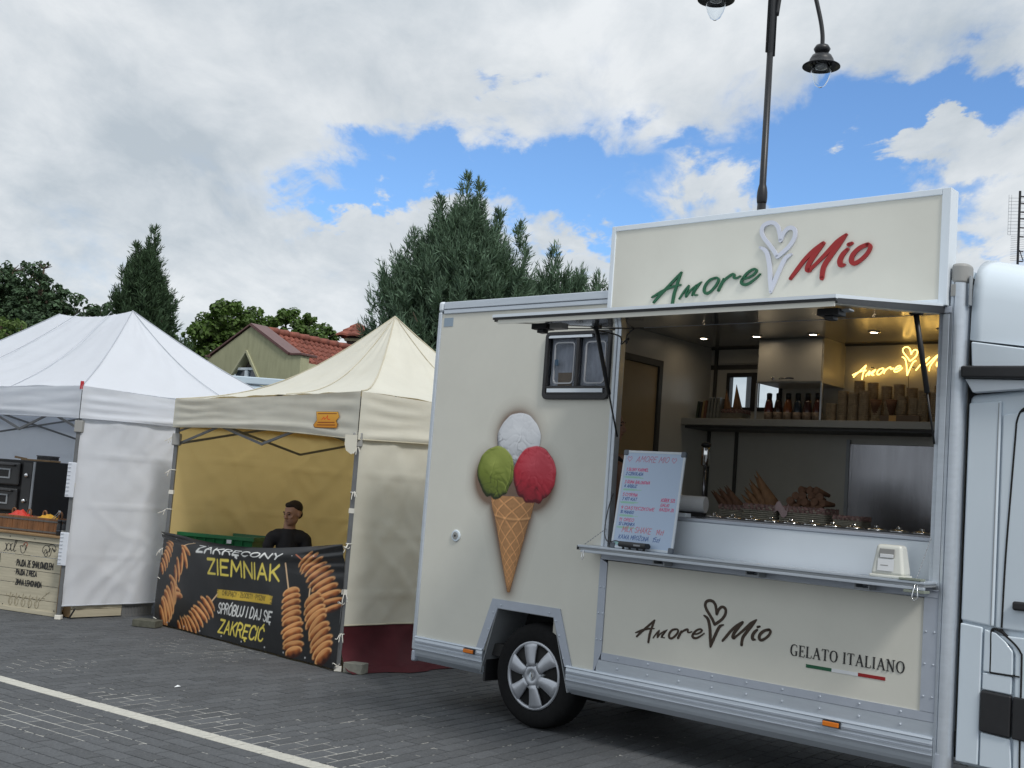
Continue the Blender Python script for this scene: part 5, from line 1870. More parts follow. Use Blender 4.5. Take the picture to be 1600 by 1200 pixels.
for k in range(8):
    cv.stroke([(.01, .008 + .0025 * k), (.13 + rb.uniform(-.04, .03), .008 + .0025 * k)], .0014, srgb(165, 212, 205))
cv.mesh('written_sheet', mat_attr('whiteboard', .25), lambda X, Y: (.014 + X, -.0042 + 0 * X, .014 + Y), bt)
bk = MB()
bk.box(.016, bw_ - .016, .000, .005, .016, bh_ - .016)
bk.build('backing', M_greycap, bt)

# little speaker lying in front of the board
sp = tthing('portable_speaker', 'small black portable speaker lying on the shelf against the price board', 'speaker', .86, -.135, 1.2505, rot=R(-3))
pr = [(.0, .014), (.022, .012), (.032, .024), (.032, .034), (.020, .046), (-.020, .048), (-.032, .034), (-.032, .020), (-.022, .012)]
MB().prism(pr, -.105, .105, 'X').build('case', M_black, sp, bevel=.010, seg=3)
for x in (-.08, -.03, .03, .08):
    MB().lathe([(.008, 0), (.008, .014)], 10, 'Z', (x, -.005, 0)).build('foot', M_black, sp)
MB().box(.02, .07, -.034, -.031, .026, .036).build('name_strip', M_aludk, sp)
MB().tube(cat_rom([(-.10, .0, .035), (-.16, .02, .045), (-.235, .03, .035), (-.29, .06, .09), (-.31, .10, .22), (-.29, .12, .34)], None, 6)[0], .0035, 6).build('cable', M_black, sp, smooth=True)

# napkin dispenser
nd = tthing('napkin_dispenser', 'white plastic napkin dispenser at the right end of the serving shelf', 'napkin dispenser', 2.475, -.09, 1.2505, rot=R(6))
def taper(x0, x1, y0, y1, z0, z1, k):
    vs = [(x0, y0, z0), (x1, y0, z0), (x1, y1, z0), (x0, y1, z0)]
    cx, cy = (x0 + x1) / 2, (y0 + y1) / 2
    vs += [(cx + (x - cx) * k, cy + (y - cy) * k, z1) for x, y, z in vs]
    return vs
mb = MB()
mb.add(taper(-.088, .088, -.068, .068, .012, .172, .74), [(0, 3, 2, 1), (4, 5, 6, 7), (0, 1, 5, 4), (1, 2, 6, 5), (2, 3, 7, 6), (3, 0, 4, 7)])
M_nd = mat('ivory_plastic', (.68, .69, .64), .3, coat=.2)
mb.build('case', M_nd, nd, bevel=.018, seg=4)
MB().box(-.092, .092, -.072, .072, .0, .016).build('base', M_nd, nd, bevel=.006, seg=3)
MB().box(-.045, .035, -.0665, -.0600, .105, .150).build('opening', M_greycap, nd, bevel=.004)
MB().box(-.040, .030, -.0690, -.0620, .103, .122).build('napkin', M_flagw, nd, bevel=.002)
p_ = MB()
p_.add([(-.05, -.0715, .035), (.035, -.0715, .035), (.035, -.0655, .098), (-.05, -.0655, .098)], [(0, 1, 2, 3)])
p_.build('label', M_flagw, nd)
for k in range(2):
    q = MB()
    z = .062 - .012 * k
    q.add([(-.035, -.0700, z), (.005, -.0700, z), (.005, -.0695, z + .004), (-.035, -.0695, z + .004)], [(0, 1, 2, 3)])
    q.build('print_line', M_greycap, nd)

# baskets with cones
M_wick = mat('pale_wicker', (.26, .24, .19), .8, var=.2, vs=30)
M_frill = mat('floral_lining', (.17, .10, .09), .8, var=.75, vs=55)
M_wafer = mat('wafer', (.17, .085, .035), .75, var=.3, vs=30, bump=.3, bs=90)
M_waferd = mat('dark_wafer', (.11, .050, .024), .75, var=.3, vs=30, bump=.3, bs=90)
def basket(x, y, z, w, d, h, label, rot=0.0):
    t = tthing('wicker_basket', label, 'basket', x, y, z, 'wicker baskets with cloth lining', rot)
    mb = MB()
    nr = 8
    for k in range(nr):
        zz = h * (k + .5) / nr
        n = 36
        pts = []
        for i in range(n + 1):
            q = i / n
            pe = q * 2 * (w + d)
            if pe < w: px, py, nx, ny = -w / 2 + pe, -d / 2, 0, -1
            elif pe < w + d: px, py, nx, ny = w / 2, -d / 2 + pe - w, 1, 0
            elif pe < 2 * w + d: px, py, nx, ny = w / 2 - (pe - w - d), d / 2, 0, 1
            else: px, py, nx, ny = -w / 2, d / 2 - (pe - 2 * w - d), -1, 0
            o = .003 * (1 if (i + k) % 2 else -1)
            pts.append((px + nx * o, py + ny * o, zz))
        mb.tube(pts, h / nr * .46, 5, cap=False)
    body = mb.build('weave', M_wick, t, smooth=True)
    MB().box(-w / 2 + .01, w / 2 - .01, -d / 2 + .01, d / 2 - .01, 0, h * .9).build('inside', M_innerdk, t)
    vs, fs = [], []
    n = 60
    for j in range(4):
        for i in range(n):
            a = 2 * math.pi * i / n
            k_ = max(abs(math.cos(a)) / (w / 2), abs(math.sin(a)) / (d / 2))
            rr = 1 / k_ + .006 + .004 * math.sin(i * 1.9) * (j % 3)
            vs.append((rr * math.cos(a), rr * math.sin(a), h * (1.08 - .12 * j) + .004 * math.sin(i * 2.7)))
    for j in range(3):
        for i in range(n):
            i2 = (i + 1) % n
            fs.append((j * n + i, j * n + i2, (j + 1) * n + i2, (j + 1) * n + i))
    f = MB()
    f.add(vs, fs)
    f.build('cloth_frill', M_frill, t, solid=.003)
    return t
BZ = 1.482
basket(1.185, .52, BZ, .17, .15, .085, 'leftmost wicker basket on the counter, with pointed wafer cones')
basket(1.395, .50, BZ, .22, .17, .10, 'wicker basket on the counter holding the tallest fan of pointed cones')
basket(1.69, .50, BZ, .30, .17, .10, 'wide wicker basket on the counter holding a heap of rolled wafers')
basket(1.985, .47, BZ, .17, .14, .07, 'rightmost small wicker basket on the counter with patterned frill')
basket(.50, 1.56, 2.206, .20, .14, .075, 'wicker basket on the back shelf holding two pointed cones by the window')

def cone_mesh(L_, r, m_, name='wafer_cone', open_=True):
    mb = MB()
    seg = 14
    mb.lathe([(r, 0), (r * .66, L_ * .34), (r * .33, L_ * .67), (.001, L_)], seg, 'Z')
    me = mb.build(name, m_, None, smooth=True)
    return me
cone_a = cone_mesh(.25, .050, M_wafer)
cone_b = cone_mesh(.18, .040, M_waferd)
first = {'a': True, 'b': True}
def put_cone(kind, x, y, z, tx, ty, label, grp, sc=1.0):
    src = cone_a if kind == 'a' else cone_b
    if first[kind]:
        o = src
        first[kind] = False
    else:
        o = src.copy()
        COL.objects.link(o)
    o.location = TW(x, y, z)
    o.rotation_euler = (Matrix.Rotation(YAW, 3, 'Z') @ Matrix.Rotation(ty, 3, 'Y') @ Matrix.Rotation(tx, 3, 'X')).to_euler()
    o.scale = (sc, sc, sc)
    tag(o, label, 'ice cream cone', grp)
ORD = ['first', 'second', 'third', 'fourth', 'fifth', 'sixth', 'seventh']
for k in range(6):
    put_cone('b', 1.235 - k * .020, .49 + .02 * (k % 2), BZ + .05, .1, -.60 - .05 * k, ORD[k] + ' pointed wafer cone from the right in the leftmost counter basket', 'cones in the leftmost basket', 1.0 + .12 * (6 - k) / 6)
for k in range(7):
    put_cone('a', 1.475 - k * .022, .49 + .025 * (k % 2), BZ + .06, .1, -.50 - .055 * k, ORD[k] + ' pointed wafer cone from the right in the tall fan of cones', 'cones in the tall fan', 1.18 - .09 * k)
put_cone('a', .465, 1.54, 2.235, 0, -.14, 'left one of the two upright cones against the small back window', 'cones by the back window', .85)
put_cone('a', .545, 1.54, 2.25, 0, -.10, 'right one of the two upright cones against the small back window', 'cones by the back window', .92)
# rolled wafers, mouths towards the customer
roll = MB().lathe([(.022, 0), (.024, .0), (.012, .12), (.002, .125)], 14, 'Y').lathe([(.019, .001), (.010, .06)], 14, 'Y')
ro = roll.build('rolled_wafer', M_waferd, None, smooth=True)
mm = 0
for j, n in enumerate((5, 5, 4, 3)):
    for i in range(n):
        o = ro if mm == 0 else ro.copy()
        if mm: COL.objects.link(o)
        mm += 1
        o.location = TW(1.70 + (i - (n - 1) / 2) * .052 + rng.uniform(-.006, .006), .42 + .012 * j + rng.uniform(-.01, .01), BZ + .105 + j * .036 + rng.uniform(-.004, .004))
        o.rotation_euler = (rng.uniform(-.3, .0), rng.uniform(-1, 1), YAW + rng.uniform(-.5, .5))
        tag(o, 'dark rolled wafer with open mouth in the heap of the wide counter basket', 'wafer', 'rolled wafers in a heap')
# crumpled pink napkin on the wide basket
bmn = MB()
vs, fs = [], []
for j in range(7):
    for i in range(9):
        vs.append(((i - 4) * .011, -.09 - .012 * j / 6 + rng.uniform(-.004, .004), .095 - .010 * j + .022 * math.sin(i * .8) + rng.uniform(-.003, .003)))
for j in range(6):
    for i in range(8):
        a = j * 9 + i
        fs.append((a, a + 1, a + 10, a + 9))
bmn.add(vs, fs)
o = bmn.build('paper_napkin', mat('pink_paper', (.34, .25, .25), .8), None, smooth=True, solid=.002)
o.location = TW(1.555, .50, BZ + .02)
o.rotation_euler = (0, 0, YAW)
tag(o, 'crumpled pale pink paper napkin tucked over the front edge of the wide basket', 'napkin')

# syrup bottles on the shelf
SZ = 2.2052
M_cap = mat('dark_cap', (.012, .012, .015), .35)
def bottle(col, x, label):
    t = tthing('syrup_bottle', label, 'bottle', x, 1.47, SZ, 'syrup bottles under the cupboard')
    m = mat('syrup', col, .12, coat=.5)
    MB().lathe([(.030, 0), (.033, .006), (.033, .085), (.026, .13), (.019, .155)], 18, 'Z').build('body', m, t, smooth=True)
    MB().lathe([(.019, .1551), (.020, .195), (.012, .200)], 14, 'Z').build('cap', M_cap, t, smooth=True)
    MB().lathe([(.0338, .008), (.0338, .060)], 18, 'Z').build('label_band', mat('fruit_label', (.20, .15, .11), .6, var=.7, vs=35), t, smooth=True)
cols = [((.10, .02, .015), 'red syrup bottle, first from the left in the row under the cupboard'), ((.03, .015, .012), 'dark syrup bottle, second from the left under the cupboard'),
        ((.16, .05, .015), 'amber syrup bottle, third from the left under the cupboard'), ((.02, .03, .045), 'bluish syrup bottle, fourth from the left under the cupboard'),
        ((.05, .02, .02), 'brown syrup bottle, fifth from the left under the cupboard'), ((.07, .02, .015), 'rust syrup bottle, last on the right under the cupboard')]
for k, (c, l) in enumerate(cols):
    bottle(c, .842 + k * .0765, l)

# stacks of wafer cups
M_cup = mat('wafer_cup', (.33, .26, .17), .8, var=.3, vs=25)
def cupstack(h, label):
    n = int(h / .0125)
    mb = MB()
    pr_ = []
    for k in range(n):
        z = k * .0125
        pr_ += [(.033, z), (.038, z + .007), (.038, z + .0095), (.034, z + .0105)]
    mb.lathe(pr_, 14, 'Z')
    mb.lathe([(.036, n * .0125), (.038, n * .0125 + .012), (.030, n * .0125 + .012), (.028, n * .0125)], 14, 'Z')
    o = mb.build('cup_stack', M_cup, None)
    return o
protos = {}
stacks = [(1.335, 1.46, .12), (1.415, 1.47, .21), (1.495, 1.46, .19), (1.575, 1.46, .20), (1.665, 1.46, .12), (1.755, 1.46, .13), (1.835, 1.47, .17), (1.925, 1.46, .16), (1.985, 1.46, .20), (2.07, 1.46, .19), (2.15, 1.46, .22), (2.24, 1.46, .18), (2.33, 1.46, .2),
          (1.40, 1.58, .15), (1.46, 1.62, .29), (1.56, 1.62, .28), (1.66, 1.62, .25), (1.75, 1.62, .27), (1.84, 1.62, .24), (1.93, 1.62, .22), (2.03, 1.62, .25), (2.13, 1.62, .26), (2.25, 1.62, .28)]
for (x, y, h) in stacks:
    hh = round(h, 2)
    if hh not in protos:
        o = protos[hh] = cupstack(hh, '')
    else:
        o = protos[hh].copy()
        COL.objects.link(o)
    o.location = TW(x, y, SZ)
    o.rotation_euler = (0, 0, YAW)
    fr_ = [q for q in stacks if q[1] < 1.55] if y < 1.55 else [q for q in stacks if q[1] > 1.55]
    nth = fr_.index((x, y, h))
    NTH = ['leftmost', 'second', 'third', 'fourth', 'fifth', 'sixth', 'seventh', 'eighth', 'ninth', 'tenth', 'eleventh', 'twelfth', 'thirteenth']
    tag(o, '%s stack of ribbed wafer cups%s in the %s row on the shelf' % (NTH[nth], '' if nth == 0 else ' from the left', 'front' if y < 1.55 else 'back'), 'cup stack', 'stacked wafer cups on the back shelf')
t = tthing('cup_carton', 'low brown carton in front of the cup stacks with a pale yellow label', 'carton', 1.72, 1.385, SZ)
MB().box(-.0, .27, 0, .03, 0, .042).build('carton_body', mat('brown_carton', (.14, .10, .07), .8, var=.2), t, bevel=.002)
MB().box(.065, .115, -.002, -.0002, .002, .040).build('yellow_label', mat('yellow_card', (.55, .33, .12), .7), t)
for k, x in enumerate((1.665, 1.775)):
    o = cone_b.copy()
    COL.objects.link(o)
    o.location = TW(x, 1.44, SZ + .15)
    o.rotation_euler = (math.pi, 0, YAW)
    o.scale = (1, 1, .9)
    tag(o, ('left' if k == 0 else 'right') + ' one of two wafer cones standing tip down between the cup stacks', 'ice cream cone', 'cones between the cup stacks')

# packets standing on the shelf at the left
pcs = [((.03, .045, .03), .245, .16, 'dark green packet standing at the left end of the back shelf'), ((.03, .03, .03), .275, .155, 'black packet standing second at the left end of the shelf'),
       ((.28, .20, .09), .292, .165, 'tan booklet leaning at the left end of the back shelf'), ((.16, .07, .04), .312, .17, 'reddish booklet leaning at the left end of the back shelf')]
for c, x, h, l in pcs:
    o = MB().box(-.008, .008, -.055, .055, 0, h).build('packet', mat('packet', c, .6), None, bevel=.002)
    o.location = TW(x, 1.50, SZ)
    o.rotation_euler = (0, R(rng.uniform(2, 7)), YAW)
    o.scale = (1, 1, .85)
    tag(o, l, 'packet', 'packets on the back shelf')
M_bag = mat('clear_bag', (.16, .165, .15), .25, var=.25, vs=20)
for k, x in enumerate((.335, .362, .39, .418)):
    vs = [(-.012, -.05, 0), (.012, -.05, 0), (.012, .05, 0), (-.012, .05, 0), (-.009, -.04, .16), (.010, -.045, .17), (.008, .045, .165), (-.008, .045, .16)]
    o = MB().add(vs, [(0, 3, 2, 1), (4, 5, 6, 7), (0, 1, 5, 4), (1, 2, 6, 5), (2, 3, 7, 6), (3, 0, 4, 7)]).build('spoon_bag', M_bag, None, bevel=.004)
    o.location = TW(x, 1.50, SZ)
    o.rotation_euler = (0, R(3), YAW)
    tag(o, ORD[k] + ' clear bag of spoons from the left on the back shelf', 'bag', 'bags of spoons on the shelf')

# paper roll and mixer
t = tthing('paper_roll', 'white roll of kitchen paper lying on the counter behind the price board', 'paper roll', .985, .30, 1.560, rot=R(12))
MB().lathe([(.052, -.09), (.052, .09)], 24, 'X').build('roll', M_flagw, t, smooth=False)
MB().lathe([(.045, -.0925), (.045, -.0905)], 16, 'X').build('core', M_innerdk, t)
MB().box(-.08, .08, -.02, .02, -.080, -.052).build('holder', M_black, t)
t = tthing('drink_mixer', 'upright chrome drink mixer on the counter with a bright top', 'mixer', .80, .72, 1.40)
MB().lathe([(.05, 0), (.05, .02), (.02, .03), (.015, .10)], 20, 'Z').build('mixer_base', M_black, t, smooth=True)
MB().tube([(0, 0, .09), (0, 0, .42)], .011, 12).build('shaft', M_steel, t, smooth=True)
MB().lathe([(.020, .42), (.030, .43), (.030, .54), (.024, .555)], 20, 'Z').build('mixer_head', M_chrome, t, smooth=True)
MB().lathe([(.034, .555), (.034, .575), (.01, .585)], 20, 'Z').build('head_cap', M_black, t, smooth=True)

# ------------------------------------------------------------------ people
def caps_mesh(name, segs, ells, m_, parent, voxel, smooth_it=4):
    bm = bmesh.new()
    for (p0, r0, p1, r1) in segs:
        p0, p1 = Vector(p0), Vector(p1)
        d = p1 - p0
        L_ = max(d.length, 1e-4)
        q = d.to_track_quat('Z', 'Y').to_matrix().to_4x4()
        n = 5
        rings = []
        for s_, (c, r, a0, a1) in enumerate(((p0, r0, -90, 0), (p1, r1, 0, 90))):
            for k in range(n):
                a = R(a0 + (a1 - a0) * k / (n - 1))
                rr, h = max(r * math.cos(a), 1e-4), r * math.sin(a)
                ring_ = []
                for i in range(14):
                    t = 2 * math.pi * i / 14
                    v = q @ Vector((rr * math.cos(t), rr * math.sin(t), h + (L_ if s_ else 0)))
                    ring_.append(bm.verts.new(p0 + v))
                rings.append(ring_)
        for a, b in zip(rings[:-1], rings[1:]):
            for i in range(14):
                bm.faces.new((a[i], a[(i + 1) % 14], b[(i + 1) % 14], b[i]))
        bm.faces.new(list(reversed(rings[0])))
        bm.faces.new(rings[-1])
    for (c, s, rz) in ells:
        M4 = Matrix.Translation(c) @ rz @ Matrix.Diagonal((*s, 1))
        bmesh.ops.create_uvsphere(bm, u_segments=20, v_segments=12, radius=1, matrix=M4)
    me = bpy.data.meshes.new(name)
    bm.to_mesh(me)
    bm.free()
    me.materials.append(m_)
    o = bpy.data.objects.new(name, me)
    COL.objects.link(o)
    o.parent = parent
    md = o.modifiers.new('remesh', 'REMESH')
    md.mode = 'VOXEL'
    md.voxel_size = voxel
    md.use_smooth_shade = True
    md2 = o.modifiers.new('smooth', 'SMOOTH')
    md2.factor = .5
    md2.iterations = smooth_it
    return o

I4 = Matrix.Identity(4)
M_skin = mat('skin', (.40, .22, .15), .55, var=.08, vs=12)
M_hair = mat('dark_brown_hair', (.020, .012, .009), .8, var=.3, vs=80)
M_shirt = mat('black_tshirt', (.012, .012, .015), .85, var=.15, vs=20)
M_trou = mat('dark_trousers', (.02, .022, .03), .85)
M_eye = mat('eye', (.03, .02, .02), .2)

def head_parts(hc, yaw, pitch=0.0):
    """skin ellipsoids for a head centred at hc looking along -Y turned by yaw"""
    Rm = Matrix.Rotation(yaw, 4, 'Z') @ Matrix.Rotation(pitch, 4, 'X')
    def P(x, y, z): return Vector(hc) + (Rm @ Vector((x, y, z)))
    E = [(P(0, .012, .025), (.075, .093, .088), Rm), (P(0, -.012, -.045), (.058, .070, .070), Rm), (P(0, -.060, -.088), (.024, .020, .018), Rm),
         (P(0, -.078, .018), (.052, .018, .012), Rm), (P(.078, .012, -.005), (.011, .020, .031), Rm), (P(-.078, .012, -.005), (.011, .020, .031), Rm),
         (P(0, -.074, -.062), (.023, .012, .008), Rm), (P(.042, -.055, -.022), (.020, .018, .016), Rm), (P(-.042, -.055, -.022), (.020, .018, .016), Rm)]
    S = [(P(0, -.080, .008), .009, P(0, -.102, -.030), .013), (P(-.013, -.090, -.032), .008, P(.013, -.090, -.032), .008)]
    return P, E, S, Rm

def face_bits(P, Rm, root, body):
    for s in (-1, 1):
        bm = bmesh.new()
        bmesh.ops.create_uvsphere(bm, u_segments=10, v_segments=8, radius=1, matrix=Matrix.Translation(P(s * .030, -.076, .002)) @ Rm @ Matrix.Diagonal((.013, .009, .0055, 1)))
        me = bpy.data.meshes.new('eye')
        bm.to_mesh(me); bm.free()
        me.materials.append(M_eye)
        o = bpy.data.objects.new('eye', me)
        COL.objects.link(o)
        o.parent = body
        MB().tube([P(s * .014, -.090, .020), P(s * .032, -.090, .027), P(s * .048, -.080, .020)], .0035, 6).build('eyebrow', M_hair, body, smooth=True)
    MB().tube([P(-.020, -.082, -.062), P(0, -.090, -.061), P(.020, -.082, -.062)], .0022, 6).build('mouth_line', mat('lip', (.16, .06, .05), .6), body, smooth=True)

def hand(S, wrist, direction, palm_n, side=1):
    d = Vector(direction).normalized()
    n = Vector(palm_n).normalized()
    s = d.cross(n).normalized() * side
    w = Vector(wrist)
    S.append((w, .026, w + d * .05, .030))
    S.append((w + s * .018 + d * .05, .018, w - s * .018 + d * .05, .018))
    for k, (o, L_) in enumerate(((-.030, .058), (-.010, .070), (.010, .076), (.030, .066))):
        a = w + d * .080 + s * o
        b = a + d * L_ * .55 - n * .008
        c = b + d * L_ * .40 - n * .022
        S.append((w + d * .055 + s * o * .9, .0115, a, .0105))
        S.append((a, .0098, b, .009))
        S.append((b, .009, c, .0078))
    a = w + d * .03 + s * .030
    b = a + d * .035 + s * .026 - n * .006
    c = b + d * .030 + s * .008 - n * .012
    S.append((a, .013, b, .0115))
    S.append((b, .011, c, .009))

# seated man in the cream tent
man = thing('person', 'short haired man in black t-shirt sitting behind the banner in the cream tent', 'person', (-2.05, 11.38, 0), R(8))
P, E_, S_, Rm = head_parts((0.02, -.015, 1.185), R(-42), R(8))
S = list(S_)
S += [((.0, .02, 1.13), .054, (0, .03, 1.03), .060), ((0, .03, .955), .082, (0, .03, .62), .115), ((-.10, .03, .96), .070, (.10, .03, .96), .070),
      ((-.145, .02, .955), .052, (.145, .02, .955), .052), ((0, .05, .56), .15, (0, .05, .50), .15),
      ((-.165, .02, .945), .046, (-.205, -.02, .72), .040), ((-.205, -.02, .72), .039, (-.16, -.26, .74), .027),
      ((.165, .02, .945), .046, (.205, .0, .72), .040), ((.205, .0, .72), .039, (.15, -.25, .74), .027),
      ((-.10, .04, .52), .085, (-.14, -.40, .50), .060), ((-.14, -.40, .50), .055, (-.14, -.38, .09), .038), ((-.14, -.38, .055), .036, (-.15, -.55, .035), .030),
      ((.10, .04, .52), .085, (.14, -.40, .50), .060), ((.14, -.40, .50), .055, (.14, -.38, .09), .038), ((.14, -.38, .055), .036, (.15, -.55, .035), .030)]
hand(S, (-.16, -.26, .74), (.45, -.9, -.05), (0, .1, 1), -1)
hand(S, (.15, -.25, .74), (-.45, -.9, -.05), (0, .1, 1), 1)
body = caps_mesh('body', S, E_, M_skin, man, .0075)
# clothes
S2 = [((0, .035, .955), .106, (0, .03, .62), .136), ((-.10, .03, .955), .080, (.10, .03, .955), .080), ((-.148, .02, .950), .062, (.148, .02, .950), .062),
      ((-.165, .02, .940), .057, (-.186, -.004, .86), .057), ((.165, .02, .940), .057, (.188, .005, .82), .056), ((0, .05, .60), .155, (0, .05, .52), .158)]
caps_mesh('tshirt', S2, [], M_shirt, man, .009)
S3 = [((-.10, .04, .52), .098, (-.14, -.40, .50), .073), ((-.14, -.40, .50), .068, (-.14, -.38, .10), .052), ((.10, .04, .52), .098, (.14, -.40, .50), .073), ((.14, -.40, .50), .068, (.14, -.38, .10), .052)]
caps_mesh('trousers', S3, [], M_trou, man, .012)
for s in (-1, 1):
    caps_mesh('shoe', [((s * .14, -.36, .05), .046, (s * .155, -.58, .038), .038)], [], M_black, man, .012)
hr = caps_mesh('hair', [], [(P(0, .026, .052), (.0785, .088, .077), Rm), (P(0, .070, -.010), (.058, .040, .05), Rm), (P(0, -.030, .088), (.05, .05, .030), Rm)], M_hair, man, .006)
face_bits(P, Rm, man, body)
st_ = thing('stool', 'plain stool under the seated man in the cream tent', 'stool', (-2.05, 11.42, 0), R(8))
MB().lathe([(.16, .30), (.17, .31), (.17, .345), (.15, .35)], 20, 'Z', (0, .04, 0)).build('seat', M_black, st_, smooth=True)
for a in (45, 135, 225, 315):
    MB().tube([(.10 * math.cos(R(a)), .04 + .10 * math.sin(R(a)), .30), (.17 * math.cos(R(a)), .04 + .17 * math.sin(R(a)), 0)], .011, 8).build('leg', M_steel, st_, smooth=True)

# someone inside the truck, only the bare arm shows past the jamb
w2 = tthing('person', 'truck worker in dark sleeveless top, mostly hidden behind the left jamb of the hatch', 'person', .205, .42, .50, rot=R(82))
P, E_, S_, Rm = head_parts((0.0, -.01, 1.56), R(30))
S = list(S_)
S += [((.0, .02, 1.50), .050, (0, .02, 1.39), .055), ((0, .02, 1.34), .080, (0, .02, .98), .105), ((-.09, .02, 1.31), .066, (.09, .02, 1.31), .066), ((-.15, .02, 1.325), .050, (.15, .02, 1.325), .050),
      ((.165, .02, 1.325), .050, (.215, -.02, 1.08), .036), ((.215, -.02, 1.08), .035, (.14, -.10, .92), .026), ((-.165, .02, 1.325), .054, (-.20, -.30, 1.26), .044), ((-.20, -.30, 1.26), .043, (-.17, -.27, 1.00), .030),
      ((0, .02, .92), .13, (0, .02, .86), .13), ((-.08, .02, .84), .085, (-.09, 0, .46), .055), ((-.09, 0, .46), .052, (-.09, .03, .08), .036), ((-.09, .02, .045), .034, (-.10, -.13, .032), .028),
      ((.08, .02, .84), .085, (.09, 0, .46), .055), ((.09, 0, .46), .052, (.09, .03, .08), .036), ((.09, .02, .045), .034, (.10, -.13, .032), .028)]
hand(S, (.14, -.10, .92), (-.5, -.7, -.4), (0, -.4, .9), 1)
hand(S, (-.17, -.27, 1.00), (.1, -.3, -.95), (0, -.9, .3), -1)
b2 = caps_mesh('body', S, E_, M_skin, w2, .009)
caps_mesh('vest', [((0, .02, 1.30), .092, (0, .02, .96), .118), ((-.08, .02, 1.30), .074, (.08, .02, 1.30), .074), ((0, .02, .95), .14, (0, .02, .86), .142)], [], M_shirt, w2, .011)
caps_mesh('trousers', [((-.08, .02, .84), .098, (-.09, 0, .46), .068), ((-.09, 0, .46), .065, (-.09, .03, .10), .052), ((.08, .02, .84), .098, (.09, 0, .46), .068), ((.09, 0, .46), .065, (.09, .03, .10), .052)], [], M_trou, w2, .013)
caps_mesh('hair', [], [(P(0, .026, .045), (.082, .092, .085), Rm), (P(0, .07, -.05), (.06, .05, .10), Rm)], M_hair, w2, .009)
face_bits(P, Rm, w2, b2)

# ------------------------------------------------------------------ things in and around the tents
M_concrete = mat('concrete', (.20, .20, .17), .9, var=.2, vs=20, bump=.4, bs=60)
M_concreted = mat('mossy_concrete', (.085, .085, .065), .9, var=.3, vs=20, bump=.4, bs=60)
def block(name, label, x, y, rz, m_, dims=(.17, .12, .085)):
    a, b, h = dims
    o = MB().box(-a / 2, a / 2, -b / 2, b / 2, 0.002, h).build(name, m_, None, bevel=.006)
    o.location = (x, y, 0)
    o.rotation_euler = (0, 0, rz)
    return tag(o, label, 'concrete block')
block('concrete_block', 'pale grey concrete block weighing down the front right foot of the cream tent', -1.09, 9.60, R(-20), M_concrete)
block('concrete_block', 'dark mossy concrete slab beside the front left foot of the cream tent', -3.33, 11.40, R(-12), M_concreted, (.24, .16, .07))

# green crate on a table behind the banner
tb_ = thing('folding_table', 'folding table hidden behind the black banner carrying the green crate', 'table', (-2.70, 11.95, 0), R(-10))
MB().box(-.62, .45, -.26, .26, .58, .61).build('table_top', mat('table_top', (.35, .33, .3), .6), tb_, bevel=.005)
for sx in (-.56, .40):
    for sy in (-.22, .22):
        MB().tube([(sx, sy, .58), (sx, sy, 0)], .013, 8).build('leg', M_steel, tb_)
gc = thing('plastic_crate', 'large green plastic crate standing behind the banner in the cream tent', 'crate', (-2.77, 11.95, .611), R(-12))
M_gr = mat('green_plastic', (.012, .13, .045), .4, var=.1)
mb = MB()
vs = [(-.36, -.24, 0), (.36, -.24, 0), (.36, .24, 0), (-.36, .24, 0), (-.40, -.27, .30), (.40, -.27, .30), (.40, .27, .30), (-.40, .27, .30),
      (-.385, -.255, .30), (.385, -.255, .30), (.385, .255, .30), (-.385, .255, .30), (-.345, -.225, .02), (.345, -.225, .02), (.345, .225, .02), (-.345, .225, .02)]
mb.add(vs, [(0, 3, 2, 1), (0, 1, 5, 4), (1, 2, 6, 5), (2, 3, 7, 6), (3, 0, 4, 7), (4, 5, 9, 8), (5, 6, 10, 9), (6, 7, 11, 10), (7, 4, 8, 11), (8, 9, 13, 12), (9, 10, 14, 13), (10, 11, 15, 14), (11, 8, 12, 15), (12, 13, 14, 15)])
mb.build('tub', M_gr, gc)
MB().box(-.415, .415, -.285, -.2705, .262, .30).box(-.415, -.401, -.27, .285, .262, .30).box(.401, .415, -.27, .285, .262, .30).box(-.40, .40, .2705, .285, .262, .30).build('rim', M_gr, gc, bevel=.004)
for x in (-.32, -.22, -.12, -.02, .08, .18, .28):
    m_ = MB()
    m_.add([(x, -.244, .0), (x + .014, -.244, .0), (x + .014, -.285, .26), (x, -.285, .26), (x, -.235, .0), (x + .014, -.235, .0), (x + .014, -.268, .26), (x, -.268, .26)], [(0, 1, 2, 3), (0, 4, 5, 1), (1, 5, 6, 2), (4, 0, 3, 7)])
    m_.build('rib', M_gr, gc)
MB().box(.13, .18, -.292, -.2855, .225, .262).build('paper_label', M_flagw, gc)

# --- food stall at the left: boarded counter
M_wood = mat('pale_boards', (.44, .40, .30), .75, var=.16, vs=3, stretch=(1, 6, 14), bump=.2, bs=20, rand=.05)
M_woodb = mat('brown_wood', (.17, .075, .028), .65, var=.35, vs=5, stretch=(6, 6, 1.2), bump=.2, bs=30, rand=.10)
M_woodt = mat('counter_top_wood', (.24, .15, .07), .6, var=.2, vs=5)
M_plate = mat('grey_bracket', (.12, .115, .11), .5, metal=.3)
ce = np.array([0.9151, -0.4031])
ROT = math.atan2(ce[1], ce[0])
st = thing('stall_counter', 'pale boarded stall counter with black hand-painted menu at the front of the white tent', 'counter', (-4.2725, 11.567, 0), ROT)
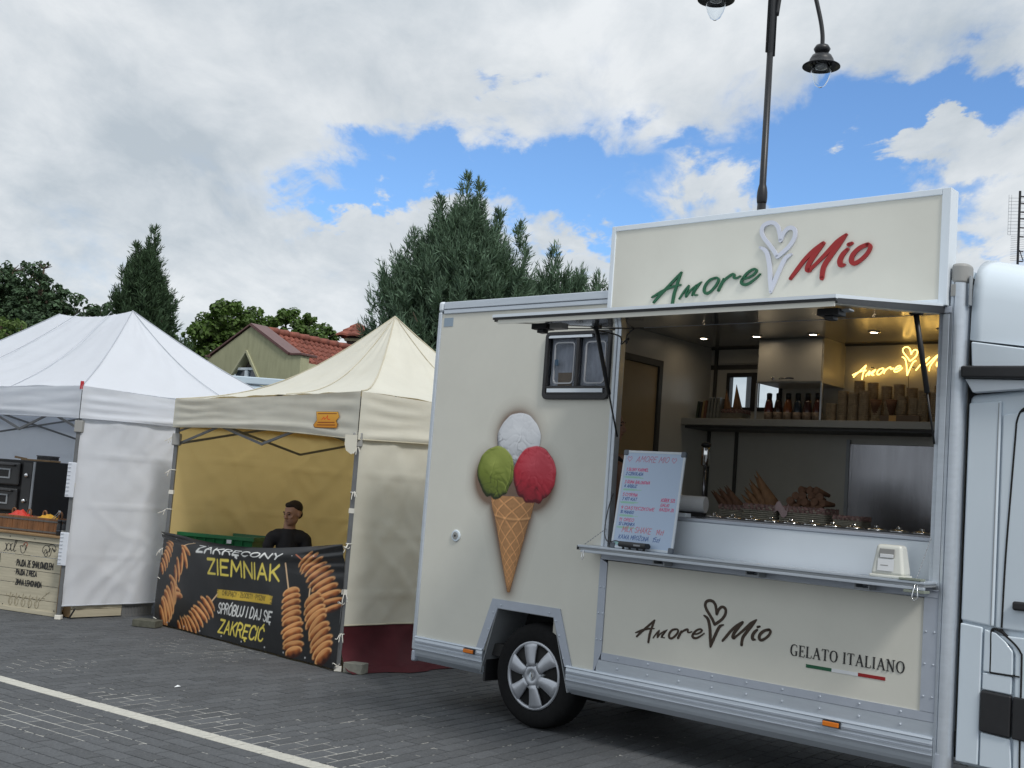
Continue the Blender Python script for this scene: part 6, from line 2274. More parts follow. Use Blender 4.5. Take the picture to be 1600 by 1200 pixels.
# local: x along the front (0 at the right corner), -y towards the customer
zb = [.030, .142, .284, .419, .562, .700, .762]
for k in range(6):
    MB().box(-1.9, -.012, 0, .02, zb[k] + .0025, zb[k + 1] - .0025).build('board', M_wood, st, bevel=.002)
MB().box(-1.92, -.0, -.018, -.001, .705, .764).build('board', M_wood, st, bevel=.002)
MB().box(-1.9, -.0, -.010, -.001, .004, .045).build('base_rail', M_wood, st, bevel=.002)
MB().box(-.012, .010, -.004, .035, .004, .762).build('corner_batten', M_woodt, st, bevel=.002)
MB().box(-1.95, .03, -.04, .36, .765, .785).build('counter_top', M_woodt, st, bevel=.003)
MB().box(-1.9, .004, .021, .5, .05, .075).build('back_frame', M_woodt, st)
for x, z in ((-.70, .735), (-.37, .735), (-.03, .735), (-.71, .06), (-.36, .06), (-.03, .06)):
    MB().lathe([(.006, 0), (.005, -.004)], 8, 'Y', (x, -.0185 if z > .7 else -.0105, z)).build('screw', M_black, st)
pm = [MB()]
def ink(pts, w, y=-.0035, sub=0):
    if sub: pts, _ = cat_rom(pts, None, sub)
    ws = [w] * len(pts) if not hasattr(w, '__len__') else list(np.interp(np.linspace(0, 1, len(pts)), np.linspace(0, 1, len(w)), w))
    pm[0].ribbon(pts, ws, y - .0002 * rng.random(), -.0008)
def menu_line(t, x, z, h, w, b):
    for s_ in text_strokes(t, x, z, h, w, .0, .14):
        ink(s_, b)
for (t, x0, x1, z, h) in (('• PAJDA ZE SMALOWIDLEM', -.615, -.112, .452, .062), ('• PAJDA Z PIECA', -.610, -.312, .366, .050), ('• ZIMNA LEMONIADA', -.605, -.234, .266, .054)):
    pm[0] = MB()
    menu_line(t, x0, z, h, x1 - x0, .0105)
    pm[0].build('painted_lettering', M_blackprint, st)
# xxl script
for pts in ([(-.785, .585), (-.76, .60), (-.74, .655), (-.72, .665)], [(-.775, .66), (-.76, .65), (-.745, .60), (-.725, .59)], [(-.725, .592), (-.70, .61), (-.69, .655), (-.67, .665)], [(-.715, .66), (-.70, .645), (-.69, .60), (-.67, .592)],
            [(-.67, .592), (-.645, .63), (-.622, .69), (-.625, .706), (-.64, .69), (-.652, .63), (-.645, .590), (-.62, .60)]):
    pm[0] = MB()
    ink(pts, (.003, .007, .007, .004), sub=5)
    pm[0].build('painted_lettering', M_blackprint, st)
pm[0] = MB()      # pepper
ink([(-.573, .65), (-.545, .655), (-.535, .645), (-.52, .668), (-.505, .655), (-.50, .60), (-.525, .582), (-.55, .592), (-.562, .63), (-.573, .65)], .0035, sub=4)
ink([(-.50, .61), (-.485, .64), (-.49, .665)], .007, sub=4)
pm[0].build('painted_pepper', M_blackprint, st)
pm[0] = MB()
ink([(-.53, .66), (-.515, .683), (-.49, .688), (-.478, .67), (-.485, .65)], .006, sub=4)
pm[0].build('painted_pepper', mat('red_paint_mark', (.42, .10, .05), .7), st)
pm[0] = MB()      # mushrooms
ink([(-.245, .60), (-.27, .625), (-.262, .665), (-.225, .685), (-.19, .672), (-.185, .64), (-.205, .615), (-.215, .635), (-.235, .640), (-.245, .60), (-.225, .575), (-.205, .578), (-.20, .61)], .0045, sub=4)
ink([(-.20, .672), (-.17, .695), (-.125, .692), (-.10, .66), (-.105, .635), (-.13, .64), (-.145, .665), (-.155, .63), (-.165, .59), (-.185, .580)], .0045, sub=4)
ink([(-.125, .655), (-.118, .625), (-.112, .650)], .005, sub=3)
ink([(-.225, .60), (-.215, .62)], .009)
ink([(-.178, .62), (-.172, .66)], .008)
pm[0].build('painted_mushrooms', M_blackprint, st)
M_faint = mat('faded_charcoal', (.26, .225, .15), .8)
pm[0] = MB()      # vegetables, faded
for cx in (-.62, -.54, -.45, -.36, -.27):
    a = .018 + .004 * rng.random()
    ink([(cx - a, .125), (cx - a * 1.2, .09), (cx, .060), (cx + a * 1.2, .09), (cx + a, .125)], .0035, sub=4)
    ink([(cx - .004, .128), (cx - .012, .155), (cx - .004, .185)], .003, sub=3)
    ink([(cx + .004, .128), (cx + .016, .150), (cx + .034, .165)], .003, sub=3)
    ink([(cx, .125), (cx - .03, .150), (cx - .05, .145), (cx - .06, .165)], .003, sub=3)
    ink([(cx - a * .4, .12), (cx - a * .5, .08)], .002)
ink([(-.24, .13), (-.19, .185), (-.12, .235)], .003, sub=4)
ink([(-.20, .17), (-.17, .165)], .003)
ink([(-.16, .205), (-.165, .225)], .003)
pm[0].build('painted_vegetables', M_faint, st)
pm[0] = MB()
ink([(-.865, .50), (-.83, .55), (-.825, .47), (-.865, .46)], .02)
ink([(-.865, .40), (-.822, .40), (-.822, .32), (-.865, .33)], .02)
pm[0].build('painted_lettering', M_blackprint, st)

def sthing(name, label, cat, x, y, z, group=None, rot=0.0):
    c, s = math.cos(ROT), math.sin(ROT)
    return thing(name, label, cat, (-4.2725 + x * c - y * s, 11.567 + x * s + y * c, z), ROT + rot, group)
# wooden tubs on the counter, staves side by side with two grey bands
def tubbox(x, label, w=.205):
    t = sthing('wooden_tub', label, 'wooden tub', x, .10, .786, 'wooden tubs on the stall counter')
    for k in range(3):
        a, b = -w / 2 + w * k / 3, -w / 2 + w * (k + 1) / 3
        MB().box(a + .0015, b - .0015, -.01, .006, .002, .155).build('stave', M_woodb, t, bevel=.003)
    MB().box(-w / 2, w / 2, .19, .205, .002, .155).box(-w / 2, -w / 2 + .012, .0065, .1895, .002, .155).box(w / 2 - .012, w / 2, .0065, .1895, .002, .155).build('tub_sides', M_woodb, t, bevel=.003)
    MB().box(-w / 2 - .001, w / 2 + .001, -.014, -.0102, .118, .134).box(-w / 2 - .001, w / 2 + .001, -.014, -.0102, .010, .026).build('band', M_plate, t)
    MB().tube(cat_rom([(-.02, .10, .14), (-.022, .10, .20), (0, .10, .22), (.022, .10, .20), (.02, .10, .14)], None, 4)[0], .009, 8).build('handle', M_woodb, t, smooth=True)
    return t
tubbox(-.285, 'brown wooden tub nearest the black bottles on the stall counter')
tubbox(-.495, 'middle brown wooden tub with a yellow cloth on the stall counter')
tubbox(-.705, 'brown wooden tub beside the red bag on the stall counter')
tubbox(-.915, 'brown wooden tub cut off by the left edge of the photo')
def rag(name, label, cat, x, y, z, m_, sx, sy, sz, seed):
    r = random.Random(seed)
    vs, fs = [], []
    n, m = 22, 12
    for j in range(m + 1):
        for i in range(n + 1):
            u, v = i / n * 2 - 1, j / m * 2 - 1
            h = max(0, 1 - (u * u) ** .9) * max(0, 1 - v * v) ** .5
            vs.append((u * sx, v * sy, sz * h * (.75 + .5 * mnoise.noise((u * 3 + seed, v * 3, 1))) + .01 * mnoise.noise((u * 9, v * 9, seed))))
    for j in range(m):
        for i in range(n):
            a = j * (n + 1) + i
            fs.append((a, a + 1, a + n + 2, a + n + 1))
    o = MB().add(vs, fs).build(name, m_, None, smooth=True, solid=.004)
    c, s = math.cos(ROT), math.sin(ROT)
    o.location = (-4.2725 + x * c - y * s, 11.567 + x * s + y * c, z)
    o.rotation_euler = (0, 0, ROT)
    return tag(o, label, cat)
rag('yellow_cloth', 'crumpled yellow cloth lying on top of the wooden tubs', 'cloth', -.43, .18, .915, mat('yellow_cloth', (.52, .28, .02), .7), .13, .08, .07, 2)
rag('red_bag', 'crumpled red plastic bag on the wooden tubs at the left edge', 'plastic bag', -.80, .18, .920, mat('red_plastic', (.50, .035, .02), .35), .14, .08, .08, 5)
t = sthing('tongs', 'pale metal tongs sticking up from the yellow cloth', 'tongs', -.285, .14, .93)
MB().bar((-.05, 0, .0), (.035, 0, .085), .010, .006).build('arm', M_chrome, t)
MB().bar((-.03, 0, -.01), (.045, 0, .065), .010, .006).build('arm', M_chrome, t)
MB().box(.028, .050, -.008, .008, .075, .095).build('grip', M_chrome, t, bevel=.003)
for k, (x, lb) in enumerate(((-.145, 'black bottle next to the wooden tubs on the stall counter'), (-.080, 'black bottle with white label at the right corner of the stall counter'))):
    t = sthing('sauce_bottle', lb, 'bottle', x, .06, .786, 'black sauce bottles on the stall counter')
    MB().lathe([(.024, 0), (.027, .006), (.027, .10), (.020, .118), (.020, .130), (.026, .134), (.026, .150), (.022, .155)], 18, 'Z').build('body', M_black, t, smooth=True)
    MB().lathe([(.0275, .035), (.0275, .055)], 18, 'Z').build('label_band', mat('navy_label', (.03, .035, .05) if k == 0 else (.30, .30, .28), .5), t, smooth=True)
t = sthing('wooden_handle_tool', 'brown wooden handle standing behind the black bottles', 'utensil', -.045, .14, .786)
MB().tube([(0, 0, 0), (.01, 0, .16), (.012, 0, .21)], [.010, .012, .018], 8).build('handle_stick', M_woodb, t, smooth=True)

# black oven standing further back
ov = sthing('pizza_oven', 'black two deck pizza oven with glass windows inside the white tent', 'oven', -.956, .46, .0)
M_ov = mat('black_enamel', (.030, .030, .031), .35, var=.1)
M_ovd = mat('oven_side', (.008, .008, .009), .6)
MB().box(-.72, .0, .0, .62, .62, 1.50).build('cabinet', M_ovd, ov, bevel=.008)
for j, z in enumerate((.955, 1.225)):
    d = MB().box(-.70, -.19, -.045, -.001, z, z + .245).build('oven_door', M_ov, ov, bevel=.03, seg=3)
    MB().box(-.60, -.31, -.052, -.0455, z + .085, z + .165).build('door_glass', mat('oven_glass', (.02, .02, .02), .05, coat=.5), d, bevel=.004)
    r = MB()
    ring(r, [(-.612, z + .073), (-.298, z + .073), (-.298, z + .177), (-.612, z + .177)], [(-.597, z + .088), (-.313, z + .088), (-.313, z + .162), (-.597, z + .162)], -.055, -.046)
    r.build('window_trim', M_aludk, d)
    MB().tube([(-.66, -.046, z + .215), (-.65, -.08, z + .215), (-.25, -.08, z + .215), (-.24, -.046, z + .215)], .010, 8).build('handle', M_black, d, smooth=True)
    MB().lathe([(.026, 0), (.024, -.02), (.012, -.03)], 16, 'Y', (-.095, -.012, z + .12)).build('knob', M_chrome, ov, smooth=True)
MB().box(-.022, .001, -.014, -.001, .64, 1.49).build('edge_post', M_aludk, ov)
MB().box(-.16, -.035, -.011, -.001, .95, 1.48).build('control_panel', M_ov, ov)
for sx in (-.68, -.05):
    for sy in (.06, .56):
        MB().bar((sx, sy, 0), (sx, sy, .62), .05).build('leg', M_steel, ov)
t = sthing('wooden_peel', 'flat wooden board lying on top of the black oven', 'board', -1.25, .72, 1.501)
MB().box(-.12, .30, -.08, .08, .0, .018).build('blade', M_woodt, t, bevel=.004)
MB().bar((-.12, 0, .015), (-.26, -.02, .03), .03, .02).build('handle', M_woodt, t)
t = sthing('tool_box', 'small black box lying on the board on top of the oven', 'box', -1.06, .72, 1.520)
MB().box(-.10, .10, -.06, .06, 0, .035).build('case', M_black, t, bevel=.004)
MB().box(-.105, .105, -.065, .065, .0355, .045).build('lid', M_black, t, bevel=.003)

# crates under the side of the white tent
wdir = math.atan2(.80, .60)
def wside(name, label, cat, s, off, z):
    p = np.array([-4.205, 11.44]) + np.array([.60, .80]) * s + np.array([.80, -.60]) * off
    return thing(name, label, cat, (p[0], p[1], z), wdir)
t = wside('wooden_pallet_box', 'low pale wooden box under the side wall of the white tent', 'wooden box', .14, -.03, 0)
MB().box(.0, .57, -.02, .0, .01, .085).build('board', M_wood, t, bevel=.003)
MB().box(.0, .57, -.02, .0, .089, .16).build('board', M_wood, t, bevel=.003)
MB().box(.0, .57, .0005, .12, .01, .155).build('box_core', M_woodt, t)
t = wside('grey_plastic_crate', 'grey slotted plastic crate at the end of the white side wall', 'crate', .72, -.02, 0)
M_gc = mat('grey_crate', (.14, .145, .15), .5)
MB().box(.0, .36, -.005, .3, .0, .12).build('crate_body', M_gc, t, bevel=.006)
MB().box(-.005, .365, -.014, -.0055, .10, .125).box(-.005, .365, -.014, -.0055, .0, .02).build('crate_rim', M_gc, t)
for k in range(8):
    MB().box(.045 + k * .035, .053 + k * .035, -.012, -.0055, .0205, .0995).build('crate_bar', M_gc, t)
o = MB().bar((0, 0, .02), (.06, -.05, .11), .012).build('tent_peg', M_black, None)
o.location = (-4.12, 11.50, 0)
tag(o, 'short black peg leaning at the foot of the white tent post', 'peg')
# litter
o = MB().add([(0, 0, .002), (.05, .01, .012), (.055, .045, .006), (.02, .05, .018), (.0, .03, .004)], [(0, 1, 2), (0, 2, 3), (0, 3, 4)]).build('paper_scrap', M_flagw, None, solid=.002)
o.location = (-2.22, 8.40, 0.0)
o.scale = (.7, .7, .7)
tag(o, 'tiny white scrap of paper lying on the paving beyond the white line', 'paper scrap')
# ------------------------------------------------------------------ background
M_leafj = mat('juniper_needles', (0.105, 0.165, 0.110), .75, isl=.6, trans=.18, tcol=(.09, .16, .06), spec=.2)
M_leafd = mat('dark_needles', (0.055, 0.092, 0.050), .75, isl=.6, trans=.18, tcol=(.07, .13, .04), spec=.2)
M_leafg = mat('green_leaves', (0.070, 0.120, 0.028), .6, isl=.55, trans=.28, tcol=(.10, .20, .03), spec=.3)
M_leafb = mat('bush_leaves', (0.085, 0.130, 0.035), .6, isl=.5, trans=.28, tcol=(.13, .22, .05), spec=.3)
M_bark = mat('bark', (0.06, 0.045, 0.03), .9, var=.3, vs=10, bump=.4, bs=15)


def tri_mesh(name, P, m_, parent):
    """P: (n, 4, 3) quads"""
    n = len(P)
    me = bpy.data.meshes.new(name)
    me.vertices.add(n * 4)
    me.vertices.foreach_set('co', P.reshape(-1).astype(np.float32))
    me.loops.add(n * 4)
    me.loops.foreach_set('vertex_index', np.arange(n * 4, dtype=np.int32))
    me.polygons.add(n)
    me.polygons.foreach_set('loop_start', np.arange(0, n * 4, 4, dtype=np.int32))
    me.polygons.foreach_set('loop_total', np.full(n, 4, dtype=np.int32))
    me.update()
    me.validate()
    me.materials.append(m_)
    o = bpy.data.objects.new(name, me)
    COL.objects.link(o)
    o.parent = parent
    return o


def unit(v):
    return v / np.maximum(np.linalg.norm(v, axis=-1, keepdims=True), 1e-9)


def plumes(C, D, L_, nb, bl, bw, r, droop=0.0):
    """feathery shoots: a thin curving stem with narrow overlapping blades along it"""
    n = len(C)
    out = []
    L_ = np.broadcast_to(L_, (n,))
    up = np.array([0, 0, 1.])
    def at_(t): return C + D * (L_ * t)[:, None] + up * (.20 * L_ * t * t)[:, None]
    sd_ = unit(np.cross(D, r.normal(0, 1, (n, 3))))
    for a, b in ((0, .5), (.5, 1.12)):
        out.append(np.stack([at_(a) - sd_ * bw * .45, at_(a) + sd_ * bw * .45, at_(b) + sd_ * bw * .12, at_(b) - sd_ * bw * .12], 1))
    for k in range(nb):
        t = (k + .3) / nb
        base = at_(t)
        spread = .62 - .22 * t
        d = unit(D + r.normal(0, spread, (n, 3)))
        l = bl * (1.2 - .65 * t) * r.uniform(.7, 1.3, n)
        side = unit(np.cross(d, r.normal(0, 1, (n, 3))))
        w = bw * (1.15 - .5 * t)
        tip = base + d * l[:, None] + up * (l * .12)[:, None]
        mid = base + d * (l * .45)[:, None]
        out.append(np.stack([base, mid + side * w, tip, mid - side * w], 1))
    return np.concatenate(out)


def juniper(name, label, x, y, z0, z1, prof, n, seed, m_, lean=(0, 0), group='background trees', tops=(), ln=.38, bl=.17, bw=.013, shootr=1.0):
    """prof: list of (t, radius); tops: separate leaders (dx, dy, dz, r)"""
    r = np.random.default_rng(seed)
    root = thing(name, label, 'tree', (x, y, 0), 0, group)
    H = z1 - z0
    # feather shaped branches fill the crown; each carries many short plumes
    nb_ = max(60, n // 17)
    tb0 = r.uniform(0, 1, nb_) ** .85
    ab = r.uniform(0, 2 * math.pi, nb_)
    radb = np.interp(tb0, [p[0] for p in prof], [p[1] for p in prof])
    lump = 1 + .13 * np.sin(ab * 3 + tb0 * 9 + seed) + .10 * np.sin(ab * 7 - tb0 * 17)
    qb = r.uniform(.12, 1, nb_) ** .42
    size = np.interp(tb0, [0, .6, 1], [1, .85, .55]) * r.uniform(.7, 1.25, nb_)
    TIP = np.stack([radb * qb * lump * np.cos(ab) + lean[0] * tb0, radb * qb * lump * np.sin(ab) + lean[1] * tb0, z0 + H * tb0], 1)
    DB = unit(np.stack([np.cos(ab) * (1.0 - .62 * tb0), np.sin(ab) * (1.0 - .62 * tb0), .55 + .75 * tb0], 1) + r.normal(0, .22, (nb_, 3)))
    i = r.integers(0, nb_, n)
    s_ = r.uniform(0, 1, n)
    ln_b = ln * 2.1 * size[i]
    C = TIP[i] - DB[i] * (ln_b * (1 - s_))[:, None] + r.normal(0, 1, (n, 3)) * (ln * (.05 + .42 * (1 - s_) ** .8) * size[i])[:, None] * .62
    D = unit(DB[i] * 1.0 + unit(C - (TIP[i] - DB[i] * ln_b[:, None])) * .5 + np.array([0, 0, .12]) + r.normal(0, .26, (n, 3)))
    L_ = ln * r.uniform(.45, 1.0, n) * (.8 + .2 * s_)
    Q = [plumes(C, D, L_, 12, bl, bw, r)]
    m = int(nb_ * .35 * shootr)
    i = r.integers(0, nb_, m)
    D2 = unit(DB[i] + np.array([0, 0, .4]) + r.normal(0, .12, (m, 3)))
    Q.append(plumes(TIP[i] - DB[i] * .1, D2, np.full(m, ln * 1.1) * r.uniform(.6, 1.2, m), 14, bl * .7, bw * .9, r))
    for (dx, dy, dz, rr) in tops:      # leaders
        k = int(60 * rr / .3)
        t = r.uniform(0, 1, k)
        aa = r.uniform(0, 6.28, k)
        C3 = np.stack([dx + rr * (1 - t) * .6 * np.cos(aa), dy + rr * (1 - t) * .6 * np.sin(aa), dz - 1.1 * (1 - t) * (rr / .3)], 1)
        D3 = unit(np.stack([np.cos(aa) * .42, np.sin(aa) * .42, np.ones(k)], 1) + r.normal(0, .12, (k, 3)))
        Q.append(plumes(C3, D3, .26 * (1 - t * .5), 8, bl * .8, bw * .9, r))
        Q.append(plumes(np.array([[dx, dy, dz - .45]]), np.array([[.03, 0, 1.]]), .42, 40, bl * .5, bw * .8, r))
    tri_mesh('crown', np.concatenate(Q), m_, root)
    t_ = MB().tube([(0, 0, 0), (0, 0, z0 + H * .3), (lean[0] * .8, lean[1] * .8, z0 + H * .8)], [.16, .12, .03], 10)
    for k in range(26):
        tt = rng.uniform(.05, .8)
        aa = rng.uniform(0, 6.28)
        rr = np.interp(tt, [p[0] for p in prof], [p[1] for p in prof]) * .85
        z = z0 + H * tt
        t_.tube([(lean[0] * tt, lean[1] * tt, z - rr * .7), (math.cos(aa) * rr * .6, math.sin(aa) * rr * .6, z - .1), (math.cos(aa) * rr, math.sin(aa) * rr, z + rr * .35)], [.04, .022, .008], 5)
    t_.build('trunk', M_bark, root, smooth=True)
    return root


def broadleaf(name, label, x, y, clumps, n, leaf, seed, m_, trunk=(0, 0, 3.0), group='background trees', cat='tree'):
    """clumps: (dx, dy, z, r)"""
    r = np.random.default_rng(seed)
    root = thing(name, label, cat, (x, y, 0), 0, group)
    sub = []
    tot = sum(c[3] ** 2 for c in clumps)
    for (dx, dy, z, rad) in clumps:
        k = max(6, int(60 * rad ** 2 / tot * len(clumps) ** .5) + 6)
        v = unit(r.normal(0, 1, (k, 3)))
        rr = rad * r.uniform(.45, 1.05, k)
        for p, q in zip(v, rr):
            sub.append((dx + p[0] * q, dy + p[1] * q, z + p[2] * q * .85, rad * r.uniform(.16, .34)))
    sub = np.array(sub)
    w = sub[:, 3] ** 2
    i = r.choice(len(sub), n, p=w / w.sum())
    v = unit(r.normal(0, 1, (n, 3)))
    rr = sub[i, 3] * r.uniform(.3, 1, n) ** .5
    C = sub[i, :3] + v * rr[:, None] * np.array([1, 1, .75])
    nrm = unit(v + np.array([0, 0, .6]) + r.normal(0, .5, (n, 3)))
    s = unit(np.cross(nrm, r.normal(0, 1, (n, 3))))
    t = np.cross(nrm, s)
    l = leaf * r.uniform(.6, 1.3, n)[:, None]
    Q = np.stack([C - s * l * .5, C + t * l * .32 + nrm * l * .08, C + s * l * .5, C - t * l * .32 + nrm * l * .08], 1)
    tri_mesh('crown', Q, m_, root)
    tk = MB().tube([(0, 0, 0), (trunk[0] * .4, trunk[1] * .4, trunk[2] * .5), trunk], [.20, .16, .11], 10)
    for (dx, dy, z, rad) in clumps:
        tk.tube([trunk, ((trunk[0] + dx) / 2, (trunk[1] + dy) / 2, (trunk[2] + z) / 2 + .1), (dx, dy, z)], [.09, .06, .02], 7)
        for k in range(5):
            v1 = unit(r.normal(0, 1, 3))
            tk.tube([(dx, dy, z), (dx + v1[0] * rad * .8, dy + v1[1] * rad * .8, z + abs(v1[2]) * rad * .7)], [.022, .007], 5)
    tk.build('trunk', M_bark, root, smooth=True)
    return root


# big spreading juniper behind the truck
juniper('juniper_tree', 'big dense bluish green juniper with ragged top rising behind the truck and cream tent', -.95, 20.0, 1.2, 6.25,
        [(0, 1.75), (.25, 1.80), (.5, 1.66), (.68, 1.34), (.82, .95), (.93, .42), (1, .10)], 15000, 3, M_leafj, (-.08, 0),
        tops=[(-.10, 0, 6.95, .26), (.12, -.2, 6.80, .22), (-.55, .1, 6.55, .22), (.52, 0, 6.35, .24), (.90, .1, 6.20, .2), (-.95, 0, 5.95, .22)], ln=.42)
juniper('juniper_tree', 'lower juniper spreading to the right, behind the roof of the truck', .62, 20.6, 1.2, 5.30,
        [(0, 1.1), (.4, 1.25), (.7, 1.10), (.9, .8), (1, .4)], 7000, 8, M_leafj, (.1, 0),
        tops=[(-.02, 0, 5.95, .2), (.45, 0, 5.5, .2), (.80, 0, 5.5, .16), (1.05, 0, 5.25, .16)], ln=.40)
juniper('columnar_juniper', 'tall pointed cypress like juniper with a forked tip behind the white tent', -7.85, 24.0, 1.0, 5.8,
        [(0, 1.05), (.45, 1.12), (.62, .92), (.78, .56), (.9, .28), (1, .10)], 7500, 12, M_leafd, (.05, 0),
        tops=[(.14, 0, 6.42, .16), (-.20, 0, 6.05, .22), (.02, 0, 5.95, .3), (-.38, 0, 5.6, .25), (.4, 0, 5.4, .22)], ln=.36, bw=.015)
# loose dark trees at the far left
broadleaf('dark_tree', 'flat topped dark green tree at the far left edge', -12.85, 30.0, [(-.25, 0, 5.95, .75), (.32, .1, 5.7, .50), (-1.2, 0, 5.7, .9), (0, 0, 4.9, 1.1), (.5, 0, 5.0, .6), (-.35, 0, 6.30, .38), (.15, 0, 6.25, .25)], 14000, .12, 21, M_leafd, (0, 0, 4.0))
broadleaf('dark_tree', 'narrow upright dark tree at left, right of the flat topped tree', -12.1, 29.4, [(-.05, 0, 6.35, .26), (-.12, 0, 6.0, .36), (.12, 0, 5.7, .50), (.38, 0, 5.35, .55), (-.25, 0, 5.3, .6), (.2, .1, 4.8, .9), (.85, 0, 4.95, .5)], 11000, .11, 31, M_leafd, (0, 0, 4.0))
broadleaf('dark_tree', 'low dark green tree filling the gap left of the columnar juniper', -10.9, 29.0, [(-.3, 0, 5.0, .8), (.5, 0, 4.85, .8), (1.3, 0, 4.55, .7), (0, 0, 3.9, 1.1), (1.0, .2, 3.7, 1.0)], 11000, .15, 23, M_leafd, (0, 0, 3.0))
broadleaf('dark_tree', 'yellowish green tree top just left of the columnar juniper', -9.4, 28.5, [(-.2, 0, 4.75, .55), (.5, 0, 4.65, .5), (.1, 0, 4.1, .8)], 4500, .13, 27, M_leafg, (0, 0, 3.0))
broadleaf('leafy_bush', 'light green leafy bush above the white tent at the left edge', -7.85, 18.2, [(-.6, 0, 3.25, .55), (.1, 0, 3.25, .50), (.5, .1, 2.95, .5), (-.2, 0, 2.6, .8), (-1.3, 0, 3.1, .6)], 9000, .075, 25, M_leafb, (0, 0, 2.0), cat='bush')
broadleaf('broadleaf_tree', 'round leafy green tree left of the gabled house', -8.05, 32.0, [(.15, 0, 5.72, .85), (-.45, 0, 5.55, .55), (.75, .1, 5.40, .70), (-1.10, 0, 4.85, .48), (-.1, 0, 4.8, 1.0), (.8, 0, 4.6, .9), (-.9, .1, 4.3, .7)], 16000, .14, 41, M_leafg, (0, 0, 3.8))
broadleaf('broadleaf_tree', 'spreading leafy green tree showing above the red tiled roof', -6.35, 34.0, [(-.4, 0, 5.85, .62), (.25, 0, 5.95, .50), (.80, 0, 5.65, .46), (-.8, 0, 5.5, .5), (.1, 0, 5.25, .8), (1.0, 0, 5.2, .4)], 10000, .14, 43, M_leafg, (0, 0, 4.2))

# house with a green rendered gable and red tiled roof
M_render = mat('olive_render', (.37, .37, .235), .9, var=.10, vs=2, stretch=(6, 6, 1), bump=.15, bs=30, dirt=(.17, .17, .11), dirt_s=1.5, dirt_a=.4)
M_render2 = mat('pale_render', (.42, .42, .28), .9, var=.06)
M_tile = mat('red_roof_tile', (.20, .062, .042), .8, var=.3, vs=9, isl=.25)
M_cop = mat('brown_metal_coping', (.14, .07, .065), .45, metal=.2, var=.15, vs=9)
HA = np.array([.82, -.572]); HB_ = np.array([.572, .82])
hang = math.atan2(HA[1], HA[0])
house = thing('gabled_house', 'house with olive green rendered gable, small window and red tiled roof behind the tents', 'house', (-7.0, 26.5, -.10), hang)
# local x along the gable wall to the right, y away
GW = 2.62
ap = 1.36
oz_ = 0.0
out = [(0, 0), (GW + .36, 0), (GW + .36, 4.24), (GW, 4.24), (ap + .02, 4.90), (ap, 4.92), (ap - .02, 4.90), (.12, 4.24), (0, 4.20)]
mb = MB()
# wall with a recessed triangular window opening, built around it
wa, wb, wp, wz0, wzp = .58, 1.98, 1.28, 3.40, 4.32
mb.prism([(0, 0), (GW + .36, 0), (GW + .36, 3.40), (0, 3.40)], 0, .25)
mb.prism([(0, 3.4001), (wa, 3.4001), (wp, wzp), (ap, 4.90), (.12, 4.22), (0, 4.20)], 0, .25)
mb.prism([(wb, 3.4001), (GW + .36, 3.4001), (GW + .36, 4.24), (GW, 4.24), (ap, 4.90), (wp, wzp)], 0, .25)
mb.build('gable_wall', M_render, house, fixn=True)
MB().box(GW + .10, GW + .3605, .2505, 6.5, 0, 4.10).build('side_wall', M_render2, house)
MB().box(.0, .2, .2505, 6.5, 0, 3.6).build('side_wall', M_render, house)
fr = MB()
fr.prism([(wa + .16, 3.66), (wb - .16, 3.66), (wb - .16, 3.72), (wa + .16, 3.72)], .04, .12)
fr.box(wa + .26, wa + .33, .04, .12, 3.7205, 3.92).box(wp - .05, wp + .05, .04, .12, 3.7205, 3.92).box(wb - .33, wb - .26, .04, .12, 3.7205, 3.92).box(wa + .26, wb - .26, .035, .125, 3.9205, 3.98)
wf_ = fr.build('window', M_white, house, bevel=.008)
MB().box(wa + .3305, wp - .0505, .09, .10, 3.7205, 3.92).build('pane', M_smoke, wf_)
MB().box(wp + .0505, wb - .3305, .09, .10, 3.7205, 3.92).build('pane', M_smoke, wf_)
MB().prism([(wa + .10, 3.4005), (wb - .10, 3.4005), (wp, wzp - .06)], .17, .2, 'Y').build('window_backing', mat('brown_boards', (.07, .06, .05), .8), house)
for a, b in (((wa - .02, 3.40), (wp, wzp + .03)), ((wp, wzp + .03), (wb + .02, 3.40))):
    MB().bar((a[0], -.01, a[1]), (b[0], -.01, b[1]), .05, .05).build('opening_trim', M_render2, house)
MB().lathe([(.05, 0), (.05, -.03)], 14, 'Y', (wp + .03, .16, 4.10)).build('round_vent', M_render2, house)
mb = MB()      # copings
mb.bar((ap - .02, .10, 4.94), (.04, .10, 4.235), .28, .03)
mb.build('coping', M_cop, house)
mb = MB()
mb.bar((ap, .20, 4.945), (GW + .02, .20, 4.275), .50, .06)
mb.build('coping', M_cop, house)
MB().box(GW + .05, GW + .41, -.04, .45, 4.2405, 4.29).build('coping', M_cop, house, bevel=.01)
MB().box(-.05, .12, -.04, .35, 4.21, 4.25).build('coping', M_cop, house, bevel=.01)
